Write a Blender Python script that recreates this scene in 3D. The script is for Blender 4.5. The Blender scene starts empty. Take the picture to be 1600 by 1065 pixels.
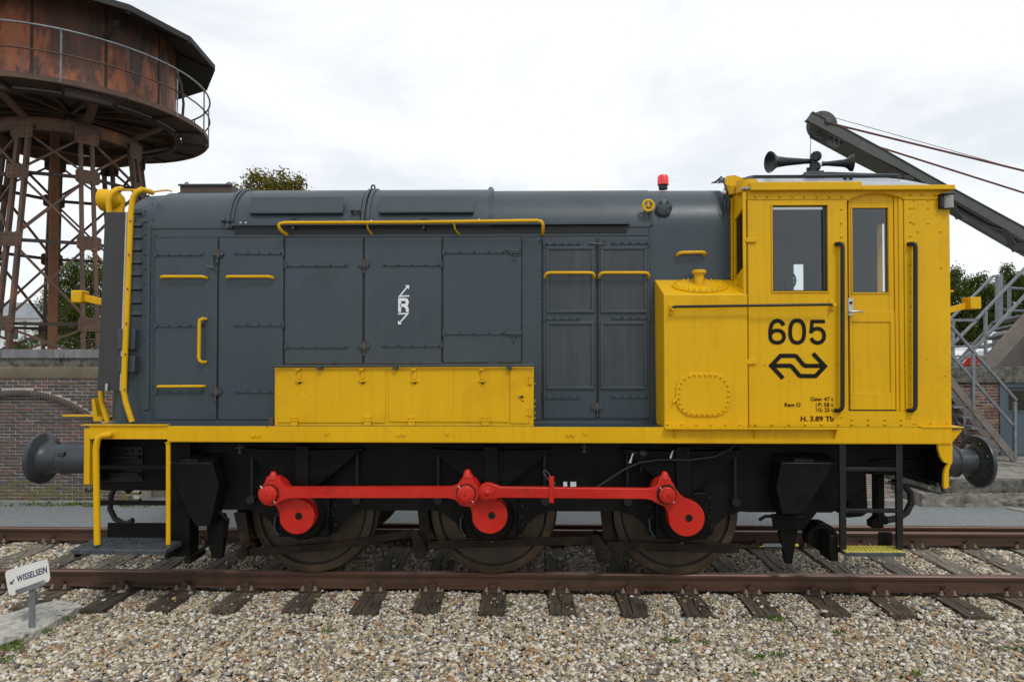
import bpy, math, random
import numpy as np
from mathutils import Vector, Matrix, Euler
random.seed(7)
rng = np.random.default_rng(7)
S = bpy.context.scene
COL = S.collection

# ------------------------------------------------------------------ camera
FPX, YAW, PITCH = 1010.0, 0.02, 0.01534
CAM = Vector((0.0, -7.13, 2.17))
cd = bpy.data.cameras.new('camera'); cam = bpy.data.objects.new('camera', cd); COL.objects.link(cam)
cd.sensor_width = 36.0; cd.lens = FPX / 1600 * 36.0
cd.clip_start = 0.05; cd.clip_end = 3000
cam.location = CAM
ROT = Euler((math.pi / 2 + PITCH, 0, YAW))
cam.rotation_euler = ROT
S.camera = cam
RM = ROT.to_matrix()

# ------------------------------------------------------------------ world and sun
SUN_EL, SUN_AZ = math.radians(52), math.radians(155)      # azimuth clockwise from +Y
w = bpy.data.worlds.new('World'); S.world = w; w.use_nodes = True
nt = w.node_tree; nt.nodes.clear()
out = nt.nodes.new('ShaderNodeOutputWorld'); bg = nt.nodes.new('ShaderNodeBackground')
sky = nt.nodes.new('ShaderNodeTexSky'); sky.sky_type = 'NISHITA'; sky.sun_disc = False
sky.sun_elevation = SUN_EL; sky.sun_rotation = SUN_AZ; sky.air_density = 1.0; sky.dust_density = 2.0
tc = nt.nodes.new('ShaderNodeTexCoord')
mp = nt.nodes.new('ShaderNodeMapping'); mp.inputs['Scale'].default_value = (1.0, 1.0, 2.6); mp.inputs['Location'].default_value = (1.35, 0.6, 0.9)
nz = nt.nodes.new('ShaderNodeTexNoise'); nz.inputs['Scale'].default_value = 2.2; nz.inputs['Detail'].default_value = 7; nz.inputs['Roughness'].default_value = 0.58
nz.inputs['Distortion'].default_value = 0.4
cr = nt.nodes.new('ShaderNodeValToRGB')
cr.color_ramp.elements[0].position = 0.36; cr.color_ramp.elements[0].color = (0.77, 0.77, 0.77, 1)
cr.color_ramp.elements[1].position = 0.52; cr.color_ramp.elements[1].color = (1, 1, 1, 1)
mix = nt.nodes.new('ShaderNodeMix'); mix.data_type = 'RGBA'
mix.inputs['B'].default_value = (9.95, 10.35, 10.65, 1)
nt.links.new(tc.outputs['Generated'], mp.inputs['Vector']); nt.links.new(mp.outputs['Vector'], nz.inputs['Vector'])
nt.links.new(nz.outputs['Fac'], cr.inputs['Fac']); nt.links.new(cr.outputs['Color'], mix.inputs['Factor'])
nt.links.new(sky.outputs['Color'], mix.inputs['A']); nt.links.new(mix.outputs['Result'], bg.inputs['Color'])
bg.inputs['Strength'].default_value = 0.1
nt.links.new(bg.outputs['Background'], out.inputs['Surface'])
sd = bpy.data.lights.new('sun', 'SUN'); sd.energy = 1.2; sd.angle = math.radians(12); sd.color = (1, 0.97, 0.92)
sun = bpy.data.objects.new('sun', sd); COL.objects.link(sun)
dirv = Vector((math.sin(SUN_AZ) * math.cos(SUN_EL), math.cos(SUN_AZ) * math.cos(SUN_EL), math.sin(SUN_EL)))
sun.rotation_euler = dirv.to_track_quat('Z', 'Y').to_euler(); sun.location = dirv * 30
S.view_settings.view_transform = 'Standard'; S.view_settings.look = 'None'
S.view_settings.exposure = 0.0; S.view_settings.gamma = 1; S.view_settings.use_curve_mapping = False
S.render.engine = 'CYCLES'

# ------------------------------------------------------------------ measuring helpers
def P(px, py, s):
    """point of the real plane y = -s seen at photo pixel (px, py)"""
    d = RM @ Vector(((px - 800) / FPX, (532.5 - py) / FPX, -1))
    k = (-s - CAM.y) / d.y
    return CAM + d * k
def X(px, py, s): return P(px, py, s).x
def Z(px, py, s): return P(px, py, s).z
def PG(px, py, z):
    """point of the level plane z seen at photo pixel"""
    d = RM @ Vector(((px - 800) / FPX, (532.5 - py) / FPX, -1))
    return CAM + d * ((z - CAM.z) / d.z)

# ------------------------------------------------------------------ mesh builder
class MB:
    def __init__(self): self.v = []; self.f = []
    def add(self, vs, fs):
        n = len(self.v); self.v += [tuple(q) for q in vs]; self.f += [tuple(i + n for i in g) for g in fs]; return self
    def box(self, x0, x1, y0, y1, z0, z1):
        if x0 > x1: x0, x1 = x1, x0
        if y0 > y1: y0, y1 = y1, y0
        if z0 > z1: z0, z1 = z1, z0
        return self.add([(x0,y0,z0),(x1,y0,z0),(x1,y1,z0),(x0,y1,z0),(x0,y0,z1),(x1,y0,z1),(x1,y1,z1),(x0,y1,z1)],
            [(0,3,2,1),(4,5,6,7),(0,1,5,4),(1,2,6,5),(2,3,7,6),(3,0,4,7)])
    def bar(self, a, b, wd, ht, up=(0,0,1)):
        a = Vector(a); b = Vector(b); d = (b - a).normalized(); u = Vector(up)
        if abs(d.dot(u)) > .98: u = Vector((1,0,0))
        sd_ = d.cross(u).normalized(); u2 = sd_.cross(d).normalized(); vs = []
        for q in (a, b):
            for i, j in ((-1,-1),(1,-1),(1,1),(-1,1)): vs.append(q + sd_*wd/2*i + u2*ht/2*j)
        return self.add(vs, [(0,1,2,3),(7,6,5,4),(0,4,5,1),(1,5,6,2),(2,6,7,3),(3,7,4,0)])
    def prism(self, pts, y0, y1):
        """outline pts [(x,z)...] extruded from y0 (near) to y1"""
        if y0 > y1: y0, y1 = y1, y0
        ar = sum(pts[i][0]*pts[(i+1)%len(pts)][1] - pts[(i+1)%len(pts)][0]*pts[i][1] for i in range(len(pts)))
        if ar < 0: pts = pts[::-1]
        n = len(pts)
        vs = [(x, y0, z) for x, z in pts] + [(x, y1, z) for x, z in pts]
        fs = [tuple(range(n)), tuple(range(2*n-1, n-1, -1))] + [(i, i+n, (i+1)%n+n, (i+1)%n) for i in range(n)]
        return self.add(vs, fs)
    def tube(self, pts, r, n=10, closed=False):
        pts = [Vector(q) for q in pts]; m = len(pts); rs = r if isinstance(r, (list, tuple)) else [r]*m
        vs = []; prev = None
        for i, q in enumerate(pts):
            if closed: t = (pts[(i+1)%m] - pts[i-1]).normalized()
            else:
                t = Vector((0,0,0))
                if i > 0: t += (q - pts[i-1]).normalized()
                if i < m-1: t += (pts[i+1] - q).normalized()
                t = t.normalized() if t.length > 1e-6 else Vector((1,0,0))
            if prev is None:
                a = Vector((0,0,1)) if abs(t.z) < .9 else Vector((0,1,0)); u = t.cross(a).normalized()
            else:
                u = (prev - t*prev.dot(t)).normalized()
            prev = u; v_ = t.cross(u)
            for k in range(n):
                an = 2*math.pi*k/n; vs.append(q + (u*math.cos(an) + v_*math.sin(an))*rs[i])
        fs = []
        for i in range(m if closed else m-1):
            j = (i+1) % m
            for k in range(n): fs.append((i*n+k, i*n+(k+1)%n, j*n+(k+1)%n, j*n+k))
        if not closed: fs += [tuple(range(n-1,-1,-1)), tuple(range((m-1)*n, m*n))]
        return self.add(vs, fs)
    def cyl(self, a, b, r, r2=None, n=24): return self.tube([a, b], [r, r if r2 is None else r2], n)
    def lathe(self, a, axis, prof, n=32):
        """prof [(distance along axis, radius)...] from point a"""
        a = Vector(a); t = Vector(axis).normalized()
        return self.tube_raw([a + t*d for d, _ in prof], [max(r, 1e-4) for _, r in prof], t, n)
    def tube_raw(self, pts, rs, t, n):
        u = t.cross(Vector((0,0,1)) if abs(t.z) < .9 else Vector((0,1,0))).normalized(); v_ = t.cross(u); vs = []
        for q, r in zip(pts, rs):
            for k in range(n):
                an = 2*math.pi*k/n; vs.append(q + (u*math.cos(an) + v_*math.sin(an))*r)
        m = len(pts); fs = []
        for i in range(m-1):
            for k in range(n): fs.append((i*n+k, i*n+(k+1)%n, (i+1)*n+(k+1)%n, (i+1)*n+k))
        fs += [tuple(range(n-1,-1,-1)), tuple(range((m-1)*n, m*n))]
        return self.add(vs, fs)
    def rivet(self, p, nrm=(0,-1,0), r=.012, h=.5, n=7):
        p = Vector(p); t = Vector(nrm).normalized()
        return self.tube_raw([p - t*.002, p + t*r*h*.7, p + t*r*h*1.3], [r, r*.8, r*.3], t, n)
    def hexb(self, p, nrm=(0,-1,0), r=.014, h=.012):
        p = Vector(p); t = Vector(nrm).normalized()
        return self.tube_raw([p - t*.002, p + t*h], [r, r*.92], t, 6)
    def build(self, name, mat, parent=None, bevel=0, smooth=35, kind=None):
        me = bpy.data.meshes.new(name); me.from_pydata(self.v, [], self.f); me.materials.append(mat)
        me.polygons.foreach_set('use_smooth', [True]*len(me.polygons))
        try: me.set_sharp_from_angle(angle=math.radians(smooth))
        except Exception: pass
        o = bpy.data.objects.new(name, me); COL.objects.link(o)
        if parent is not None:
            o.parent = parent
            root = parent
            while root.parent is not None: root = root.parent
            if parent.type == 'EMPTY': o.matrix_parent_inverse = Matrix.Translation(-Vector(parent.location))
        if bevel:
            m = o.modifiers.new('bevel', 'BEVEL'); m.width = bevel; m.segments = 2; m.limit_method = 'ANGLE'; m.angle_limit = math.radians(40); m.harden_normals = False
        if kind: o['kind'] = kind
        return o

def thing(name, label, cat, loc, group=None, kind=None):
    o = bpy.data.objects.new(name, None); COL.objects.link(o); o.location = loc; o.empty_display_size = .2
    if label: o['label'] = label
    if cat: o['category'] = cat
    if group: o['group'] = group
    if kind: o['kind'] = kind
    return o
def tag(o, label=None, cat=None, group=None, kind=None):
    for k, v_ in (('label', label), ('category', cat), ('group', group), ('kind', kind)):
        if v_: o[k] = v_
    return o
def inst(src, name, parent, loc, rot=(0,0,0), scale=(1,1,1)):
    """child object sharing src mesh, placed at world loc"""
    o = bpy.data.objects.new(name, src); COL.objects.link(o); o.location = loc; o.rotation_euler = rot; o.scale = scale
    if parent is not None:
        o.parent = parent
        if parent.type == 'EMPTY': o.matrix_parent_inverse = Matrix.Translation(-Vector(parent.location))
    return o
def mesh_of(mb, name, mat, smooth=35):
    me = bpy.data.meshes.new(name); me.from_pydata(mb.v, [], mb.f); me.materials.append(mat)
    me.polygons.foreach_set('use_smooth', [True]*len(me.polygons))
    me.set_sharp_from_angle(angle=math.radians(smooth)); return me

# ------------------------------------------------------------------ materials
def mat(name, base, base2=None, rough=.5, scale=3.0, lo=.35, hi=.7, metal=0.0, bump=0.0, bscale=40.0, spec=None, coat=0,
        third=None, tscale=1.2, tlo=.55, thi=.75, stretch=(1,1,1), rrange=.1, rand=0.0, bstretch=None, streak=None, spots=None):
    m = bpy.data.materials.new(name); m.use_nodes = True; n = m.node_tree; b = n.nodes['Principled BSDF']; L = n.links.new
    t = n.nodes.new('ShaderNodeTexCoord'); mpp = n.nodes.new('ShaderNodeMapping'); mpp.inputs['Scale'].default_value = stretch
    L(t.outputs['Object'], mpp.inputs['Vector'])
    a = n.nodes.new('ShaderNodeTexNoise'); a.inputs['Scale'].default_value = scale; a.inputs['Detail'].default_value = 8; a.inputs['Roughness'].default_value = .62
    L(mpp.outputs['Vector'], a.inputs['Vector'])
    r = n.nodes.new('ShaderNodeValToRGB'); r.color_ramp.elements[0].position = lo; r.color_ramp.elements[1].position = hi
    r.color_ramp.elements[0].color = (*base, 1); r.color_ramp.elements[1].color = (*(base2 or base), 1)
    L(a.outputs['Fac'], r.inputs['Fac']); colr = r.outputs['Color']
    def mixin(fac, col, colr):
        mx = n.nodes.new('ShaderNodeMix'); mx.data_type = 'RGBA'; L(fac, mx.inputs['Factor']); L(colr, mx.inputs['A']); mx.inputs['B'].default_value = (*col, 1)
        return mx.outputs['Result']
    if third:
        c = n.nodes.new('ShaderNodeTexNoise'); c.inputs['Scale'].default_value = tscale; c.inputs['Detail'].default_value = 9; c.inputs['Roughness'].default_value = .7
        L(mpp.outputs['Vector'], c.inputs['Vector'])
        mr = n.nodes.new('ShaderNodeMapRange'); mr.inputs['From Min'].default_value = tlo; mr.inputs['From Max'].default_value = thi; L(c.outputs['Fac'], mr.inputs['Value'])
        colr = mixin(mr.outputs['Result'], third, colr)
    if streak:   # vertical runs of dirt: (colour, amount)
        mp2 = n.nodes.new('ShaderNodeMapping'); mp2.inputs['Scale'].default_value = (14, 14, .55); L(t.outputs['Object'], mp2.inputs['Vector'])
        c = n.nodes.new('ShaderNodeTexNoise'); c.inputs['Scale'].default_value = 1.6; c.inputs['Detail'].default_value = 5; L(mp2.outputs['Vector'], c.inputs['Vector'])
        mr = n.nodes.new('ShaderNodeMapRange'); mr.inputs['From Min'].default_value = .5; mr.inputs['From Max'].default_value = .8; mr.inputs['To Max'].default_value = streak[1]
        L(c.outputs['Fac'], mr.inputs['Value']); colr = mixin(mr.outputs['Result'], streak[0], colr)
    if spots:    # small chips: (colour, scale, threshold)
        c = n.nodes.new('ShaderNodeTexNoise'); c.inputs['Scale'].default_value = spots[1]; c.inputs['Detail'].default_value = 4; L(t.outputs['Object'], c.inputs['Vector'])
        mr = n.nodes.new('ShaderNodeMapRange'); mr.inputs['From Min'].default_value = spots[2]; mr.inputs['From Max'].default_value = spots[2]+.03; L(c.outputs['Fac'], mr.inputs['Value'])
        colr = mixin(mr.outputs['Result'], spots[0], colr)
    if rand:
        oi = n.nodes.new('ShaderNodeObjectInfo'); hs = n.nodes.new('ShaderNodeHueSaturation')
        mr = n.nodes.new('ShaderNodeMapRange'); mr.inputs['To Min'].default_value = 1-rand; mr.inputs['To Max'].default_value = 1+rand
        L(oi.outputs['Random'], mr.inputs['Value']); L(mr.outputs['Result'], hs.inputs['Value']); L(colr, hs.inputs['Color']); colr = hs.outputs['Color']
    L(colr, b.inputs['Base Color'])
    mr = n.nodes.new('ShaderNodeMapRange'); mr.inputs['To Min'].default_value = max(.02, rough-rrange); mr.inputs['To Max'].default_value = min(1, rough+rrange)
    mr.inputs['From Min'].default_value = .3; mr.inputs['From Max'].default_value = .7
    L(a.outputs['Fac'], mr.inputs['Value']); L(mr.outputs['Result'], b.inputs['Roughness'])
    b.inputs['Metallic'].default_value = metal
    if spec is not None: b.inputs['Specular IOR Level'].default_value = spec
    if coat: b.inputs['Coat Weight'].default_value = coat; b.inputs['Coat Roughness'].default_value = .25
    if bump:
        bn = n.nodes.new('ShaderNodeTexNoise'); bn.inputs['Scale'].default_value = bscale; bn.inputs['Detail'].default_value = 6
        if bstretch:
            mp3 = n.nodes.new('ShaderNodeMapping'); mp3.inputs['Scale'].default_value = bstretch; L(t.outputs['Object'], mp3.inputs['Vector']); L(mp3.outputs['Vector'], bn.inputs['Vector'])
        else: L(t.outputs['Object'], bn.inputs['Vector'])
        bp = n.nodes.new('ShaderNodeBump'); bp.inputs['Strength'].default_value = bump; bp.inputs['Distance'].default_value = .02
        L(bn.outputs['Fac'], bp.inputs['Height']); L(bp.outputs['Normal'], b.inputs['Normal'])
    return m
M = {}
M['yellow'] = mat('yellow_paint', (.655,.368,.001), (.725,.415,.0015), rough=.42, scale=1.3, bump=.16, bscale=1.8, spec=.26, streak=((.33,.18,.01), .22), third=(.54,.27,.003), tscale=2.2, tlo=.56, thi=.85, spots=((.16,.07,.02), 26, .735))
M['grey'] = mat('slate_grey_paint', (.029,.045,.058), (.042,.060,.074), rough=.42, scale=.9, bump=.30, bscale=1.5, streak=((.085,.105,.12), .13), third=(.022,.032,.040), tscale=1.5, tlo=.55, thi=.85, spots=((.10,.12,.13), 30, .75))
M['greyflap'] = mat('worn_grey_paint', (.030,.038,.045), (.042,.051,.058), rough=.5, scale=6, streak=((.10,.10,.10), .3))
M['black'] = mat('black_frame_paint', (.0035,.0035,.004), (.008,.0075,.007), rough=.5, scale=4, third=(.018,.014,.010), tscale=3, tlo=.6, thi=.85, bump=.1, bscale=20, spec=.14)
M['blackgloss'] = mat('black_rail_paint', (.007,.008,.009), (.012,.013,.015), rough=.35, scale=8, spec=.4)
M['oily'] = mat('oily_brown_metal', (.008,.0065,.005), (.024,.016,.009), rough=.5, scale=7, third=(.085,.04,.014), tscale=4, tlo=.54, thi=.78, bump=.15, bscale=30, spec=.2)
M['red'] = mat('red_paint', (.45,.014,.008), (.55,.022,.010), rough=.36, scale=3, third=(.16,.012,.008), tscale=5, tlo=.57, thi=.82, spec=.35, spots=((.03,.012,.008), 34, .70), bump=.08, bscale=20)
M['buffer'] = mat('dark_steel', (.035,.042,.05), (.055,.062,.07), rough=.38, scale=5, metal=.3)
M['tyre'] = mat('brown_tyre_steel', (.030,.021,.013), (.075,.046,.024), rough=.5, scale=3, third=(.13,.065,.025), tscale=2.5, tlo=.55, thi=.8, bump=.1, bscale=30)
M['steel'] = mat('bare_steel', (.45,.45,.44), (.6,.6,.58), rough=.35, metal=.9, scale=20)
M['roofgrey'] = mat('pale_roof_metal', (.30,.33,.36), (.42,.45,.48), rough=.3, scale=3, metal=.2)
M['board'] = mat('dark_painted_board', (.028,.029,.031), (.042,.042,.043), rough=.6, scale=2, stretch=(12,12,.8), bump=.35, bscale=6, bstretch=(20,20,.6))
M['pale'] = mat('pale_ply_edge', (.45,.40,.32), (.55,.48,.4), rough=.7, scale=10)
M['brown'] = mat('brown_hood_box', (.06,.035,.028), (.09,.055,.045), rough=.6, scale=5, third=(.05,.05,.05), tscale=8)
M['rust'] = mat('rusted_iron', (.058,.036,.026), (.125,.068,.042), rough=.75, scale=2.4, third=(.24,.095,.035), tscale=1.3, tlo=.55, thi=.72, bump=.25, bscale=30)
M['rusty_tank'] = mat('rusted_tank_plate', (.045,.028,.024), (.13,.05,.03), rough=.7, scale=.9, stretch=(1.5,1.5,.55), lo=.38, hi=.6, third=(.33,.105,.045), tscale=1.1, tlo=.50, thi=.60, bump=.2, bscale=15, streak=((.12,.12,.11), .55))
M['rustdark'] = mat('dark_rusted_iron', (.025,.018,.015), (.05,.032,.024), rough=.8, scale=3, third=(.09,.05,.025), tscale=2, tlo=.56, thi=.75)
M['soffit'] = mat('tower_soffit', (.055,.045,.037), (.10,.078,.060), rough=.85, scale=2, third=(.09,.05,.03), tscale=1.5)
M['roofdark'] = mat('tower_roof_boards', (.02,.02,.021), (.034,.033,.033), rough=.8, scale=3)
M['rail'] = mat('rusted_rail_steel', (.048,.023,.012), (.088,.040,.021), rough=.6, scale=3, stretch=(.4,3,3), third=(.04,.03,.022), tscale=4, bump=.1, bscale=50)
M['railtop'] = mat('rail_running_surface', (.15,.085,.065), (.24,.15,.12), rough=.33, scale=2, stretch=(.3,8,8), metal=.5)
M['wood'] = mat('weathered_sleeper_wood', (.11,.093,.070), (.24,.21,.165), rough=.85, scale=3, stretch=(9,.9,9), lo=.35, hi=.68, third=(.02,.017,.014), tscale=2.5, tlo=.52, thi=.62, bump=.9, bscale=5, bstretch=(16,1,10), rand=.3)
M['concrete'] = mat('weathered_concrete', (.16,.15,.13), (.32,.30,.265), rough=.9, scale=7, third=(.055,.055,.04), tscale=3, tlo=.52, thi=.68, bump=.6, bscale=35)
M['concrete_dark'] = mat('stained_rough_concrete', (.10,.095,.08), (.19,.18,.155), rough=.92, scale=12, third=(.035,.034,.024), tscale=5, tlo=.48, thi=.62, bump=1.0, bscale=40)
M['slab'] = mat('pale_cement_slab', (.30,.29,.26), (.56,.54,.49), rough=.9, scale=14, third=(.10,.095,.075), tscale=9, tlo=.52, thi=.64, bump=1.0, bscale=26)
M['lead'] = mat('lead_coping', (.13,.13,.135), (.24,.24,.245), rough=.55, scale=4, stretch=(3,3,.4), third=(.07,.07,.07), tscale=3)
M['asphalt'] = mat('grey_asphalt', (.15,.165,.17), (.245,.26,.265), rough=.85, scale=30, third=(.25,.26,.25), tscale=80, tlo=.6, thi=.7, bump=.5, bscale=90)
M['earth'] = mat('gravelly_earth', (.14,.12,.09), (.24,.21,.16), rough=.95, scale=25, third=(.08,.07,.05), tscale=3, bump=.6, bscale=60)
M['grass'] = mat('rough_grass', (.05,.085,.02), (.10,.13,.035), rough=.95, scale=15, third=(.16,.15,.05), tscale=6)
M['galv'] = mat('galvanised_steel', (.15,.165,.18), (.25,.27,.29), rough=.4, metal=.4, scale=9)
M['stringer'] = mat('brown_grey_steel', (.13,.11,.095), (.20,.17,.15), rough=.6, scale=5)
M['jib'] = mat('grey_green_crane_paint', (.060,.066,.063), (.085,.092,.088), rough=.55, scale=3, third=(.04,.035,.03), tscale=4)
M['jibrust'] = mat('red_brown_rod', (.11,.03,.02), (.16,.05,.035), rough=.6, scale=5)
M['mortar'] = mat('brick_mortar', (.34,.32,.29), (.50,.47,.43), rough=.95, scale=6, third=(.10,.10,.06), tscale=1.4, tlo=.55, thi=.7)
M['brick_arch'] = mat('grey_brown_arch_brick', (.07,.058,.054), (.12,.085,.072), rough=.85, scale=9, bump=.4, bscale=60)
M['bluedoor'] = mat('blue_grey_door', (.060,.085,.11), (.075,.105,.135), rough=.45, scale=2, streak=((.12,.14,.15), .3))
M['render'] = mat('white_render', (.62,.64,.64), (.74,.76,.76), rough=.85, scale=3)
M['carwhite'] = mat('white_car_paint', (.72,.74,.76), (.78,.8,.82), rough=.25, scale=2, coat=.6)
M['carred'] = mat('red_car_paint', (.45,.025,.02), (.5,.03,.025), rough=.25, scale=2, coat=.6)
M['rubber'] = mat('black_rubber', (.012,.012,.013), (.02,.02,.02), rough=.6, scale=12)
M['lampred'] = mat('red_beacon_plastic', (.80,.01,.02), (.85,.02,.03), rough=.25, scale=2, coat=.5)
M['lens'] = mat('ribbed_lamp_lens', (.22,.22,.20), (.4,.4,.37), rough=.2, scale=30, stretch=(1,1,6))
M['signwhite'] = mat('white_enamel', (.66,.66,.63), (.74,.74,.71), rough=.35, scale=4, third=(.30,.12,.05), tscale=3.2, tlo=.66, thi=.76)
M['signblue'] = mat('dark_blue_enamel', (.008,.02,.07), (.01,.025,.09), rough=.35)
M['ink'] = mat('black_lettering', (.006,.005,.004), (.009,.008,.006), rough=.5, spec=.2)
M['inkred'] = mat('dark_maroon_lettering', (.04,.006,.004), (.05,.008,.005), rough=.5, spec=.2)
M['inkwhite'] = mat('white_lettering', (.72,.75,.8), (.78,.8,.84), rough=.45)
M['ytread'] = mat('worn_yellow_tread', (.50,.42,.06), (.62,.54,.12), rough=.6, scale=14, third=(.12,.12,.09), tscale=20, tlo=.55, thi=.7)
M['gtread'] = mat('chequer_plate', (.045,.055,.065), (.09,.10,.115), rough=.4, metal=.2, scale=14)
M['dark_inside'] = mat('cab_interior', (.035,.038,.04), (.06,.06,.062), rough=.8)
M['bark'] = mat('tree_bark', (.05,.04,.03), (.09,.075,.055), rough=.9, scale=8, stretch=(4,4,.6), bump=.6, bscale=15)
g = bpy.data.materials.new('window_glass'); g.use_nodes = True; b = g.node_tree.nodes['Principled BSDF']
b.inputs['Base Color'].default_value = (.55,.6,.62,1); b.inputs['Roughness'].default_value = .03; b.inputs['Transmission Weight'].default_value = 1; b.inputs['IOR'].default_value = 1.5
M['glass'] = g
# thin pane without refraction: mix of transparent and glossy by Fresnel
g.node_tree.nodes.remove(b); N = g.node_tree.nodes; L = g.node_tree.links.new
tr = N.new('ShaderNodeBsdfTransparent'); tr.inputs['Color'].default_value = (.80,.84,.85,1)
gl = N.new('ShaderNodeBsdfGlossy'); gl.inputs['Roughness'].default_value = .02; gl.inputs['Color'].default_value = (.9,.95,1,1)
fr = N.new('ShaderNodeFresnel'); fr.inputs['IOR'].default_value = 1.52
mm = N.new('ShaderNodeMath'); mm.operation = 'MULTIPLY'; mm.inputs[1].default_value = 1.15
mx = N.new('ShaderNodeMixShader'); L(fr.outputs[0], mm.inputs[0]); L(mm.outputs[0], mx.inputs[0]); L(tr.outputs[0], mx.inputs[1]); L(gl.outputs[0], mx.inputs[2])
L(mx.outputs[0], N['Material Output'].inputs['Surface'])

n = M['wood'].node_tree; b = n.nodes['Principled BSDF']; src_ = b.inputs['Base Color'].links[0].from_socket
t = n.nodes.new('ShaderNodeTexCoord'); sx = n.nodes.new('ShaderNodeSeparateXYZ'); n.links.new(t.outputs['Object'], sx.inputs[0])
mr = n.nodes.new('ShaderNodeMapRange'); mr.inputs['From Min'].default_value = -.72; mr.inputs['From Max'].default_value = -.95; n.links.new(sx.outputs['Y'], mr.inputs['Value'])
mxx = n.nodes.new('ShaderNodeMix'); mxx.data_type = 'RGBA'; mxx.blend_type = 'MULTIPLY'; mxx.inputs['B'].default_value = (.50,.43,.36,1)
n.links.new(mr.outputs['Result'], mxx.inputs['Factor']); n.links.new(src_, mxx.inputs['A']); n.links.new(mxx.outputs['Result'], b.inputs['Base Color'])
def ramp_mat(name, stops, rough=.6, bump=0, bscale=60, noise=None, scale=6, amount=.4, translucent=0):
    """colour picked per object / instance at random from a ramp"""
    m = bpy.data.materials.new(name); m.use_nodes = True; n = m.node_tree; b = n.nodes['Principled BSDF']; L = n.links.new
    oi = n.nodes.new('ShaderNodeObjectInfo'); r = n.nodes.new('ShaderNodeValToRGB'); r.color_ramp.interpolation = 'CONSTANT'
    els = r.color_ramp.elements
    els[0].position = 0; els[0].color = (*stops[0][1], 1); els[1].position = stops[1][0]; els[1].color = (*stops[1][1], 1)
    for p_, c_ in stops[2:]:
        e = els.new(p_); e.color = (*c_, 1)
    L(oi.outputs['Random'], r.inputs['Fac']); colr = r.outputs['Color']
    t = n.nodes.new('ShaderNodeTexCoord')
    a = n.nodes.new('ShaderNodeTexNoise'); a.inputs['Scale'].default_value = scale; a.inputs['Detail'].default_value = 6; L(t.outputs['Object'], a.inputs['Vector'])
    hs = n.nodes.new('ShaderNodeHueSaturation'); mr = n.nodes.new('ShaderNodeMapRange'); mr.inputs['To Min'].default_value = 1-amount; mr.inputs['To Max'].default_value = 1+amount
    mr.inputs['From Min'].default_value = .3; mr.inputs['From Max'].default_value = .7
    L(a.outputs['Fac'], mr.inputs['Value']); L(mr.outputs['Result'], hs.inputs['Value']); L(colr, hs.inputs['Color']); L(hs.outputs['Color'], b.inputs['Base Color'])
    b.inputs['Roughness'].default_value = rough
    if bump:
        bn = n.nodes.new('ShaderNodeTexNoise'); bn.inputs['Scale'].default_value = bscale; L(t.outputs['Object'], bn.inputs['Vector'])
        bp = n.nodes.new('ShaderNodeBump'); bp.inputs['Strength'].default_value = bump; bp.inputs['Distance'].default_value = .01
        L(bn.outputs['Fac'], bp.inputs['Height']); L(bp.outputs['Normal'], b.inputs['Normal'])
    return m
M['pebble'] = ramp_mat('river_pebble', [(0,(.50,.44,.34)),(.12,(.36,.30,.20)),(.25,(.24,.205,.15)),(.36,(.66,.62,.54)),(.48,(.19,.175,.145)),(.58,(.40,.27,.13)),(.66,(.13,.128,.12)),(.72,(.48,.40,.27)),(.83,(.27,.145,.07)),(.89,(.60,.58,.54)),(.94,(.30,.29,.28)),(.97,(.085,.075,.065))], rough=.6, scale=40, amount=.35)
M['brick'] = ramp_mat('brown_red_brick', [(0,(.098,.070,.062)),(.2,(.072,.060,.058)),(.38,(.125,.073,.060)),(.52,(.062,.054,.054)),(.68,(.105,.084,.075)),(.84,(.14,.072,.054)),(.93,(.082,.072,.068))], rough=.85, bump=.5, bscale=60, scale=25)
M['brick_red'] = ramp_mat('warm_red_brick', [(0,(.15,.068,.045)),(.25,(.12,.052,.04)),(.45,(.18,.095,.06)),(.65,(.095,.055,.042)),(.85,(.21,.14,.085))], rough=.85, bump=.5, bscale=60, scale=25)
M['brick_mossy'] = mat('moss_stained_brick', (.07,.055,.04), (.12,.10,.05), rough=.9, scale=4, third=(.14,.13,.03), tscale=2.5, tlo=.5, thi=.62, bump=.4, bscale=60)
def leafmat(name, a_, b_, c_):
    m = bpy.data.materials.new(name); m.use_nodes = True; n = m.node_tree; n.nodes.clear(); L = n.links.new
    o = n.nodes.new('ShaderNodeOutputMaterial'); d = n.nodes.new('ShaderNodeBsdfDiffuse'); tl = n.nodes.new('ShaderNodeBsdfTranslucent'); mx = n.nodes.new('ShaderNodeMixShader')
    mx.inputs[0].default_value = .35
    geo = n.nodes.new('ShaderNodeNewGeometry'); r = n.nodes.new('ShaderNodeValToRGB'); e = r.color_ramp.elements
    e[0].color = (*a_, 1); e[1].color = (*b_, 1); e[1].position = .75; q = e.new(.93); q.color = (*c_, 1)
    L(geo.outputs['Random Per Island'], r.inputs['Fac']); L(r.outputs['Color'], d.inputs['Color']); L(r.outputs['Color'], tl.inputs['Color'])
    L(d.outputs[0], mx.inputs[1]); L(tl.outputs[0], mx.inputs[2]); L(mx.outputs[0], o.inputs['Surface']); return m
M['leaf'] = leafmat('mid_green_leaves', (.035,.065,.012), (.10,.15,.03), (.16,.17,.04))
M['leafdark'] = leafmat('dark_green_leaves', (.034,.058,.016), (.095,.130,.030), (.15,.15,.04))
M['leafautumn'] = leafmat('olive_autumn_leaves', (.075,.080,.016), (.19,.175,.030), (.24,.16,.04))
M['weed'] = leafmat('fresh_weed_leaves', (.06,.13,.02), (.13,.22,.04), (.2,.26,.06))

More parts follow.
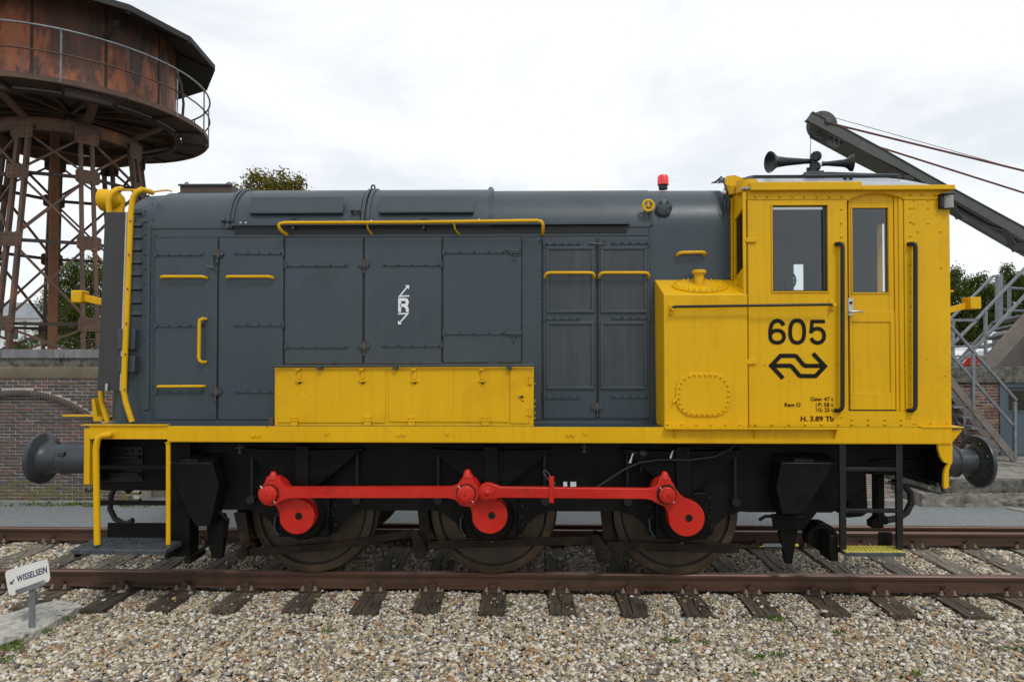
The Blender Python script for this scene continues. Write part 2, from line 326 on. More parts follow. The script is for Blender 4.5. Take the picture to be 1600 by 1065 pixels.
# ------------------------------------------------------------------ setting: ground
mb = MB(); mb.add([(-400,-60,-.30),(400,-60,-.30),(400,900,-.30),(-400,900,-.30)], [(0,1,2,3)])
tag(mb.build('ground', M['earth']), kind='structure')
# asphalt path beyond the track
YB = 2.62     # foot of walls
mb = MB(); mb.box(-26, 26, .93, 5.2, -.34, -.15)
tag(mb.build('asphalt_path', M['asphalt']), kind='structure')
# raised ground behind the retaining walls
mb = MB(); mb.box(-60, -2.0, 3.05, 120, -.3, 1.93)
mb.box(-1.98, 60, 5.25, 120, -.3, 1.80)
tag(mb.build('upper_terrain', M['earth']), kind='structure')

# ------------------------------------------------------------------ railway track
track = thing('railway_track', None, None, (0,0,-.16), kind='structure')
def rail_prof(yc):
    h = .145; return [(-.0675,-h),(.0675,-h),(.0675,-h+.010),(.010,-h+.028),(.008,-.045),(.034,-.036),(.036,-.010),(.026,0),(-.026,0),(-.036,-.010),(-.034,-.036),(-.008,-.045),(-.010,-h+.028),(-.0675,-h+.010)]
def rail(yc, x0, x1, label=None, zoff=0):
    pr = rail_prof(yc); mb_ = MB(); n = len(pr); xs = [x0 + (x1-x0)*i/8 for i in range(9)]
    for xx in xs: mb_.v += [(xx, yc+a, b_+zoff) for a, b_ in pr]
    for i in range(8):
        for k in range(n): mb_.f.append((i*n+k, (i+1)*n+k, (i+1)*n+(k+1)%n, i*n+(k+1)%n))
    mb_.f += [tuple(range(n)), tuple(range(8*n+n-1, 8*n-1, -1))]
    o = mb_.build('rail', M['rail'], track, smooth=30)
    o.data.materials.append(M['railtop'])
    for i in range(8):
        for k in (6,7,8): o.data.polygons[i*n+k].material_index = 1
    return o
rail(-.7535, -45, 45); rail(.7535, -45, 45); rail(1.02, X(560,818,-1.02), 45)
slx = [X(p_, 960, 1.3) for p_ in (350,457,567,664,766,880,996,1096,1203,1308,1418,1532)]
dxs = (slx[-1]-slx[0])/11
xs_all = [slx[0]-dxs*k for k in range(14,0,-1)] + slx + [slx[-1]+dxs*k for k in range(1,15)]
def sleeper_mesh(seed):
    r = random.Random(seed); m_ = MB(); n = 14; wd = .125
    rows = []
    for i in range(n+1):
        y = -1.3 + 2.6*i/n + (r.uniform(-.012,.012) if i in (0,n) else 0)
        a = r.uniform(-.008,.008); b_ = r.uniform(-.008,.008)
        crack = r.uniform(-.03,.04); cw = .006
        rows.append([(-wd+a,y,-.16),(-wd+.012+a,y,r.uniform(-.006,0)),(crack-cw-.03,y,r.uniform(-.004,.004)),(crack-cw,y,r.uniform(-.003,.003)),(crack,y,-.022),(crack+cw,y,r.uniform(-.003,.003)),(wd-.012+b_,y,r.uniform(-.008,0)),(wd+b_,y,-.16)])
    for q in rows: m_.v += q
    for i in range(n):
        for k in range(7): m_.f.append((i*8+k, (i+1)*8+k, (i+1)*8+k+1, i*8+k+1))
    m_.f += [tuple(range(8)), tuple(range(n*8+7, n*8-1, -1))]
    m_.f = [g_[::-1] for g_ in m_.f]
    return mesh_of(m_, 'sleeper', M['wood'], 30)
slmesh = [sleeper_mesh(i) for i in range(6)]
# rail chair: base plate, clip and two screw heads
c1 = MB().box(-.10,.10,-.13,.13,0,.014); chair_me = mesh_of(c1, 'rail_chair', M['rail'])
c2 = MB(); c2.box(-.038,.038,-.125,-.045,.014,.040); c2.box(-.032,.032,-.090,-.045,.040,.068)
c2.tube([(0,-.075,.05),(0,-.075,.092)], [.012,.012], 8); c2.hexb((0,-.075,.060), (0,0,1), .020, .018)
clip_me = mesh_of(c2, 'rail_clip', M['rail'])
c3 = MB(); c3.tube_raw([Vector((0,0,0)),Vector((0,0,.012)),Vector((0,0,.03)),Vector((0,0,.038))],[.024,.018,.012,.008],Vector((0,0,1)),7); scr_me = mesh_of(c3, 'screw', M['stringer'])
sleepers = []
for i, xx in enumerate(xs_all):
    rz = random.uniform(-.02,.02); o = inst(slmesh[i%6], 'sleeper', track, (xx, random.uniform(-.03,.03), -.165), (random.uniform(-.004,.004),0,rz), (random.uniform(.94,1.08),1,1)); sleepers.append((xx, rz))
    if abs(xx) < 7.6:
        for sy in (-.7535, .7535):
            sg = 1 if sy < 0 else -1
            for flip in (0, 1):
                if flip and sy < 0: continue
            ch = inst(chair_me, 'rail_chair', track, (xx, sy, -.161))
            for q in ((0, 0), (0, math.pi)):
                k = bpy.data.objects.new('rail_clip', clip_me); COL.objects.link(k); k.parent = ch; k.rotation_euler = (0,0,q[1])
            for sx in (-.06,.06):
                k = bpy.data.objects.new('screw', scr_me); COL.objects.link(k); k.parent = ch; k.location = (sx, -.105, .014)

# ------------------------------------------------------------------ pebbles (geometry nodes instances on measured-out points)
def pebble_points():
    pts = []; scl = []
    def scatter(x0,x1,y0,y1,dens,z,zj,sm):
        n = int((x1-x0)*(y1-y0)*dens); q = np.c_[rng.uniform(x0,x1,n), rng.uniform(y0,y1,n), z+rng.uniform(-zj,zj,n)]
        pts.append(q); scl.append(rng.lognormal(math.log(sm), .28, n))
    scatter(-6.4, 6.8, -3.6, -1.25, 3400, -.190, .010, .0132)
    scatter(-7.6, 7.8, -1.25, -.80, 3400, -.190, .010, .0132)
    scatter(-8.2, 8.6, -.70, .70, 3000, -.188, .010, .0132)
    scatter(-8.2, 8.6, .80, .95, 1500, -.170, .010, .0140)
    a = np.concatenate(pts); s_ = np.concatenate(scl)
    keep = np.ones(len(a), bool)
    for xx, rz in sleepers:
        d = np.abs(a[:,0] - xx + a[:,1]*rz) < .125
        m_ = d & (np.abs(a[:,1]) < 1.30)
        cover = rng.uniform(size=len(a)) < .016
        keep &= ~(m_ & ~cover)
        a[m_ & cover, 2] = -.160
        near = (np.abs(a[:,0] - xx + a[:,1]*rz) < .17) & (np.abs(a[:,1]) < 1.33) & ~m_
        a[near, 2] -= .008
    # slight undulation of the bed
    a[:,2] -= .030*np.clip((-a[:,1]-1.15)/.35,0,1)
    a[:,2] += .012*np.sin(a[:,0]*1.7+.5)*np.sin(a[:,1]*2.3) + .006*np.sin(a[:,0]*5.1)
    return a[keep], s_[keep]
pp, ps = pebble_points()
me = bpy.data.meshes.new('pebbles'); me.vertices.add(len(pp)); me.vertices.foreach_set('co', pp.astype(np.float32).ravel())
at = me.attributes.new('psize', 'FLOAT', 'POINT'); at.data.foreach_set('value', ps.astype(np.float32))
peb = bpy.data.objects.new('pebbles', me); COL.objects.link(peb)
tag(peb, 'loose rounded pebble ballast in cream, tan and grey around the track', 'gravel', kind='stuff')
ng = bpy.data.node_groups.new('pebble_scatter', 'GeometryNodeTree')
ng.interface.new_socket('Geometry', in_out='INPUT', socket_type='NodeSocketGeometry'); ng.interface.new_socket('Geometry', in_out='OUTPUT', socket_type='NodeSocketGeometry')
N = ng.nodes; L = ng.links.new
gi = N.new('NodeGroupInput'); go = N.new('NodeGroupOutput'); iop = N.new('GeometryNodeInstanceOnPoints'); jn = N.new('GeometryNodeJoinGeometry')
for k in range(7):
    ic = N.new('GeometryNodeMeshIcoSphere'); ic.inputs['Radius'].default_value = 1; ic.inputs['Subdivisions'].default_value = 2
    sp = N.new('GeometryNodeSetPosition'); tn = N.new('ShaderNodeTexNoise'); tn.inputs['Scale'].default_value = .55 + .12*k
    pos = N.new('GeometryNodeInputPosition'); ad = N.new('ShaderNodeVectorMath'); ad.operation = 'ADD'; ad.inputs[1].default_value = (k*7.3, k*3.1, k*5.7)
    sb = N.new('ShaderNodeVectorMath'); sb.operation = 'SUBTRACT'; sb.inputs[1].default_value = (.5,.5,.5)
    sc = N.new('ShaderNodeVectorMath'); sc.operation = 'SCALE'; sc.inputs['Scale'].default_value = 1.5
    L(pos.outputs[0], ad.inputs[0]); L(ad.outputs[0], tn.inputs['Vector']); L(tn.outputs['Color'], sb.inputs[0]); L(sb.outputs[0], sc.inputs[0])
    L(ic.outputs['Mesh'], sp.inputs['Geometry']); L(sc.outputs[0], sp.inputs['Offset'])
    sm = N.new('GeometryNodeSetShadeSmooth'); L(sp.outputs[0], sm.inputs[0])
    smt = N.new('GeometryNodeSetMaterial'); smt.inputs['Material'].default_value = M['pebble']; L(sm.outputs[0], smt.inputs['Geometry'])
    g2 = N.new('GeometryNodeGeometryToInstance'); L(smt.outputs[0], g2.inputs[0]); L(g2.outputs[0], jn.inputs[0])
rr = N.new('FunctionNodeRandomValue'); rr.data_type = 'FLOAT_VECTOR'; rr.inputs[0].default_value = (-.45,-.45,0); rr.inputs[1].default_value = (.45,.45,6.28)
rs = N.new('FunctionNodeRandomValue'); rs.data_type = 'FLOAT_VECTOR'; rs.inputs[0].default_value = (.80,.60,.42); rs.inputs[1].default_value = (1.35,1.0,.85)
rs.inputs['Seed'].default_value = 5
na = N.new('GeometryNodeInputNamedAttribute'); na.data_type = 'FLOAT'; na.inputs['Name'].default_value = 'psize'
ms = N.new('ShaderNodeVectorMath'); ms.operation = 'SCALE'
L(rs.outputs[0], ms.inputs[0]); L(na.outputs['Attribute'], ms.inputs['Scale'])
iop.inputs['Pick Instance'].default_value = True
L(gi.outputs[0], iop.inputs['Points']); L(jn.outputs[0], iop.inputs['Instance']); L(rr.outputs[0], iop.inputs['Rotation']); L(ms.outputs[0], iop.inputs['Scale'])
L(iop.outputs[0], go.inputs[0])
md = peb.modifiers.new('scatter', 'NODES'); md.node_group = ng
# bed beneath the pebbles
mb = MB(); mb.add([(x,y,z) for x in (-30,30) for y,z in ((-9,-.262),(-1.5,-.262),(-1.15,-.222),(0,-.218),(0,-.29),(-9,-.29))], [(0,1,7,6),(1,2,8,7),(2,3,9,8),(3,4,10,9),(4,5,11,10),(5,0,6,11),(5,4,3,2,1,0),(6,7,8,9,10,11)]); mb.f = [g_[::-1] for g_ in mb.f]; mb.box(-30, 30, 0, .93, -.29, -.215)
tag(mb.build('ballast_bed', mat('packed_ballast', (.17,.15,.12), (.33,.29,.23), rough=.9, scale=45, third=(.06,.055,.045), tscale=60, tlo=.5, thi=.6, bump=1, bscale=50)), kind='structure')

# ------------------------------------------------------------------ locomotive
loco = thing('locomotive', 'dark grey and yellow three axle diesel shunting locomotive with red side rods, number 605', 'locomotive', (0,0,0))
SH, SC, SV, SB = .95, 1.24, 1.28, 1.20       # hood side, cab side, valance, battery box
ZS = Z(600,356,SH)                           # spring line of the hood roof
ZF = 1.482                                   # footplate top
HR = .442
def hoodprof(s=SH, zs=None, r=HR, zb=ZF, n=10, crown=.03):
    zs = ZS if zs is None else zs
    pts = [(-s, zb), (-s, zs)]
    for i in range(1, n+1):
        a = math.pi/2*i/n; pts.append((-(s-r) - r*math.cos(a), zs + r*math.sin(a)))
    top = zs + r
    pts += [(-(s-r)*.5, top+crown*.75), (0, top+crown)]
    full = pts + [(-y, z) for y, z in pts[-2::-1]]
    return full
def loft(m_, secs, cap0=True, cap1=True):
    n = len(secs[0][1]); base = len(m_.v)
    for x, pr in secs: m_.v += [(x, y, z) for y, z in pr]
    for i in range(len(secs)-1):
        for k in range(n-1):
            a = base+i*n+k; m_.f.append((a, a+1, a+n+1, a+n))
    if cap0: m_.f.append(tuple(base+k for k in range(n-1,-1,-1)))
    if cap1: m_.f.append(tuple(base+(len(secs)-1)*n+k for k in range(n)))
    return m_
def px_rect(m_, x0, y0, x1, y1, s, t, inset=0):
    """plate t thick standing on plane s, corners from the photograph"""
    xa = (X(x0,y0,s)+X(x0,y1,s))/2; xb = (X(x1,y0,s)+X(x1,y1,s))/2; za = (Z(x0,y0,s)+Z(x1,y0,s))/2; zb = (Z(x0,y1,s)+Z(x1,y1,s))/2
    return m_.box(xa, xb, -s-t, -s+inset, zb, za)
def flip(m_): m_.f = [g_[::-1] for g_ in m_.f]; return m_

X0h, X1h = X(238,500,SH), X(1140,500,SH)
mb = MB(); loft(mb, [(X0h, hoodprof()), (X(366,320,SH), hoodprof())], cap0=True, cap1=False); loft(mb, [(X(366,320,SH), hoodprof()), (X1h, hoodprof())], cap0=False)
hood = flip(mb).build('hood', M['grey'], loco, smooth=30)
# raised roof hatches
for (a, b_, rise) in ((368,569,.022),(582,766,.022),(768,1016,.006)):
    xa, xb = X(a,320,.8), X(b_,320,.8); mb = MB()
    pr = hoodprof(SH+rise, ZS-.0, HR+rise*.9, ZS+.012, crown=.03)
    loft(mb, [(xa, pr), (xb, pr)]); ht = flip(mb).build('roof_hatch', M['grey'], loco, smooth=30)
    if rise > .01:
        l0, l1 = (390,536) if a == 368 else (592,740)
        m2 = MB(); s_ = SH+.022
        za = Z(460,334,s_)
        m2.prism([(X(l0,333,s_),za),(X(l1,333,s_),za),(X(l1,333,s_),za+.02),(X(l0,333,s_),za+.02)], -s_-.022, -s_+.02)
        m2.add([(X(l0,333,s_),-s_-.018,za+.02),(X(l1,333,s_),-s_-.018,za+.02),(X(l1,333,s_),-s_+.03,za+.17),(X(l0,333,s_),-s_+.03,za+.17)],[(0,1,2,3)])
        m2.build('hatch_lip', M['grey'], ht, bevel=.003)
# arched ribs between the hatches
for (a, b_) in ((363,368),(371,374),(569,574),(577,582),(766,769)):
    xa, xb = X(a,320,.85), X(b_,320,.85); mb = MB(); pr = hoodprof(SH+.035, ZS, HR+.035, ZS-.0, crown=.03); loft(mb, [(xa, pr), (xb, pr)])
    flip(mb).build('roof_rib', M['grey'], loco, smooth=30)
# lifting eyes
for (px, py) in ((391,289),(583,287),(767,291)):
    mb = MB(); q = P(px, py+6, .62); 
    q.z -= .055; ring = [(q.x + .018*math.cos(t), q.y, q.z+.055+.024*math.sin(t)) for t in np.linspace(0, 2*math.pi, 12, endpoint=False)]
    mb.tube(ring, .009, 6, closed=True); mb.box(q.x-.02, q.x+.02, q.y-.02, q.y+.02, q.z-.06, q.z+.03)
    mb.build('lifting_eye', M['buffer'], loco)
# nose section with louvres
zt = ZS
secs = []
for px, ds, dz, r in ((186,.30,.24,.30),(190,.16,.12,.36),(200,.06,.05,.40),(214,.02,.02,.42),(238,.012,.004,.42)):
    secs.append((X(px,500,SH), hoodprof(SH-ds*.6 - .0, ZS-dz*.35, r, ZF)))
secs = [(X(168,560,SH-.05), hoodprof(SH-.14, ZS-.20, .24, ZF)), (X(176,560,SH), hoodprof(SH-.05, ZS-.12, .33, ZF)), (X(188,560,SH), hoodprof(SH-.012, ZS-.05, .39, ZF)), (X(203,560,SH), hoodprof(SH, ZS-.01, .415, ZF)), (X(238,560,SH), hoodprof(SH, ZS, .42, ZF))]
mb = MB(); loft(mb, secs); nose = flip(mb).build('nose', M['grey'], loco, smooth=40)
for py in (333,353,372,391,411,430,452,473,492):
    mb = MB(); a = P(206,py,SH); b_ = P(222,py,SH)
    mb.add([(a.x,-SH-.0005,a.z+.04),(b_.x,-SH-.0005,a.z+.04),(b_.x,-SH-.012,a.z),(a.x,-SH-.012,a.z),(a.x,-SH-.0005,a.z),(b_.x,-SH-.0005,a.z)],[(0,3,2,1),(3,4,5,2)])
    lv_ = mb.build('louvre', M['grey'], nose)
    m2 = MB(); m2.box(a.x, b_.x, -SH-.003, -SH-.0006, a.z-.016, a.z-.001); m2.build('louvre_slot_shade', M['ink'], lv_)  # shade of the louvre opening painted as a black strip
for y0, y1 in ((514,546),(556,581)):
    mb = MB(); px_rect(mb, 190, y0, 217, y1, SH, .07, .05); mb.build('nose_bracket', M['grey'], nose, bevel=.006)
mb = MB(); px_rect(mb, 217, 556, 231, 590, SH-.004, .006, .0); mb.build('nose_plate', M['greyflap'], nose, bevel=.002)
mb = MB()
for py in (330,346,366,398,420,444,462,492,530,556,603,640): mb.rivet(P(227,py,SH), r=.013)
mb.build('bolts', M['buffer'], nose, kind='stuff')
mb = MB(); px_rect(mb, 229, 352, 235, 640, SH-.002, .014, .01); mb.build('corner_strip', M['grey'], nose, bevel=.003)

# hood front frame and doors ------------------------------------------------
def panel(name, x0, y0, x1, y1, s=SH, t=.012, m_=None, parent=hood, bevel=.004):
    mb_ = MB(); px_rect(mb_, x0, y0, x1, y1, s, t, .0); return mb_.build(name, m_ or M['grey'], parent, bevel=bevel)
panel('top_rail_plate', 246, 358, 1014, 370, t=.006)
panel('door_pillar', 816, 372, 846, 655, t=.008)
panel('base_plate', 240, 658, 1020, 666, s=SH-.0, t=.02)
doors = {}
def door(x0, y0, x1, y1): 
    # frame gap gets its shade from dark strips laid between the doors
    return panel('hood_door', x0, y0, x1, y1, t=.016, parent=loco)
D1 = door(243,372,340,655); D2 = door(343,372,443,655); D3 = door(446,372,567,568); D4 = door(570.5,372,690,568); D5 = door(693,372,814,566)
D6 = door(849,372,931,653); D7 = door(935,372,1015,653)
gap = M['rubber']
mb = MB()
for x0,y0,x1,y1 in ((340,372,343,655),(443,370,446,655),(567,370,570.5,566),(690,370,693,566),(814,370,816.5,566),(846,376,849,655),(931,374,935,653),(1015,362,1018,655),(241,366,243.5,655)):
    px_rect(mb, x0, y0, x1, y1, SH, .002, 0)
px_rect(mb, 238, 355, 1016, 357.5, SH, .003, 0)
mb.build('door_gap_shade', gap, hood)  # shade in the door gaps painted as thin black strips
ST = SH+.016
def strap(D, x0, x1, py, right_knuckle):
    mb_ = MB(); px_rect(mb_, x0, py-2.3, x1, py+2.3, ST, .013, 0)
    kx = x1 if right_knuckle else x0
    q = P(kx, py, ST); mb_.cyl((q.x, -ST-.006, q.z-.03), (q.x, -ST-.006, q.z+.03), .011, n=10)
    n = 5
    for i in range(n):
        xx = x0+4+(x1-x0-8)*i/(n-1); mb_.rivet(P(xx, py, ST+.013), r=.0105, h=.9)
    mb_.build('hinge_strap', M['grey'], D, bevel=0)
for D, a, b_, y3, rk in ((D1,243,318,(397,508,612),0),(D2,366,443,(395,507,611),1),(D3,446,543,(414,541),0),(D4,597,690,(413,539),1),(D5,693,790,(393.5,520),0),(D6,850,907,(380,497,620),0),(D7,955,1014,(379,496,619),1)):
    for y in y3: strap(D, a, b_, y, rk)
def latch(parent, px, py, rusty=True, wid=9):
    mb_ = MB(); px_rect(mb_, px-wid, py-2.5, px+wid, py+2.5, ST, .022, 0); px_rect(mb_, px-6, py-6, px-3, py+6, ST, .016, 0); px_rect(mb_, px+3, py-6, px+6, py+6, ST, .016, 0)
    q = P(px, py, ST); mb_.tube([(q.x,-ST-.012,q.z-.01),(q.x,-ST-.018,q.z-.075)], .008, 8); mb_.rivet((q.x,-ST-.02,q.z-.08), r=.013)
    o = mb_.build('latch', M['grey'], parent, bevel=.002)
    if rusty:
        m2 = MB(); px_rect(m2, px-2.4, py-7, px+2.4, py+5, ST+.016, .012, 0); m2.build('latch_tongue', M['rust'], parent, bevel=.002)
for D, px, py in ((D1,341,397),(D3,569,413),(D3,569,541),(D1,338,612),(D6,933,636)): latch(D, px, py)
latch(D5, 804, 393, False, 10); latch(D5, 803, 520, False, 12)
# lever catches
for D, px, py in ((D6,933,381),(D5,802,391)):
    mb = MB(); mb.tube([P(px-12,py-1,ST+.02),P(px+10,py,ST+.02),P(px+13,py-7,ST+.03)], .008, 8); mb.build('lever_catch', M['grey'], D)
mb = MB(); mb.tube([P(332,398,ST+.01),P(333,418,ST+.02)],.008,8); mb.tube([P(333,418,ST+.02),P(322,416,ST+.045)],.008,8); mb.tube([P(333,418,ST+.02),P(341,422,ST+.03)],.007,8)
mb.build('crank_handle', M['grey'], D1)
# framed vent panels on doors 6 and 7
for D, a, b_ in ((D6,853,929),(D7,938,1011)):
    for y0, y1 in ((385,489),(502,608)):
        mb = MB()
        px_rect(mb, a, y0, b_, y0+5, ST, .014, 0); px_rect(mb, a, y1-5, b_, y1, ST, .018, 0)
        px_rect(mb, a, y0+5, a+5, y1-5, ST, .014, 0); px_rect(mb, b_-5, y0+5, b_, y1-5, ST, .014, 0)
        mb.build('vent_frame', M['grey'], D, bevel=.005)
        m2 = MB(); px_rect(m2, a+5, y0+5, b_-5, y1-5, ST, .003, 0); m2.build('vent_panel', M['greyflap'], D)
    mb = MB()
    for xx in (a-1.5, b_+.5):
        for py in range(392, 606, 23): mb.rivet(P(xx, py, ST), r=.006)
    mb.build('rivets', M['grey'], D, kind='stuff')
# rows of bolts on hood
mb = MB()
for px in (820, 843):
    for py in (377,421,465,508,553): mb.rivet(P(px,py,SH+.008), r=.011)
for py in (350,376,401,425,451,475,500,530,556,582,607): mb.rivet(P(1018.5,py,SH), r=.010)
for py in range(332, 440, 17): mb.rivet(P(1137.5,py,SH), r=.010)
for px, py in ((834,370),(832,562)): mb.rivet(P(px,py,SH+.008), r=.010)
for py in (318,342,380,452,553,603,640): mb.rivet(P(238.5,py,SH), r=.008)
mb.build('rivets', M['buffer'], hood, kind='stuff')
panel('edge_strip', 1132, 312, 1141, 436, t=.008)
panel('edge_strip', 1015, 318, 1020.5, 660, t=.006)
# gutter shelf
mb = MB(); xa, xb = X(360,352,SH+.05), X(985,352,SH+.05); zg = Z(600,350,SH+.06)
mb.prism([(xa,zg),(xb,zg),(xb,zg-.008),(xa,zg-.008)], -SH-.06, -SH+.0)
mb.box(xa+.02, xb-.03, -SH-.012, -SH, zg-.085, zg-.010)
mb.build('gutter_shelf', M['blackgloss'], hood, bevel=.002)
mb = MB(); mb.box(xa, xb, -SH-.063, -SH-.056, zg-.010, zg+.006); mb.build('gutter_edge', M['grey'], hood)
# pale line below gutter bolts
for px, py in ((458,343),(662,343)):
    mb = MB(); q = P(px,py,SH+.05); mb.tube([(q.x,q.y,q.z+.015),(q.x,q.y,q.z-.085)], .008, 8); mb.tube([(q.x-.03,q.y,q.z+.012),(q.x+.035,q.y,q.z+.012)], .008, 8); mb.rivet((q.x,q.y-.01,q.z-.085), r=.014); mb.build('wing_bolt', M['buffer'], hood)
for px, py in ((352,345),(553,329)):
    mb = MB(); q = P(px,py,SH+.03); mb.cyl((q.x-.03,q.y,q.z),(q.x-.005,q.y,q.z),.022,n=12); mb.cyl((q.x-.005,q.y,q.z),(q.x+.07,q.y,q.z-.005),.011,n=10); mb.cyl((q.x+.03,q.y,q.z-.002),(q.x+.055,q.y,q.z-.002),.018,n=10)
    mb.build('hatch_clamp', M['buffer'], hood)
mb = MB()
for px,py in ((376,348),(384,348),(545,346),(580,345),(748,343)): mb.rivet(P(px,py,SH+.05), (0,-.6,.8), r=.014)
mb.build('hatch_bolts', M['steel'], hood, kind='stuff')

# yellow hand rails
def railtube(name, pts, r=.014, mt=None, parent=loco, n=10): 
    m_ = MB(); m_.tube(pts, r, n); return m_.build(name, mt or M['yellow'], parent, smooth=60)
def grab(x0, y0, x1, y1, s, off=.055, mt='yellow', r=.0145, drop=0, parent=loco):
    a = P(x0,y0,s); b_ = P(x1,y1,s); d = (b_-a).normalized(); out = Vector((0,-off,0)); dz = Vector((0,0,drop))
    pts = [a+dz, a+out*.6+dz*.6, a+out*.93+d*.014+dz*.15, a+out+d*.045, b_+out-d*.045, b_+out*.93-d*.014+dz*.15, b_+out*.6+dz*.6, b_+dz]
    return railtube('grab_handle', pts, r, M[mt], parent)
grab(255,433,323,433,ST,drop=-.01); grab(357,433,427,433,ST,drop=-.01); grab(250,603,320,602.5,ST,drop=-.005,r=.013)
grab(852,427,928,427,ST+.01,drop=-.04); grab(936,427,1013,427,ST+.01,drop=-.04); grab(1058,396,1100,395,SH,drop=-.02,r=.016)
a = P(316,500,ST); b_ = P(315,563,ST); railtube('grab_handle', [a+Vector((.035,0,.01)), a+Vector((.03,-.05,.01)), a+Vector((.005,-.055,0)), a+Vector((0,-.055,-.03)), b_+Vector((0,-.055,.03)), b_+Vector((.008,-.055,0)), b_+Vector((.03,-.05,-.015)), b_+Vector((.04,0,-.015))], .016)
so = SH+.14
railtube('hood_handrail', [P(449,367,SH),P(440,361,so-.03),P(435.5,354,so),P(437,349.5,so),P(444,348,so),P(640,347.2,so),P(838,344.5,so),P(846,346,so),P(848.5,352,so),P(848,364,SH+.06),P(848,366,SH)], .0155)
for px in (573, 709): railtube('rail_bracket', [P(px,348,so),P(px+2,358,so-.03),P(px+9,367,SH)], .009, parent=hood)
# hand wheel
q = P(1013,321,SH+.06); mb = MB(); R_ = .050
mb.tube([(q.x+R_*math.cos(t), q.y, q.z+R_*math.sin(t)) for t in np.linspace(0,2*math.pi,28,endpoint=False)], .012, 8, closed=True)
for k in range(3):
    t = math.radians(90+120*k); mb.tube([(q.x,q.y,q.z),(q.x+R_*math.cos(t),q.y,q.z+R_*math.sin(t))], .008, 6)
mb.cyl((q.x,q.y-.015,q.z),(q.x,q.y+.06,q.z),.014,n=12); mb.build('hand_wheel', M['yellow'], loco, smooth=60)
q = P(1037.5,324.5,SH); mb = MB(); mb.lathe((q.x,q.y+.01,q.z),(0,-1,0),[(0,.078),(.022,.078),(.026,.072)],32); cov = mb.build('round_cover', M['grey'], loco)
mb = MB()
for k in range(6):
    t = math.radians(60*k); mb.hexb((q.x+.062*math.cos(t), q.y-.015, q.z+.062*math.sin(t)), r=.012, h=.014)
mb.build('cover_bolts', M['buffer'], cov, kind='stuff')
mb = MB(); q = P(1131,344,SH); mb.tube([P(1130,300,SH+.03),P(1129.5,325,SH+.03),P(1132,331,SH+.03),P(1137,326,SH+.03)], .005, 6); mb.tube([P(1139,310,SH+.06),P(1138,327,SH+.06)],.014,8)
for k in range(6): mb.tube([P(1112+k*3,286,.5),P(1122+k*2,282-k%3*2,.7),P(1131+k,286+k,.9),P(1136,300+k*2,1.0)],.006,6)
mb.tube([P(1118,284,.7),P(1127,276,.75),P(1131,280,.8)],.006,6)
mb.build('cable_loom', M['rubber'], loco)
# red beacon
q = P(1036,290,.45); mb = MB(); q.z = P(1036,290,.45).z-.04
mb.lathe(q+Vector((0,0,.045)),(0,0,1),[(0,.058),(.080,.056),(.100,.045),(.106,.02)],28); bea = mb.build('beacon', M['lampred'], loco, smooth=40)
mb = MB(); mb.lathe(q,(0,0,1),[(0,.045),(.047,.045)],24); mb.build('beacon_base', M['rubber'], bea)
# brown silencer box on hood roof
mb = MB(); a = P(281,289,.32); b_ = P(362,288,.32)
mb.box(a.x, b_.x, -.32, .30, ZS+HR-.02, a.z); sb = mb.build('silencer_box', M['brown'], loco, bevel=.006)
mb = MB(); mb.box(a.x-.01, b_.x+.01, -.34, -.32, a.z-.012, a.z+.006); mb.box(a.x-.01, b_.x+.01, -.345, -.32, a.z-.11, a.z-.085); mb.build('box_edge', M['buffer'], sb)
for xx in (a.x+.01, b_.x-.08):
    m2 = MB(); m2.tube([(xx-.022, -.2, a.z-.03),(xx-.022,-.2,a.z+.03),(xx-.010,-.2,a.z+.055),(xx+.010,-.2,a.z+.055),(xx+.022,-.2,a.z+.03),(xx+.022,-.2,a.z-.03)], .008, 6); m2.build('lifting_eye', M['brown'], sb)

# board and ladder rails at the nose
s1, s2 = 1.00, .80
mb = MB(); o_ = []
for px, py in ((166,332),(199,332),(189.5,610),(154,610)): q = P(px,py,s1-.02); o_.append((q.x,q.z))
mb.prism(o_, -s1+.0, -s1+.05); bd = mb.build('nose_board', M['board'], loco, bevel=.003)
o2 = []
for px, py in ((198.8,332),(201.2,332),(192,610),(189.3,610)): q = P(px,py,s1-.02); o2.append((q.x,q.z))
m2 = MB(); m2.prism(o2, -s1-.004, -s1+.05); m2.build('board_edge', M['pale'], bd)
m2 = MB(); q = P(168,605,s1); m2.box(q.x-.014,q.x+.012,-s1-.02,-s1,q.z-.035,q.z+.035); m2.build('padlock', M['steel'], bd, bevel=.004)
def strip(pts, wd, th):
    m_ = MB()
    for i in range(len(pts)-1): m_.bar(pts[i], pts[i+1], th, wd, up=(1,0,.001)) if False else m_.tube([pts[i],pts[i+1]], wd/2, 8)
    return m_
s3 = s1+.05
mb = MB(); mb.tube([P(238,301,s3-.2),P(229,298,s3-.1),P(221,296,s3-.03),P(213,300,s3),P(208,308,s3),(P(206,320,s3)),P(204.5,332,s3),P(199.5,460,s3),P(194.5,575,s3),P(193.5,612,s3),P(197,630,s3),P(206.5,659,s3)], .026, 8)
lr = mb.build('nose_rail', M['yellow'], loco, bevel=0, smooth=50)
mb = MB()
for px, py in ((203.5,345),(201,398),(199,451),(197,505),(195.5,553),(194.5,608)): mb.rivet(P(px,py,s3+.03), r=.009)
mb.build('rail_bolts', M['brown'], lr, kind='stuff')
s4 = .86
mb = MB(); mb.tube([P(190,295,s4-.15),P(182,296,s4-.05),P(174,302,s4),P(169.5,313,s4),P(171,335,s4),P(166,560,s4),P(158,606,s4),P(159,626,s4),P(168,660,s4)], .026, 8)
mb.build('nose_rail', M['yellow'], loco, smooth=50)
railtube('nose_crossbar', [P(174,297,.70),P(236,297,.70)], .011)
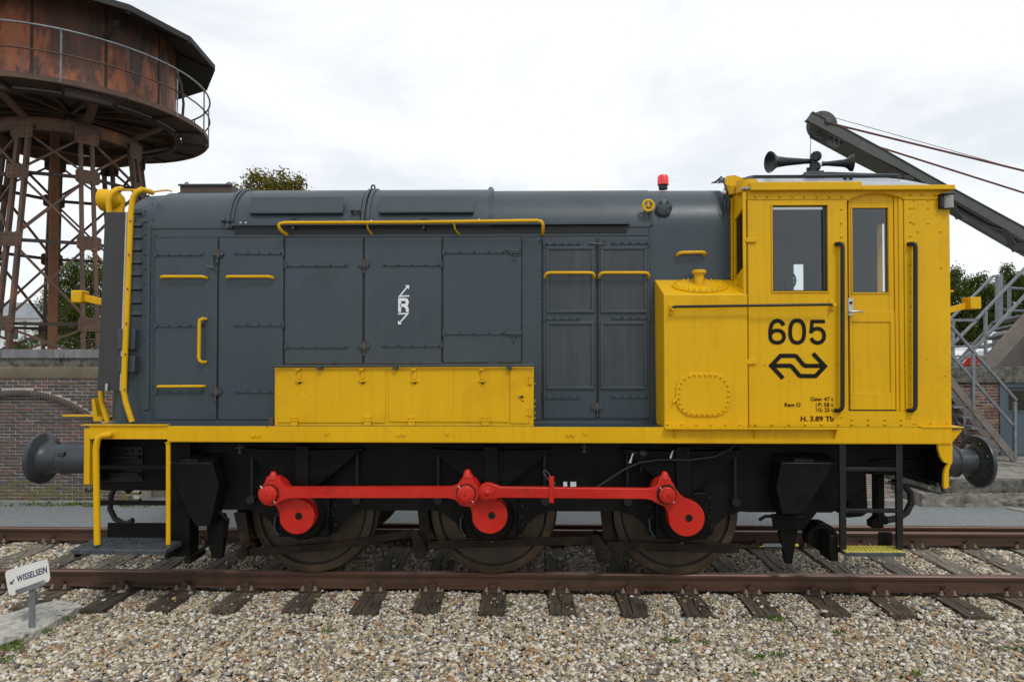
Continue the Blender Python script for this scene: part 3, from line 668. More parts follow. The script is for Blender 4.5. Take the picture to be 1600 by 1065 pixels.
railtube('roof_conduit', [P(236,300,.55),P(262,297,.5),P(268,299,.5)], .009)
# headlamp
q = P(178,313,.72); mb = MB(); mb.lathe((q.x+.09,q.y,q.z+.0),(-1,0,.02),[(0,.045),(.03,.075),(.08,.098),(.19,.108),(.205,.112),(.21,.10)],28)
mb.box(q.x+.0,q.x+.10,q.y-.02,q.y+.02,q.z-.16,q.z); hl = mb.build('headlamp', M['yellow'], loco, smooth=40)
# lower lamp bracket and coupling shelf on the left
mb = MB(); o_ = []
for px,py in ((149,624),(153,621),(158,650),(166,652),(166,657),(152,657)): q = P(px,py,.7); o_.append((q.x,q.z))
mb.prism(o_, -.76, -.60); mb.build('lamp_bracket', M['yellow'], loco, bevel=.003)
mb = MB(); a = P(98,649,.66); b_ = P(160,650,.66); mb.box(a.x,b_.x,-.67,-.60,a.z-.008,a.z+.006); mb.build('shelf', M['yellow'], loco)
# coupling pole sockets
mb = MB(); a = P(131,464,.55); mb.box(a.x-.085,a.x+.03,-.63,-.50,a.z-.065,a.z+.065); lb=mb.build('lamp_socket', M['yellow'], loco, bevel=.015)
mb = MB(); mb.bar(P(131,465,.56), P(170,474,.56), .06, .07); mb.build('socket_arm', M['yellow'], lb, bevel=.006)
mb = MB(); a = P(1517,473,1.0); mb.box(a.x-.045,a.x+.055,-1.06,-.94,a.z-.06,a.z+.05); lb=mb.build('lamp_socket', M['yellow'], loco, bevel=.006)
mb = MB(); mb.bar(P(1478,486,1.0), P(1511,477,1.0), .03, .055); mb.build('socket_arm', M['yellow'], lb, bevel=.004)
mb = MB(); mb.box(X(1482,450,1.0), X(1490,450,1.0), -1.0,-.9, Z(1485,456,1.0), Z(1485,453,1.0)); mb.build('lug', M['yellow'], loco)

# battery box --------------------------------------------------------------
mb = MB(); px_rect(mb, 429, 573, 834, 667, SB, 0, SB-SH); bb = mb.build('battery_box', M['yellow'], loco, bevel=.006)
for x0,y0,x1,y1 in ((434,579,602,660),(608,579,795,659),(797,578,827,661)):
    mb = MB(); px_rect(mb, x0,y0,x1,y1, SB, .008, 0); mb.build('box_door', M['yellow'], bb, bevel=.003)
mb = MB(); mb.tube([P(428,572,SB+.03),P(835,570.5,SB+.03)], .0125, 8); mb.build('top_tube', M['greyflap'], bb)
for px in (500,618,796):
    m2 = MB(); q = P(px,572,SB+.03); m2.box(q.x-.022,q.x+.022,q.y-.022,q.y+.03,q.z-.03,q.z+.018); m2.build('tube_clip', M['greyflap'], bb, bevel=.004)
for px in (514,647,770):
    m2 = MB(); q = P(px,567,SH+.03); m2.box(q.x-.05,q.x+.05,q.y-.02,q.y+.02,q.z-.008,q.z+.008); m2.build('hasp_plate', M['greyflap'], bb, bevel=.002)
ZT = SB+.008
for px in (468,567,648,754):
    mb = MB(); px_rect(mb, px-2.3, 580, px+2.3, 592, ZT, .014, 0); q = P(px, 577, ZT); mb.box(q.x-.025,q.x+.012,-ZT-.035,-ZT,q.z-.008,q.z+.008)
    q = P(px, 595, ZT); mb.box(q.x-.038,q.x+.038,-ZT-.018,-ZT-.008,q.z-.004,q.z+.004); mb.cyl((q.x,-ZT,q.z),(q.x,-ZT-.03,q.z),.012,n=8); mb.build('hasp', M['yellow'], bb, bevel=.0015)
    m2 = MB(); px_rect(m2, px-1.6, 597, px+1.6, 599.5, ZT, .006, 0); m2.build('hasp_pin', M['oily'], bb)
for px in (460,574.5,643,759):
    mb = MB(); px_rect(mb, px-5.5, 650, px+5.5, 667, ZT, .011, 0); q = P(px,657,ZT+.008); mb.cyl((q.x-.036,q.y,q.z),(q.x+.036,q.y,q.z),.009,n=8)
    for dx in (-3,3):
        for dy in (652.5,664): mb.rivet(P(px+dx,dy,ZT+.011), r=.010, h=1)
    mb.build('hinge', M['yellow'], bb)
for py in (594,643):
    mb = MB(); px_rect(mb, 821.5, py-6.5, 832, py+6.5, ZT, .005, 0); q = P(827,py,ZT+.008); mb.cyl((q.x,q.y,q.z-.036),(q.x,q.y,q.z+.036),.008,n=8)
    for dx in (824,830):
        for dy in (-4,4): mb.rivet(P(dx,py+dy,ZT+.005), r=.007)
    mb.build('hinge', M['yellow'], bb)
mb = MB(); q = P(815,619.5,ZT+.01); mb.box(q.x-.008,q.x+.016,q.y-.01,q.y+.01,q.z-.008,q.z+.008); mb.box(q.x-.035,q.x,q.y-.006,q.y,q.z-.003,q.z+.003); mb.build('lock', M['ink'], bb); mb = MB(); mb.rivet(P(817,626.5,ZT), r=.008); mb.build('keyhole', M['ink'], bb)
mb = MB(); px_rect(mb, 421,653,428,667, SB-.05, .02, .02); mb.build('stop_block', M['brown'], bb, bevel=.004)
mb = MB()
for py in (599,626,635,645,653): mb.rivet(P(835.5,py,SB-.01),(1,0,0),r=.010)
mb.build('rivets', M['yellow'], bb, kind='stuff')

# footplate and valance -----------------------------------------------------
XL, XR = X(139,680,SV), X(1487,680,SV)
mb = MB(); mb.box(XL, XR, -SV+.002, SV, ZF-.02, ZF); mb.build('footplate', M['grey'], loco)
mb = MB(); zt_ = ZF+.003; zb_ = Z(800,690.5,SV)
mb.box(X(262,680,SV), XR, -SV-.006, -SV+.002, zb_, zt_); mb.box(XL, X(262,680,SV)-.001, -SV-.0, -SV+.008, zb_+.018, zt_+.006)
mb.box(X(262,680,SV), XR, -SV-.004, -SV+.06, zb_-.006, zb_-.0005)
val = mb.build('valance', M['yellow'], loco, bevel=.002)
mb = MB(); mb.box(X(128,668,SV), X(262,668,SV), -SV-.02, -SV+.05, ZF+.009, ZF+.014); mb.build('deck_lip', M['yellow'], loco)
mb = MB()
for px,py in ((396,680),(403.5,680),(511,676.5),(623,678.5),(631,678.5),(699,676.5),(888,678.5),(896,678.5),(915,676.5)): mb.hexb(P(px,py,SV+.006), r=.019, h=.012)
mb.build('valance_bolts', M['yellow'], val, kind='stuff')
mb = MB(); xa, xb = X(1040,669,SV+.06), X(1312,669,SV+.06); mb.box(xa, xb, -SV-.07, -SV-.0065, ZF-.006, ZF+.004)
for px in (1054,1178,1303):
    xx = X(px,680,SV); mb.add([(xx-.004,-SV-.0065,ZF-.007),(xx-.004,-SV-.065,ZF-.007),(xx-.004,-SV-.0065,ZF-.10),(xx+.004,-SV-.0065,ZF-.007),(xx+.004,-SV-.065,ZF-.007),(xx+.004,-SV-.0065,ZF-.10)],[(0,1,2),(5,4,3),(0,3,4,1),(1,4,5,2),(2,5,3,0)])
mb.build('step_ledge', M['yellow'], loco)
mb = MB(); mb.box(X(1440,669,SV), X(1505,669,SV), -SV-.015, -.6, ZF+.004, ZF+.012)
o_ = [];
for px,py in ((1472,690),(1487,690),(1503,671),(1487,671)): q = P(px,py,SV-.02); o_.append((q.x,q.z))
mb.prism(o_, -SV+.01, -SV+.03)
q = X(1437,672,SV)
mb.build('end_bracket', M['yellow'], loco)

# fuel tank -----------------------------------------------------------------
ST2 = 1.26
f0 = P(1037.5,460,ST2); f1 = P(1168,459,ST2); b0 = P(1022.5,437,SH); b1x = f1.x
zfb = ZF+.002
mb = MB()
v = [(f0.x,-ST2,f0.z),(b1x,-ST2,f0.z),(b1x,-SH,b0.z),(b0.x,-SH,b0.z),(f0.x,-ST2,zfb),(b1x,-ST2,zfb),(b1x,-SH,zfb),(X(1025,660,SH),-SH,zfb)]
mb.add(v, [(0,1,2,3),(4,5,1,0),(7,4,0,3),(5,6,2,1),(6,7,3,2)]); tank = mb.build('fuel_tank', M['yellow'], loco, bevel=.008)
slope = Vector((0, ST2-SH, b0.z-f0.z)).normalized(); nrm = Vector((0,-slope.z,slope.y))
ct = Vector((X(1092,446,1.08), -(ST2+SH)/2+.0, (f0.z+b0.z)/2)); rx = X(1134,446,1.08)-X(1049,446,1.08); rx /= 2; ry = .145
def onlid(a, k, h=0): return ct + Vector((1,0,0))*rx*k*math.cos(a) + slope*ry*k*math.sin(a) + nrm*h
mb = MB(); n = 40; lv = [onlid(2*math.pi*i/n,1,0) for i in range(n)] + [onlid(2*math.pi*i/n,1,.016) for i in range(n)] + [onlid(2*math.pi*i/n,.97,.02) for i in range(n)]
mb.add(lv, [(i,(i+1)%n,(i+1)%n+n,i+n) for i in range(n)] + [(i+n,(i+1)%n+n,(i+1)%n+2*n,i+2*n) for i in range(n)] + [tuple(range(2*n,3*n))])
lid = mb.build('tank_lid', M['yellow'], tank)
mb = MB()
for i in range(26): mb.rivet(onlid(2*math.pi*i/26,.90,.018), nrm, r=.014, h=1.0)
mb.build('lid_bolts', M['yellow'], tank, kind='stuff')
q = ct + nrm*.01 + Vector((0,.02,0)); mb = MB(); mb.lathe(q, (0,0,1), [(0,.045),(.10,.045),(.102,.052),(.118,.052),(.12,.066),(.145,.064),(.150,.055)], 24); mb.build('filler_cap', M['yellow'], tank)
# oval hatch
cx, cz = X(1099,616,ST2), Z(1099,616,ST2); hw = (X(1142,616,ST2)-X(1056,616,ST2))/2; hh = (Z(1099,583,ST2)-Z(1099,650.5,ST2))/2; rr_ = hh*.80
def rrect(k, n=8):
    pts=[]; r = rr_*k; w_, h_ = hw*k, hh*k
    for cxs, czs, a0 in ((1,1,0),(-1,1,90),(-1,-1,180),(1,-1,270)):
        for i in range(n+1): t = math.radians(a0+90*i/n); pts.append((cx+cxs*(w_-r)+r*math.cos(t), cz+czs*(h_-r)+r*math.sin(t)))
    return pts
mb = MB(); mb.prism(rrect(1), -ST2-.016, -ST2); ov = mb.build('oval_hatch', M['yellow'], tank, bevel=.004)
mb = MB(); ring = rrect(.89, 12); per = [0]
for i in range(len(ring)): a=ring[i]; b_=ring[(i+1)%len(ring)]; per.append(per[-1]+math.hypot(a[0]-b_[0],a[1]-b_[1]))
for k in range(28):
    d = per[-1]*k/28; i = max(j for j in range(len(ring)) if per[j]<=d); t=(d-per[i])/max(1e-9,per[i+1]-per[i]); a=ring[i]; b_=ring[(i+1)%len(ring)]
    mb.rivet((a[0]+(b_[0]-a[0])*t,-ST2-.016,a[1]+(b_[1]-a[1])*t), r=.012, h=1.0)
mb.build('hatch_bolts', M['yellow'], tank, kind='stuff')
mb = MB(); q = P(1057,623,ST2+.02); mb.tube([q+Vector((.02,0,.03)),q,q+Vector((-.03,-.01,-.03))], .010, 8); mb.build('drain_tap', M['yellow'], tank)
mb = MB(); px_rect(mb, 1038, 659, 1160, 667, ST2, .010, 0); mb.build('tank_flange', M['yellow'], tank)
mb = MB()
for i in range(6): mb.rivet(P(1043+i*22.6,662.5,ST2+.01), r=.013, h=.8)
for px in (1030,1036): mb.rivet(P(px,661,ST2-.15), r=.01)
mb.build('flange_bolts', M['yellow'], tank, kind='stuff')

# cab -------------------------------------------------------------------------
CX0, CX1 = X(1169,480,SC), X(1485,480,SC); CB = X(1140,400,SH)       # side wall from CX0 to CX1, front wall slants back to CB
ZG = Z(1400,290,SC+.04)          # gutter
def wall_panel(m_, x0, x1, z0, z1, y0, y1): m_.box(x0, x1, y0, y1, z0, z1)
wx0, wx1, wz0, wz1 = X(1207,390,SC), X(1293,390,SC), Z(1250,455,SC), Z(1250,321,SC)
dx0, dx1 = X(1324.5,480,SC), X(1414,480,SC); dz0, dz1 = Z(1360,642,SC), Z(1360,313,SC)
th = .045; zc0 = ZF+.002
mb = MB(); yn, yi = -SC, -SC+th
mb.box(CX0, wx0, yn, yi, zc0, ZG); mb.box(wx0, wx1, yn, yi, zc0, wz0); mb.box(wx0, wx1, yn, yi, wz1, ZG); mb.box(wx1, dx0, yn, yi, zc0, ZG)
mb.box(dx0, dx1, yn, yi, zc0, dz0); mb.box(dx1, CX1, yn, yi, zc0, ZG)
# arched head above the door recess
arc = [(dx0, ZG), (dx0, Z(1326,331,SC))]
for i in range(0, 13):
    t = i/12; px = 1326+ (1414-1326)*t; py = 313 - 11*math.sin(math.pi*t)**.8; arc.append((X(px,py,SC), Z(px,py,SC)))
arc[1] = (dx0, arc[2][1]); arc += [(dx1, ZG)]
mb.prism(arc, yn, yi)
cab = mb.build('cab_side', M['yellow'], loco)
# far side wall with its openings
mb = MB(); yf, yo = SC-th, SC
fw = [X(1238,430,-SC), X(1257,430,-SC), Z(1248,456,-SC), Z(1248,413,-SC)]; fd = [X(1262,430,-SC)]
mb.box(CX0, fw[0], yf, yo, zc0, ZG); mb.box(fw[0], fw[1], yf, yo, zc0, fw[2]); mb.box(fw[0], fw[1], yf, yo, fw[3], ZG); mb.box(fw[1], fd[0], yf, yo, zc0, ZG)
mb.box(fd[0], CX1, yf, yo, zc0, ZG)
mb.build('far_cab_side', M['yellow'], loco)
mb = MB(); ze0, ze1 = Z(1387,456,.24), Z(1387,348,.24); xe0, xe1 = CX1-.06, CX1-.001
mb.box(xe0, xe1, -SC+th, -.290, zc0, ZG-.052); mb.box(xe0, xe1, -.150, SC-th, zc0, ZG-.052); mb.box(xe0, xe1, -.290, -.150, zc0, ze0); mb.box(xe0, xe1, -.290, -.150, ze1, ZG-.052)
pr_ = [(-SC+th, ZG-.0515), (SC-th, ZG-.0515)] + [(SC-th-(2*SC-2*th)*i/16, ZG-.012+.315*.42*(1-(abs(SC-th-(2*SC-2*th)*i/16)/(SC+.03))**2.2)) for i in range(17)]
k_ = len(pr_); mb.add([(xe0,y,z) for y,z in pr_]+[(xe1-.02,y,z) for y,z in pr_], [tuple(range(k_-1,-1,-1)), tuple(range(k_,2*k_))]+[(i,(i+1)%k_,(i+1)%k_+k_,i+k_) for i in range(k_)])
mb.build('cab_end', M['yellow'], loco)
mb = MB(); mb.box(CX0+.02, CX1-th-.01, SC-th-.02, SC-th-.004, zc0+.05, fw[2]-.01); mb.box(CX0+.05, CX1-.1, -SC+th+.01, SC-th-.03, zc0, zc0+.04)
mb.box(X(1288,440,-.3), X(1325,440,-.3), .2, .6, ZF+.05, Z(1270,418,-.3)); mb.box(X(1200,440,0), X(1220,440,0), -.2, .3, ZF+.05, Z(1220,436,0))
mb.box(X(1345,430,-.2), X(1372,430,-.2), .1, .4, ZF+.05, Z(1355,430,-.2)); mb.build('cab_interior', M['dark_inside'], loco, bevel=.02)
mb = MB(); sx_ = X(1272,430,.1); mb.box(sx_-.03, sx_+.03, -.28, .12, Z(1272,456,.1)-.4, Z(1272,405,.1)); mb.box(sx_, sx_+.4, -.28, .12, Z(1272,456,.1)-.45, Z(1272,456,.1)-.38); mb.build('driver_seat', M['rubber'], loco, bevel=.02)
mb = MB(); q = P(1228,438,.3); mb.tube([(q.x+.10*math.cos(t), q.y, q.z+.10*math.sin(t)) for t in np.linspace(0,2*math.pi,24,endpoint=False)], .011, 8, closed=True); mb.tube([(q.x,q.y,q.z),(q.x,q.y+.25,q.z-.05)], .014, 8); mb.box(q.x-.1,q.x+.1,q.y-.005,q.y+.005,q.z-.012,q.z+.012); mb.build('brake_wheel', M['buffer'], loco, smooth=60)
# cab front wall, standing obliquely between hood and side, with its corner window
A = Vector((CX0, -SC, 0)); B = Vector((X(1143,400,SH-.02), -SH+.02, 0)); dAB = (B-A).normalized(); nAB = Vector((dAB.y, -dAB.x, 0)); 
if nAB.x > 0: nAB = -nAB
def FW(t, z, off=0): q = A.lerp(B, t) + nAB*off; return Vector((q.x, q.y, z))
wt0, wt1 = .32, .80; wza, wzb = Z(1150,419,1.1)-.05, Z(1150,333,1.1)+.0
mb = MB()
def fq(t0, z0, t1, z1, z0b=None, z1b=None):
    z0b = z0 if z0b is None else z0b; z1b = z1 if z1b is None else z1b
    vs = [FW(t0,z0),FW(t1,z0b),FW(t1,z1b),FW(t0,z1),FW(t0,z0,-.04),FW(t1,z0b,-.04),FW(t1,z1b,-.04),FW(t0,z1,-.04)]
    mb.add(vs, [(0,1,2,3),(7,6,5,4),(0,4,5,1),(1,5,6,2),(2,6,7,3),(3,7,4,0)])
fq(0, zc0, wt0, ZG); fq(wt1, zc0, 1, ZG); fq(wt0, zc0, wt1, wza+.06, None, wza-.03+.0) if False else fq(wt0, zc0, wt1, wza+.05, zc0, wza-.03)
fq(wt0, wzb+.035, wt1, ZG, wzb-.045, ZG)
cf = mb.build('cab_front', M['yellow'], loco, bevel=.003)
mb = MB(); vs = [FW(wt0,wza+.05,-.02),FW(wt1,wza-.03,-.02),FW(wt1,wzb-.05,-.02),FW(wt0,wzb+.035,-.02)]; mb.add(vs+[q+Vector((.006,.004,0)) for q in vs], [(0,1,2,3),(7,6,5,4)]); mb.build('corner_pane', mat('corner_glass_reflection', (.008,.009,.010), rough=.15, spec=.3), cf)  # dark reflection of the hood put into the pane colour
mb = MB(); mb.box(CB+.0, CX0+.05, -SH, SH, Z(1150,437,SH), ZG+.05); mb.build('cab_bulkhead', M['dark_inside'], loco)
# corner angle iron
mb = MB(); px_rect(mb, 1161, 300, 1166, 657, SC+.0, .012, .0); px_rect(mb, 1169.5, 312, 1173, 664, SC, .004, 0); mb.build('corner_angle', M['yellow'], cf, bevel=.002)
mb = MB(); px_rect(mb, 1166.2, 312, 1169, 664, SC-.02, .004, 0); mb.build('corner_gap', M['inkred'], cf)
for py in (375.5,565.5):
    mb = MB(); px_rect(mb, 1164.5, py-3.2, 1181, py+3.2, SC, .022, 0); mb.build('corner_clip', M['yellow'], cf, bevel=.003)
mb = MB(); px_rect(mb, 1141.5, 310, 1144.5, 437, SH+.01, .02, 0); mb.build('corner_bead', M['yellow'], cf)
mb = MB()
for px,py in ((1148.5,446),(1153,452),(1158,455),(1150,441)): mb.rivet(P(px,py,1.1), (-.4,-.9,.2), r=.013)
for py in (340,372,400,430): mb.rivet(P(1143,py,SH+.03), r=.012)
mb.build('rivets', M['yellow'], cf, kind='stuff')
# window frame and panes
def framebox(m_, x0, x1, z0, z1, wdt, y0, y1):
    m_.box(x0-wdt, x1+wdt, y0, y1, z1, z1+wdt); m_.box(x0-wdt, x1+wdt, y0, y1, z0-wdt, z0); m_.box(x0-wdt, x0, y0, y1, z0, z1); m_.box(x1, x1+wdt, y0, y1, z0, z1)
mb = MB(); framebox(mb, wx0, wx1, wz0, wz1, .012, -SC-.010, -SC-.0005); win = mb.build('cab_window', M['yellow'], loco, bevel=.002)
mb = MB(); mb.box(wx0, wx1, -SC+.026, -SC+.032, wz0, wz1-.03); mb.build('pane', M['glass'], win)
mb = MB(); mb.box(wx0, wx1-.03, -SC+.016, -SC+.036, wz1-.035, wz1-.012); mb.build('sash_bar', M['steel'], win)
mb = MB(); mb.box(wx0, wx0+.012, -SC+.012, -SC+.04, wz0, wz1); mb.box(wx1-.035, wx1, -SC+.012, -SC+.04, wz0, wz1); mb.box(wx0, wx1, -SC+.012, -SC+.04, wz0, wz0+.012); mb.build('sash_frame', M['rubber'], win)
# door leaf, recessed
mb = MB(); yr = -SC+.030; yl = -SC+.070
lx0, lx1 = X(1327,480,SC-.03), X(1397,480,SC-.03); pz0, pz1 = Z(1358,457,SC-.03), Z(1358,325,SC-.03); pxa, pxb = X(1331.5,390,SC-.03), X(1388,390,SC-.03)
qz0, qz1 = Z(1358,613,SC-.03), Z(1358,503,SC-.03); qxa, qxb = X(1331,550,SC-.03), X(1391,550,SC-.03); zt2 = Z(1360,303,SC-.03)+.02
mb.box(lx0, pxa, yr, yl, dz0, zt2); mb.box(pxb, lx1, yr, yl, dz0, zt2); mb.box(pxa, pxb, yr, yl, pz1, zt2); mb.box(pxa, pxb, yr, yl, dz0+.0, pz0)
dr = mb.build('cab_door', M['yellow'], loco, bevel=.003)
# raised stiles round lower sunk panel
mb = MB(); y2 = yr-.010
mb.box(lx0, qxa, y2, yr-.0005, qz0-.12, qz1+.10) ; mb.box(qxb, lx1, y2, yr-.0005, dz0, qz1+.10); mb.box(qxa, qxb, y2, yr-.0005, qz1, qz1+.10); mb.box(qxa, qxb, y2, yr-.0005, dz0, qz0)
mb.box(lx0, qxa, y2, yr-.0005, dz0, qz0-.12)
mb.build('panel_frame', M['yellow'], dr, bevel=.003)
mb = MB(); framebox(mb, pxa, pxb, pz0, pz1, .012, yr-.008, yr-.0005); mb.build('pane_bead', M['yellow'], dr, bevel=.002)
mb = MB(); mb.box(pxa, pxb, yr+.014, yr+.020, pz0, pz1); mb.build('pane', M['glass'], dr)
mb = MB(); mb.box(lx1+.004, X(1412,480,SC-.02), -SC+.018, yl, dz0, zt2); mb.box(X(1404,480,SC-.02), X(1413.5,480,SC), -SC+.006, -SC+.0175, dz0, zt2-.0); mb.build('door_post', M['yellow'], dr, bevel=.006)
mb = MB(); mb.box(lx0, lx1, yr-.02, yr-.001, dz0, dz0+.012); mb.build('threshold', M['oily'], dr)
mb = MB(); mb.box(dx0, dx1, yl+.002, yl+.01, dz0, pz0-.03); mb.build('door_back', M['dark_inside'], dr)
mb = MB(); px_rect(mb, 1325, 466, 1333, 493, SC, .006, -.0); hp = mb.build('lock_plate', M['steel'], dr, bevel=.002)
mb = MB(); q = P(1329.5,473,SC+.006); mb.cyl((q.x,q.y+.002,q.z),(q.x,q.y-.008,q.z),.012,n=14); mb.build('keyhole', M['ink'], dr)
mb = MB(); mb.tube([P(1330,487,SC+.0),P(1330,487,SC+.04),P(1334,486.5,SC+.045),P(1343,486.5,SC+.045),P(1349,487.5,SC+.035)], .008, 8); mb.build('door_handle', M['steel'], dr)
# cab head plates and rivets
mb = MB(); mb.box(CX0, X(1326,306,SC), -SC-.008, -SC-.0005, Z(1240,311.5,SC), Z(1240,297,SC)); 
arch = []
for i in range(0, 15):
    t = i/14; px = 1326+(1410-1326)*t; py = 310.5 - 10*math.sin(math.pi*t)**.8; arch.append((X(px,py,SC), Z(px,py,SC)))
top_ = [(X(1410,297,SC), Z(1410,297,SC)), (X(1326,297,SC), Z(1326,297,SC))]
mb.prism(arch+top_, -SC-.008, -SC-.0005); mb.box(X(1410,306,SC)+.0005, CX1, -SC-.008, -SC-.0005, Z(1440,311.5,SC), Z(1440,297,SC)); mb.build('head_plate', M['yellow'], cab, bevel=.002)
mb = MB(); mb.box(X(1170,287,SC), X(1342,287,SC), -SC-.055, -SC+.03, Z(1250,297,SC+.05), Z(1250,284,SC+.05)); mb.box(X(1342,290,SC)+.0005, CX1+.02, -SC-.055, -SC+.03, Z(1400,296.5,SC+.05), Z(1400,289,SC+.05)); gut = mb.build('cab_gutter', M['yellow'], loco, bevel=.006)
mb = MB(); q = P(1167,292,1.12); mb.tube_raw([Vector((q.x,q.y,q.z-.06)),Vector((q.x,q.y,q.z+.05))],[.095,.095],Vector((0,0,1)),28); mb.build('gutter_corner', M['yellow'], gut)
mb = MB(); q = P(1144,291,.95); mb.tube_raw([Vector((q.x,q.y-.03,q.z-.09)),Vector((q.x,q.y-.03,q.z-.02)),Vector((q.x,q.y-.03,q.z-.015))],[.05,.058,.03],Vector((0,0,1)),20); mb.box(q.x-.05,q.x+.09,q.y-.06,q.y+.1,q.z-.015,q.z+.0)
o_ = [(q.x-.06,q.z+.0),(q.x+.16,q.z+.0),(q.x+.12,q.z+.09),(q.x+.04,q.z+.12),(q.x-.04,q.z+.11)]
mb.prism(o_, q.y+.05, q.y+.06); mb.build('corner_bracket', M['yellow'], gut)
mb = MB()
for i in range(8): mb.rivet(P(1180+i*19.3,307,SC+.008), r=.014, h=1)
for px in (1423,1441,1460,1479): mb.rivet(P(px,304,SC+.008), r=.014, h=1)
for py in range(0,16): mb.rivet(P(1314.5,327+py*21.6,SC), r=.011, h=.9); mb.rivet(P(1422.5,325+py*21.8,SC), r=.011, h=.9)
for i in range(6): mb.rivet(P(1180.5+i*25.8,662.5,SC), r=.013, h=.9)
for px in (1331,1357,1382.5,1408):
    for py in (655,662.5): mb.rivet(P(px,py,SC), r=.013, h=.9)
for px,py in ((1429,661.5),(1454,661),(1479,660),(1195,569),(1307,567),(1428,313),(1450,313),(1428,325),(1450,325),(1428,349),(1450,349),(1434,362),(1470,362),(1470,418)): mb.rivet(P(px,py,SC), r=.010, h=.9)
mb.build('rivets', M['yellow'], cab, kind='stuff')
# cab roof
mb = MB(); nx, ny = 24, 20; xr0, xr1 = CX0-.04, CX1+.01
for i in range(nx+1):
    x = xr0+(xr1-xr0)*i/nx; e = min(x-xr0, xr1-x); fall = 1-(max(0, .30-e)/.30)**2*.75
    for j in range(ny+1):
        y = -SC-.03 + (2*SC+.06)*j/ny; tt = abs(y)/(SC+.03); 
        mb.v.append((x, y, ZG-.005 + .315*fall*(1-tt**2.2)))
for i in range(nx):
    for j in range(ny): a=i*(ny+1)+j; mb.f.append((a,a+ny+1,a+ny+2,a+1))
roof = mb.build('cab_roof', M['roofgrey'], loco, smooth=60)
sm_ = roof.modifiers.new('thick','SOLIDIFY'); sm_.thickness = .02
def roofz(x, y):
    e = min(x-xr0, xr1-x); fall = 1-(max(0, .30-e)/.30)**2*.75; return ZG-.005+.315*fall*(1-(abs(y)/(SC+.03))**2.2)
mb = MB()
def roofstrip(m_, xa, xb, y0, y1, h, mt=None):
    n = 10
    for i in range(n):
        x0 = xa+(xb-xa)*i/n; x1 = xa+(xb-xa)*(i+1)/n
        for (yy0, yy1) in ((y0,(y0+y1)/2),((y0+y1)/2,y1)):
            q = [(x0,yy0,roofz(x0,yy0)+h),(x1,yy0,roofz(x1,yy0)+h),(x1,yy1,roofz(x1,yy1)+h),(x0,yy1,roofz(x0,yy1)+h)]
            m_.add(q+[(a,b_,c-h-.01) for a,b_,c in q], [(0,1,2,3),(0,4,5,1),(1,5,6,2),(2,6,7,3),(3,7,4,0)])
roofstrip(mb, X(1177,278,.62), X(1433,278,.62), -.62, -.30, .035)
mb.build('roof_walkway', M['blackgloss'], loco)
mb = MB()
for px in (1142,1160,1215,1233,1330,1420,1441,1464): 
    xx = X(px,276,.5); mb.rivet((xx,-.52,roofz(xx,-.52)), (0,-.2,1), r=.018, h=1)
for px in (1157,1167,1325,1475,1316):
    xx = X(px,280,.9); mb.rivet((xx,-.95,roofz(xx,-.95)), (0,-.4,1), r=.018, h=1)
mb.build('roof_bolts', M['ink'], roof, kind='stuff')
railtube('air_pipe', [(X(px,py,.9), -.9+.0, roofz(X(px,py,.9),-.88)+.03) for px,py in ((1258,280),(1290,280),(1390,280),(1405,280))] + [(X(1414,280,.8),-.75,roofz(X(1414,280,.8),-.75)+.03)], .012, M['buffer'])
railtube('air_pipe', [(X(px,py,.7), -.68, roofz(X(px,py,.7),-.68)+.05) for px,py in ((1258,276),(1300,276),(1398,276),(1412,276))], .012, M['buffer'])
mb = MB(); q = Vector((X(1412,280,.75),-.78,0)); q.z = roofz(q.x,q.y)+.035; mb.box(q.x-.03,q.x+.04,q.y-.03,q.y+.03,q.z-.03,q.z+.03); mb.cyl(q, q+Vector((.07,0,0)), .02, n=10); mb.build('pipe_valve', M['rubber'], loco, bevel=.01)
# horns
sh_ = .55
hb = P(1268,275,sh_)
mb = MB(); mb.box(hb.x-.07,hb.x+.09,hb.y-.08,hb.y+.07,roofz(hb.x,hb.y)-.01,hb.z+.035); mb.tube([hb+Vector((0,0,0)),hb+Vector((.015,0,.10)),hb+Vector((.02,0,.16))],[.05,.035,.03],10)
mb.tube([P(1249,283,sh_+.1),P(1256,275,sh_+.05),P(1262,270,sh_),P(1262,262,sh_)],.014,8)
horn = mb.build('horn', M['blackgloss'], loco, bevel=.006)
def horntrumpet(a, b_, prof, nm='trumpet'):
    m_ = MB(); a = Vector(a); b_ = Vector(b_); Ln = (b_-a).length; m_.lathe(a, b_-a, [(Ln*t, r) for t, r in prof], 28); return m_.build(nm, M['blackgloss'], horn, smooth=50)
horntrumpet(P(1270,251,sh_)+Vector((0,.02,0)), P(1199,256,sh_)+Vector((0,-.06,0)), [(0,.024),(.2,.028),(.6,.042),(.82,.056),(.90,.074),(.955,.098),(1.0,.107),(.985,.09),(.9,.05)])
horntrumpet(P(1284,256,sh_), P(1328,257.5,sh_)+Vector((0,-.06,0)), [(0,.026),(.15,.022),(.7,.038),(.82,.050),(.92,.078),(1.0,.084),(.98,.07),(.9,.04)])
for px,py,r in ((1274,245,.052),(1273,261,.050)):
    m_ = MB(); q = P(px,py,sh_+.02); m_.lathe(q+Vector((.02,.02,0)), (-.6,-1,.1), [(0,.03),(.015,r),(.04,r),(.05,r*.8)], 24)
    for k in range(10): t = 2*math.pi*k/10; m_.rivet(q+Vector((-.015-.0,-.025,0))+Vector((math.cos(t)*.8,-math.cos(t)*.45,math.sin(t)))*r*.85, (-.6,-1,.1), r=.006)
    m_.build('diaphragm', M['blackgloss'], horn)
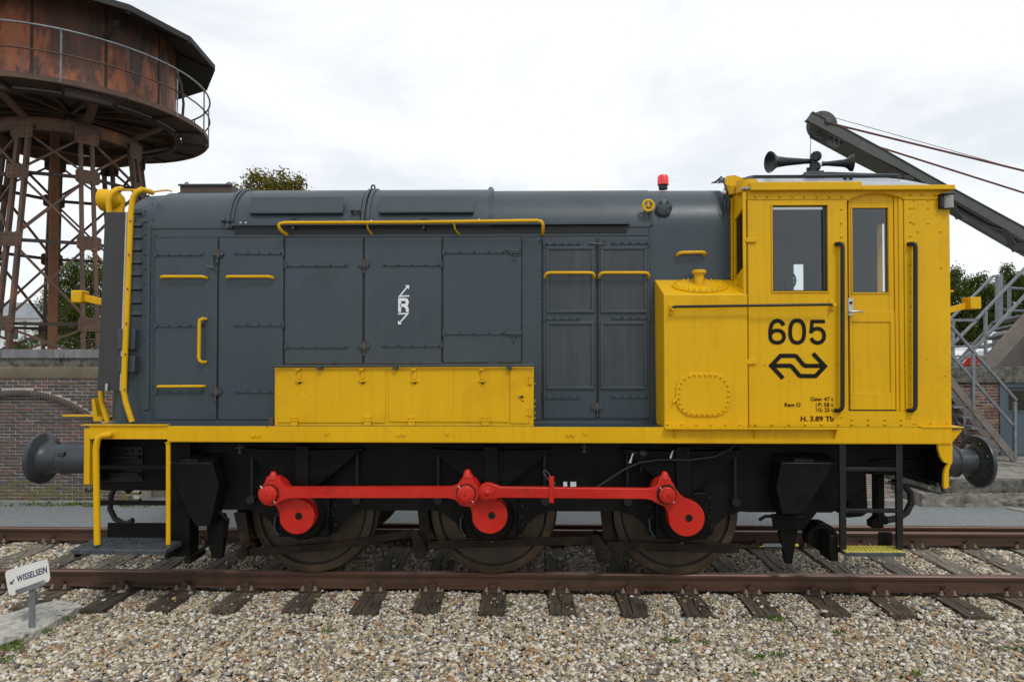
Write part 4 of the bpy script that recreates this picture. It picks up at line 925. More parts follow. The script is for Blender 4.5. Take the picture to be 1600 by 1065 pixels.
# side lamp
mb = MB(); x0, x1 = X(1465,315,SC), X(1490,315,SC+.05); z0, z1 = Z(1475,327,SC), Z(1475,305,SC)
mb.box(x0-.004, x1+.004, -SC-.075, -SC-.0005, z1-.010, z1+.006); mb.box(x0, x0+.03, -SC-.05, -SC-.0005, z0, z1-.011); mb.box(x0,x1,-SC-.03,-SC-.0005,z0,z1-.011); ml = mb.build('marker_lamp', M['rubber'], loco, bevel=.008)
mb = MB(); pts = []
for i in range(9): t = math.pi*i/8*.62; pts.append((x0+.03+(x1-x0-.03)*math.sin(t/.62/2), -SC-.03-.04*math.sin(t/.62)))
m2 = MB(); n = len(pts); m2.add([(a,b_,z0+.004) for a,b_ in pts]+[(a,b_,z1-.012) for a,b_ in pts], [(i,i+1,i+1+n,i+n) for i in range(n-1)]+[tuple(range(n)),tuple(range(2*n-1,n-1,-1))]); m2.build('lamp_lens', M['lens'], ml)
# black handrails and rod
for px in (1316.5, 1430.5):
    a = P(px,381,SC+.05); b_ = P(px,640,SC+.05); mb = MB()
    mb.tube([a+Vector((-.035,.05,.005)),a+Vector((-.025,.01,.005)),a+Vector((-.006,.0,0)),a+Vector((0,0,-.03)),b_+Vector((0,0,.04)),b_+Vector((-.008,0,.01)),b_+Vector((-.025,.01,-.008)),b_+Vector((-.04,.05,-.01))], .0185, 10)
    hr = mb.build('door_handrail', M['blackgloss'], loco, smooth=60)
    mb = MB()
    for py in (381.5,640): q = P(px-5.5,py,SC); mb.cyl((q.x,-SC,q.z),(q.x,-SC-.025,q.z),.024,n=12)
    mb.build('rail_foot', M['yellow'], hr)
mb = MB(); mb.tube([P(1050,482,ST2+.03),P(1050,480.5,ST2+.06),P(1056,479,ST2+.07),P(1300,475.5,SC+.09)], .0125, 8); rd = mb.build('side_rod_rail', M['blackgloss'], loco, smooth=60)
mb = MB()
for px,py,s_ in ((1049,483,ST2),(1299,476.5,SC)): q = P(px,py,s_); mb.cyl((q.x,-s_,q.z),(q.x,-s_-.07,q.z),.018,n=10); mb.box(q.x-.022,q.x+.022,-s_-.012,-s_-.0005,q.z-.05,q.z+.05)
mb.build('rod_bracket', M['yellow'], rd, bevel=.003)

# lettering -----------------------------------------------------------------
def stroke(m_, pts, wpx, s, closed=False):
    """flat ribbon along photo-pixel points on plane s"""
    n = len(pts); V2 = [Vector(q) for q in pts]; L_, R_ = [], []
    for i in range(n):
        if closed: d0 = (V2[i]-V2[i-1]).normalized(); d1 = (V2[(i+1)%n]-V2[i]).normalized()
        else: d0 = (V2[i]-V2[max(0,i-1)]) if i > 0 else (V2[1]-V2[0]); d1 = (V2[i+1]-V2[i]) if i < n-1 else d0; d0 = d0.normalized(); d1 = d1.normalized()
        n0 = Vector((-d0.y,d0.x)); n1 = Vector((-d1.y,d1.x)); mm_ = (n0+n1)
        if mm_.length < 1e-6: mm_ = n0
        mm_ = mm_.normalized(); k = wpx/2/max(.30, mm_.dot(n0)); L_.append(V2[i]+mm_*k); R_.append(V2[i]-mm_*k)
    vs = [P(q.x,q.y,s) for q in L_]+[P(q.x,q.y,s) for q in R_]; rng_ = range(n if closed else n-1)
    m_.add(vs, [(i,(i+1)%n,(i+1)%n+n,i+n) for i in rng_])
def poly(m_, pts, s): vs = [P(x,y,s) for x,y in pts]; m_.add(vs, [tuple(range(len(vs)))])
SL = SC+.003
def sup(cx,cy,a,b_,e=2.3,n=40,t0=0,t1=2*math.pi):
    o=[]
    for i in range(n):
        t=t0+(t1-t0)*i/n; c=math.cos(t); s_=math.sin(t); o.append((cx+a*math.copysign(abs(c)**(2/e),c), cy+b_*math.copysign(abs(s_)**(2/e),s_)))
    return o
nn = []
m_ = MB(); stroke(m_, sup(1245.6,517.9,10.9,17.3,2.5,48), 6.2, SL, True); nn.append(m_)
m_ = MB(); stroke(m_, sup(1214.3,525.6,10.7,9.6,2.2,36), 6.0, SL, True)
six=[(1203.7,524),(1203.6,518),(1204.2,512),(1206,506.5),(1209.4,502.3),(1214.4,500.6),(1219.3,501.8),(1222.6,504.6),(1224.4,508.4)]
stroke(m_, six, 6.2, SL+.0006); nn.append(m_)
m_ = MB(); stroke(m_, [(1289.2,502.1),(1269,502.1),(1267,520.5)], 5.6, SL)
five=[(1266.8,519.6),(1269.6,515.6),(1273.4,513.6),(1278,513),(1283,514.6),(1286.6,518.4),(1288,524.2),(1287.0,529.6),(1284,533.4),(1279.6,535.3),(1274.4,535),(1270,532.4),(1267.4,527.8)]
stroke(m_, five, 6.0, SL+.0006); nn.append(m_)
for m_ in nn: m_.build('number', M['ink'], cab)
def lg(pts): return [(1180+x/5.607, 480+y/5.607) for x,y in pts]
m_ = MB(); stroke(m_, lg([(245,622),(140,511),(222,424),(345,424),(362,430),(420,500),(440,512),(592,512)]), 6.7, SL)
stroke(m_, lg([(506,403),(611,515),(530,601),(402,601),(385,595),(326,522),(308,511),(160,511)]), 6.7, SL+.0006); m_.build('railway_emblem', M['ink'], cab)
# R with arrows on the fourth door
def rg(pts): return [(590+x/11.83, 430+y/11.83) for x,y in pts]
SR = ST+.003; m_ = MB()
stroke(m_, rg([(408,678),(408,447),(505,447),(535,455),(550,495),(535,540),(505,553),(408,553)]), 4.6, SR); stroke(m_, rg([(490,565),(525,575),(545,610),(552,678)]), 4.6, SR+.0006)
m_.build('letter', M['inkwhite'], D4)
m_ = MB(); stroke(m_, rg([(586,380),(405,388),(545,220)]), 2.1, SR); poly(m_, rg([(508,185),(584,181),(580,260)]), SR+.0006); m_.build('arrow', M['inkwhite'], D4)
m_ = MB(); stroke(m_, rg([(378,710),(555,708),(412,872)]), 2.1, SR); poly(m_, rg([(378,835),(378,907),(448,903)]), SR+.0006); m_.build('arrow', M['inkwhite'], D4)
def text(s_, px, py, hpx, s, mt, parent, name='lettering', align='LEFT', bold=.0, endpx=None):
    c = bpy.data.curves.new('t','FONT'); c.body = s_; c.size = 1; c.offset = bold; c.resolution_u = 3
    o = bpy.data.objects.new('t', c); COL.objects.link(o); dg = bpy.context.evaluated_depsgraph_get(); me_ = bpy.data.meshes.new_from_object(o.evaluated_get(dg)); bpy.data.objects.remove(o)
    co = np.zeros(len(me_.vertices)*3, np.float32); me_.vertices.foreach_get('co', co); co = co.reshape(-1,3); x0_, x1_ = co[:,0].min(), co[:,0].max(); y1_ = .70
    capt = hpx; kx = (endpx-px)/(x1_-x0_) if endpx else capt/y1_
    vs = [P(px+(a-x0_)*kx, py-b_*capt/y1_, s) for a,b_,_ in co]
    for v_, q in zip(me_.vertices, vs): v_.co = q
    me_.materials.clear(); me_.materials.append(mt); o = bpy.data.objects.new(name, me_); COL.objects.link(o); o.parent = parent
    return o
text('Gew: 47 t', 1266.5, 626, 6.2, SL, M['inkred'], cab, endpx=1302, bold=.02); text('P: 58 t', 1278.5, 634.8, 6, SL, M['inkred'], cab, endpx=1302, bold=.02); text('G: 25 t', 1278, 643, 6, SL, M['inkred'], cab, endpx=1302, bold=.02)
text('Rem O', 1226, 635, 6, SL, M['inkred'], cab, endpx=1251, bold=.025); text('H. 3.89 Tb', 1251, 657.5, 7.6, SL, M['inkred'], cab, endpx=1303, bold=.03)
m_ = MB(); stroke(m_, [(1275.5,629),(1275.5,643)], .8, SL); m_.build('ruled_line', M['inkred'], cab)
# ------------------------------------------------------------------ running gear
WS = .80; XM = X(766,805,1.24); AX = [XM-1.768, XM, XM+1.775]; WR, WZ = .605, .605
def wheel_bm(side, cx):
    """tyre and centre, side -1 near, +1 far; flange on the inner side"""
    t = Vector((0, side, 0)); a = Vector((cx, side*(WS-.13), WZ))
    ty = MB(); ty.tube_raw([a+t*d for d in (0,.005,.03,.045,.13,.132,.132,.10)], [WR+.01,WR+.028,WR+.028,WR+.002,WR-.004,WR-.008,WR-.075,WR-.078], t, 56)
    ce = MB(); ce.tube_raw([a+t*d for d in (.03,.105,.095,.085,.09,.125,.13,.13)], [WR-.076,WR-.077,WR-.115,WR-.13,.20,.17,.13,.06], t, 48)
    return ty, ce
for cx in AX:
    for side in (-1, 1):
        ty, ce = wheel_bm(side, cx); wc = ce.build('wheel', M['oily'] if side < 0 else M['black'], loco, smooth=30)
        ty.build('tyre', M['tyre'], wc, smooth=30)
    mb = MB(); mb.cyl((cx,-.68,WZ),(cx,.68,WZ),.085); mb.build('axle', M['black'], loco)
# outside frame plates
SF = .985
def frame_outline(s):
    zb = Z(620,797,SF); zt_ = ZF-.03; pts = []
    xa, xb = X(262,750,SF), X(1350,750,SF)
    pts += [(xa,zt_),(xa,Z(262,772,SF)),(X(300,790,SF),zb)]
    for cx in AX:
        for dx, z in ((-.66,zb),(-.56,zb+.005),(-.44,zb-.035),(-.34,zb-.115),(-.29,zb-.22),(-.26,zb-.235),(.26,zb-.235),(.29,zb-.22),(.34,zb-.115),(.44,zb-.035),(.56,zb+.005),(.66,zb)): pts.append((cx+dx, z))
    pts += [(X(1300,797,SF),zb),(xb,Z(1350,760,SF)),(xb,zt_)]
    return pts
for y0, y1 in ((-SF,-SF+.035),(SF-.035,SF)):
    mb = MB(); mb.prism(frame_outline(0), y0, y1); mb.build('side_frame', M['black'], loco)
# solid block added between the frames to block light, and cross members
mb = MB(); zb = Z(620,797,SF)
mb.box(X(268,730,.9), X(1330,730,.9), -.62, .62, zb+.10, ZF-.03)
mb.build('frame_light_block', M['black'], loco)
for px in (640, 905, 1190):
    mb = MB(); mb.box(X(px,780,.5)-.12, X(px,780,.5)+.12, -.94, .94, zb+.04, ZF-.04); mb.build('cross_member', M['black'], loco)
# springs, axleboxes, guides
for i, cx in enumerate(AX):
    z0, z1 = Z(765,766,1.05), Z(765,700,1.05); hw_, nl = .56, 19
    mb = MB()
    for k in range(nl):
        t = k/(nl-1); w_ = hw_*(1-t)+.10*t; za = z1-(z1-z0)*k/nl; n = 8; th_ = (z1-z0)/nl*.80; sag = .02*w_/.6
        for q in range(n):
            xa_, xb_ = -w_+2*w_*q/n, -w_+2*w_*(q+1)/n
            f_ = lambda u: za - sag*(1-(u/max(w_,.01))**2)
            mb.add([(cx+xa_,-1.10,f_(xa_)-th_),(cx+xb_,-1.10,f_(xb_)-th_),(cx+xb_,-.99,f_(xb_)-th_),(cx+xa_,-.99,f_(xa_)-th_),(cx+xa_,-1.10,f_(xa_)),(cx+xb_,-1.10,f_(xb_)),(cx+xb_,-.99,f_(xb_)),(cx+xa_,-.99,f_(xa_))],[(0,3,2,1),(4,5,6,7),(0,1,5,4),(2,3,7,6)]+([(3,0,4,7)] if q==0 else [])+([(1,2,6,5)] if q==n-1 else []))
    sp_ = mb.build('leaf_spring', M['black'], loco, smooth=10)
    mb = MB(); mb.box(cx-.065, cx+.065, -1.125, -.995, z0-.03, z1+.03); mb.build('spring_buckle', M['black'], sp_, bevel=.006)
    for sx in (-1, 1):
        mb = MB(); xx = cx+sx*.50; mb.cyl((xx,-1.04,z1-.05),(xx,-1.04,z0-.06),.016,n=8); mb.tube([(xx,-1.03,z0-.09),(xx,-1.08,z0-.09)],[.045,.04],14); mb.build('spring_hanger', M['blackgloss'], sp_)
    mb = MB(); bx = Z(765,806,1.03); mb.box(cx-.24, cx+.24, -1.06, -.99, bx-.20, bx+.24); ab = mb.build('axle_box', M['black'], loco, bevel=.015)
    mb = MB(); mb.lathe((cx,-1.05,bx),(0,-1,0),[(0,.22),(.05,.21),(.07,.19)],32); mb.build('axle_box_cover', M['black'], ab)
    mb = MB()
    for sx in (-1,1):
        for k in range(5): mb.hexb((cx+sx*(.27+.02*(k%2)), -.99, bx-.18+.09*k), r=.016, h=.02)
    mb.build('guide_bolts', M['blackgloss'], ab, kind='stuff')
    mb = MB(); mb.tube([(cx-.29,-1.0,bx-.02),(cx-.29,-1.03,bx-.12),(cx-.26,-1.04,bx-.17),(cx-.20,-1.04,bx-.19),(cx+.02,-1.04,bx-.19)],.009,8); mb.box(cx-.01,cx+.02,-1.05,-1.02,bx-.24,bx-.15); mb.build('oil_pipe', M['buffer'], ab)
# cranks
RY0, RY1 = 1.33, 1.27     # rod outer and inner faces
pins = [P(421,770,1.37), P(729.5,768.5,1.37), P(1042,770,1.37)]
discs = [P(463.5,806.5,1.24), P(765,805.5,1.24), P(1073,809.5,1.24)]
def crankoutline(a, b_, ra, rb, n=16):
    a = Vector((a[0],a[1])); b_ = Vector((b_[0],b_[1])); d = b_-a; L_ = d.length; d.normalize(); p_ = Vector((-d.y,d.x)); pts = []
    def arc_(c, r, t0, t1, m_): 
        for k in range(m_+1):
            t = math.radians(t0+(t1-t0)*k/m_); q = c+d*(r*math.cos(t))+p_*(r*math.sin(t)); pts.append((q.x,q.y))
    def curve(s0, c_, s1, m_=7):
        for k in range(1, m_):
            t = k/m_; q = s0*(1-t)**2+c_*2*t*(1-t)+s1*t*t; pts.append((q.x,q.y))
    A = lambda r,c,t: c+d*(r*math.cos(math.radians(t)))+p_*(r*math.sin(math.radians(t)))
    arc_(b_, rb, -112, 112, 26); curve(A(rb,b_,112), a+d*L_*.47+p_*.062, A(ra,a,70)); arc_(a, ra, 70, 290, 16); curve(A(ra,a,290), a+d*L_*.47-p_*.062, A(rb,b_,-112))
    return pts
for i, (pn, dc) in enumerate(zip(pins, discs)):
    rd_ = .163
    mb = MB(); mb.prism(crankoutline((pn.x,pn.z),(dc.x,dc.z),.105,rd_), -1.24, -1.12); ck = mb.build('crank', M['red'], loco, bevel=.006, smooth=30)
    mb = MB(); mb.lathe((dc.x,-1.13,dc.z),(0,1,0),[(0,.160),(.07,.158),(.08,.11)],32); mb.build('crank_boss', M['red'], ck, smooth=30)
    mb = MB(); mb.lathe((dc.x+.02,-1.2405,dc.z+.005),(0,-1,0),[(0,.034),(.003,.034),(.0035,.026)],20); mb.build('centre_hole', M['oily'], ck)
    mb = MB(); mb.cyl((dc.x+.02,-1.2445,dc.z+.005),(dc.x+.02,-1.246,dc.z+.005),.020,n=18); mb.build('centre_bore', M['ink'], ck)
    mb = MB(); mb.cyl((pn.x,-1.14,pn.z),(pn.x,-1.27,pn.z),.085); mb.build('crank_pin', M['oily'], ck)
# side rods: outlines from the photograph on the rod plane
def rodout(pxs, s=RY0): return [(X(a,b_,s), Z(a,b_,s)) for a,b_ in pxs]
def circ(cx,cy,r,a0,a1,n=8): return [(cx+r*math.cos(math.radians(a0+(a1-a0)*i/n)), cy+r*math.sin(math.radians(a0+(a1-a0)*i/n))) for i in range(n+1)]
rodL = [(417,744),(437,744),(439,752),(445,758.5),(454,761),(704,760.5),(714,757.5),(721,751),(724,743),(726,740.5),(735,740.5),(738,743),(740,751),(746,758),(747.5,761),(747.5,777),(744,782),(740,786)] + circ(730,770,21,50,150,6) + [(706,779),(700,777.5),(454,777.5),(443,780),(434,785)] + circ(422,771,19,40,200,7) + [(407,762),(413,755)]
rodR = circ(762,769,15,120,300,8) + [(774,757),(782,760.5),(1010,763),(1022,761.5),(1028,756),(1031,746),(1034,743),(1044,743),(1048,747),(1050,757),(1058,766)] + circ(1042,771,20,0,110,6) + [(1026,786),(1018,781),(1008,779.5),(780,777.5),(770,781)]
for pts_ in (rodL, rodR):
    mb = MB(); mb.prism(rodout(pts_), -RY0, -RY1); o = mb.build('side_rod', M['red'], loco, bevel=.007, smooth=40)
for i, (px, py) in enumerate(((427,742),(730.5,739),(1038.5,742))):
    mb = MB(); q = P(px,py,1.30); mb.tube([(q.x,-1.30,q.z-.03),(q.x,-1.30,q.z+.005),(q.x,-1.30,q.z+.028),(q.x,-1.30,q.z+.035)],[.042,.034,.022,.014],12); mb.build('oil_cup', M['red'], loco, smooth=60)
for px, py, r in ((421,771,.080),(728.5,770.5,.080),(1041.5,772,.074)):
    mb = MB(); q = P(px,py,RY0); mb.lathe((q.x,-RY0+.001,q.z),(0,-1,0),[(0,.088),(.008,.088),(.010,.080)],32); mb.build('pin_collar', M['oily'], loco)
    mb = MB(); mb.tube_raw([Vector((q.x,-RY0-.008,q.z)),Vector((q.x,-RY0-.048,q.z)),Vector((q.x,-RY0-.052,q.z))],[r,r,r*.92],Vector((0,-1,0)),10); pn_ = mb.build('pin_nut', M['red'], loco)
    mb = MB(); mb.tube_raw([Vector((q.x,-RY0-.05,q.z)),Vector((q.x,-RY0-.062,q.z)),Vector((q.x,-RY0-.064,q.z))],[r*.72,r*.7,r*.6],Vector((0,-1,0)),20); mb.build('pin_end', M['red'], pn_)
    mb = MB(); mb.cyl((q.x-r*.9,-RY0-.03,q.z+r*.95),(q.x+r*.8,-RY0-.03,q.z-r*.9),.006,n=6); mb.build('split_pin', M['steel'], pn_)
    mb = MB(); mb.cyl((q.x,-RY0-.0645,q.z),(q.x,-RY0-.066,q.z),.006,n=8); mb.build('pin_bore', M['ink'], pn_)
mb = MB(); q = P(761,769,RY0); mb.lathe((q.x,-RY0+.001,q.z),(0,-1,0),[(0,.060),(.018,.060),(.022,.048),(.023,.03),(.040,.012)],28); mb.build('knuckle_pin', M['red'], loco)
mb = MB(); px_rect(mb, 858, 743.5, 865.5, 785, RY0+.001, .012, -.0); mb.build('rod_strap', M['red'], loco, bevel=.003)
mb = MB()
for py in (756,783): mb.hexb(P(862,py,RY0+.013), r=.014)
mb.build('strap_bolts', M['red'], loco, kind='stuff')
mb = MB(); mb.tube([P(870,765,1.25),P(856,748,1.25),P(850,740,1.25),P(849,736,1.25),P(852,734,1.25),P(856,738,1.25),P(868,757,1.25)], .006, 6); mb.build('safety_chain_hook', M['buffer'], loco)
# sand boxes
for pts_, tp, top in (([(260,723),(331,723),(342,757),(328,822),(306,822),(292,800)], 0, [(272,708),(344,708)]), ([(1221,723),(1306,723),(1292,745),(1253,803),(1222,803),(1213,762)], 0, [(1226,708),(1309,708)])):
    s_ = 1.19; fr_ = [P(a,b_,s_) for a,b_ in pts_]; ztop = fr_[0].z; mb = MB(); xs_ = [q.x for q in fr_]
    mb.prism([(q.x,q.z) for q in fr_], -s_, -SF-.002)
    sb_ = mb.build('sand_box', M['black'], loco, bevel=.006)
    xa_, xb_ = fr_[0].x, fr_[1].x; zt3 = Z((top[0][0]+top[1][0])/2, 707, SF); mb = MB()
    ya, yb = -s_-.008, -SF-.01
    mb.add([(xa_,ya,ztop+.003),(xb_,ya,ztop+.003),(xb_,yb,zt3),(xa_,yb,zt3),(xa_,ya,ztop-.006),(xb_,ya,ztop-.006),(xb_,yb,ztop-.006),(xa_,yb,ztop-.006)],[(0,1,2,3),(0,4,5,1),(1,5,6,2),(3,7,4,0),(2,6,7,3)])
    mb.build('sand_box_top', M['blackgloss'], sb_, bevel=.003)
    xc = (xa_*.56+xb_*.44); yy = (ya+yb)/2; zz = (ztop+zt3)/2; sl = (zt3-ztop)/(yb-ya)
    mb = MB(); hy = .07; mb.add([(xc-.09,yy-hy,zz-sl*hy+.006),(xc+.09,yy-hy,zz-sl*hy+.006),(xc+.09,yy+hy,zz+sl*hy+.006),(xc-.09,yy+hy,zz+sl*hy+.006),(xc-.09,yy-hy,zz-sl*hy+.02),(xc+.09,yy-hy,zz-sl*hy+.02),(xc+.09,yy+hy,zz+sl*hy+.02),(xc-.09,yy+hy,zz+sl*hy+.02)],[(0,3,2,1),(4,5,6,7),(0,1,5,4),(1,2,6,5),(2,3,7,6),(3,0,4,7)])
    mb.build('filler_flap', M['blackgloss'], sb_)
mb = MB(); o_ = [P(a,b_,1.0) for a,b_ in ((320,808),(348,803),(352,815),(346,872),(330,872))]; mb.prism([(q.x,q.z) for q in o_], -1.0, -.93); mb.build('sand_pipe_guard', M['black'], loco, bevel=.004)
mb = MB(); mb.tube([P(300,815,1.05),P(318,806,1.05),P(345,801,1.05),P(356,812,1.05),P(352,838,1.0)], .018, 8); mb.build('sand_pipe', M['black'], loco)
mb = MB(); o_ = [P(a,b_,.95) for a,b_ in ((1215,800),(1250,800),(1246,832),(1238,880),(1228,880),(1218,835))]; mb.prism([(q.x,q.z) for q in o_], -.95, -.90); mb.build('sand_pipe_guard', M['black'], loco, bevel=.004)
mb = MB(); mb.tube([P(1186,812,1.05),P(1196,806,1.05),P(1225,806,1.08),P(1256,808,1.08)], .016, 8); mb.build('sand_pipe', M['black'], loco)
mb = MB(); o_ = [P(a,b_,1.08) for a,b_ in ((1306,722),(1316,760),(1262,830),(1214,832),(1210,806),(1252,803))]; mb.prism([(q.x,q.z) for q in o_], -1.0, -.99); mb.build('stay_plate', M['black'], loco)
# brake gear
def bar(name, pts, wd, dp, s, mt='oily'):
    m_ = MB()
    for i in range(len(pts)-1): m_.bar(P(*pts[i],s), P(*pts[i+1],s), dp, wd)
    return m_.build(name, M[mt], loco, bevel=.004)
sB = .92
bar('brake_rod', [(385,862),(520,853)], .075, .03, sB); bar('brake_rod', [(520,853),(645,832)], .07, .03, sB)
bar('brake_rod', [(668,851),(926,843)], .075, .03, sB); bar('brake_rod', [(948,852),(1155,856)], .085, .03, sB); bar('brake_rod', [(1155,854),(1192,852)], .03, .03, sB)
for px, py in ((378,864),(657,864),(942,867)):
    mb = MB(); q = P(px,py,sB+.06); mb.cyl((q.x,-sB-.07,q.z),(q.x,-sB+.6,q.z),.055,n=20); mb.cyl((q.x,-sB-.085,q.z),(q.x,-sB-.06,q.z),.03,n=14); mb.build('brake_shaft', M['oily'], loco)
for pts_ in ([(640,826),(652,828),(668,858),(664,872),(650,872)], [(922,836),(934,834),(956,862),(952,878),(934,878)], [(366,800),(384,800),(392,850),(380,862)]):
    mb = MB(); o_ = [P(a,b_,sB+.03) for a,b_ in pts_]; mb.prism([(q.x,q.z) for q in o_], -sB-.045, -sB-.02); mb.build('brake_lever', M['oily'], loco, bevel=.004)
for cx in AX:
    mb = MB(); n = 8; out_, in_ = [], []
    for k in range(n+1):
        t = math.radians(155+50*k/n); out_.append((cx+(WR+.02)*math.cos(t), WZ+(WR+.02)*math.sin(t))); in_.append((cx+(WR+.09)*math.cos(t), WZ+(WR+.09)*math.sin(t)))
    mb.prism(out_+in_[::-1], -WS-.01, -WS+.09); bk = mb.build('brake_block', M['oily'], loco, bevel=.004)
    mb = MB(); mb.bar((cx-WR-.10,-WS-.03,WZ+.25),(cx-WR-.04,-WS-.03,WZ-.30),.03,.10); mb.build('brake_hanger', M['oily'], bk, bevel=.004)
mb = MB(); mb.cyl(P(1193,852,sB),P(1240,852,sB),.030,n=6); tb = mb.build('turnbuckle', M['buffer'], loco); 
mb = MB(); mb.cyl(P(1186,853,sB),P(1193,852,sB),.016,n=8); mb.cyl(P(1240,852,sB),P(1247,851,sB),.016,n=8); mb.build('turnbuckle_end', M['ytread'], tb)
mb = MB(); a = P(1285,838,.95); mb.cyl((a.x,-.98,a.z),(a.x,-.80,a.z),.13,n=28); mb.cyl((a.x-.05,-.99,a.z),(a.x-.05,-.85,a.z),.10,n=28); mb.cyl((a.x-.15,-.9,a.z-.02),(a.x+.05,-.9,a.z-.02),.05,n=14); mb.build('brake_cylinder', M['black'], loco, bevel=.006)
bar('guard_iron', [(310,868),(300,868)], .05, .3, .9)
# taps, pipes
for px, py in ((375,699),(913,698)):
    mb = MB(); q = P(px,py,1.1); mb.cyl((q.x,q.y,q.z+.03),(q.x,q.y,q.z-.05),.010,n=8); mb.cyl((q.x-.04,q.y,q.z),(q.x+.04,q.y,q.z),.009,n=8); mb.cyl((q.x,q.y,q.z-.05),(q.x,q.y,q.z-.03),.02,n=8); mb.build('drain_tap', M['buffer'], loco)
for px, py in ((1001,707),(1063,703)):
    mb = MB(); q = P(px,py,1.08); mb.lathe(q+Vector((.02,0,0)),(0,-1,0),[(0,.035),(.03,.035),(.045,.015)],16); mb.tube([q,q+Vector((-.07,-.02,0))],.010,8); tp_ = mb.build('air_cock', M['buffer'], loco)
    mb = MB(); mb.tube([q+Vector((-.075,-.02,.0)),q+Vector((-.09,-.03,-.04)),q+Vector((-.105,-.03,-.09))],[.008,.010,.016],8); mb.build('cock_handle', M['steel'], tp_)
    mb = MB(); mb.tube([q+Vector((0,-.01,-.02)),q+Vector((.004,-.01,-.17))],.005,6); mb.build('cock_pipe', M['buffer'], tp_)
mb = MB(); mb.tube([P(930,762,1.12),P(950,750,1.12),P(975,733,1.12),P(1000,722,1.12),P(1030,718,1.12),P(1080,718,1.12),P(1115,713,1.1),P(1140,702,1.08),P(1150,690,1.05)], .016, 8); mb.build('brake_pipe', M['blackgloss'], loco, smooth=60)
mb = MB(); mb.box(X(880,760,SF),X(886,760,SF),-SF-.02,-SF-.0005,Z(883,761,SF),Z(883,752,SF)); mb.box(X(891,760,SF),X(900,760,SF),-SF-.02,-SF-.0005,Z(883,761,SF),Z(883,752,SF)); mb.build('inspection_glass', M['inkwhite'], loco, kind='stuff')
# hanging end frames between footplate end and frame
mb = MB(); mb.box(X(150,720,.9), X(262,720,.9), -.95, -.92, Z(200,765,.93), ZF-.03); fe = mb.build('end_frame', M['black'], loco)
mb = MB(); mb.box(X(158,720,.95), X(224,720,.95), -.966, -.951, Z(200,752,.95), Z(200,697,.95))
for py in (712,738): mb.box(X(158,py,.95), X(222,py,.95), -1.02, -.966, Z(200,py+1.5,.95), Z(200,py-1.5,.95))
mb.build('buffer_bracket', M['blackgloss'], fe, bevel=.004)
mb = MB()
for i in range(6): mb.rivet(P(166+i*10.5,704,.965), r=.016)
for py in (715,728,742): mb.rivet(P(220,py,.965), r=.016)
mb.build('rivets', M['black'], fe, kind='stuff')
mb = MB(); o_ = [P(a,b_,.93) for a,b_ in ((1330,690),(1466,690),(1468,705),(1474,718),(1484,724),(1476,738),(1474,757),(1450,757),(1400,742),(1330,738))]; mb.prism([(q.x,q.z) for q in o_], -.95, -.90); fe2 = mb.build('end_frame', M['black'], loco)
for py in (718,737):
    m2 = MB(); m2.box(X(1360,py,.95), X(1468,py,.95), -1.0, -.951, Z(1400,py+1.2,.95), Z(1400,py-1.2,.95)); m2.build('stiffener', M['black'], fe2)
# buffer beams
mb = MB(); xb_ = X(143,700,1.22); mb.box(xb_-.035, xb_+.02, -SV+.006, -SV+.10, Z(143,757,SV), ZF-.021); mb.build('beam_edge', M['yellow'], loco, bevel=.004); mb = MB(); mb.box(xb_-.030, xb_+.012, -SV+.101, SV-.01, Z(143,757,SV)+.01, ZF-.022); mb.build('buffer_beam', M['black'], loco, bevel=.004)
mb = MB(); s_ = SV-.01; o_ = [P(a,b_,s_) for a,b_ in ((1465,690),(1488.5,690),(1488.5,722),(1485.5,727),(1483,735),(1483,760),(1479,764),(1475,762),(1475,742),(1477,733),(1482,724),(1475,722),(1470,714),(1467,704))]
mb.prism([(q.x,q.z) for q in o_], -s_, -s_+.03); mb.build('beam_gusset', M['yellow'], loco, bevel=.004)
mb = MB(); xr_ = X(1486,700,SV); mb.box(xr_-.03, xr_, -SV+.05, SV-.05, Z(1483,757,SV-.05), ZF-.021); mb.build('buffer_beam', M['black'], loco)
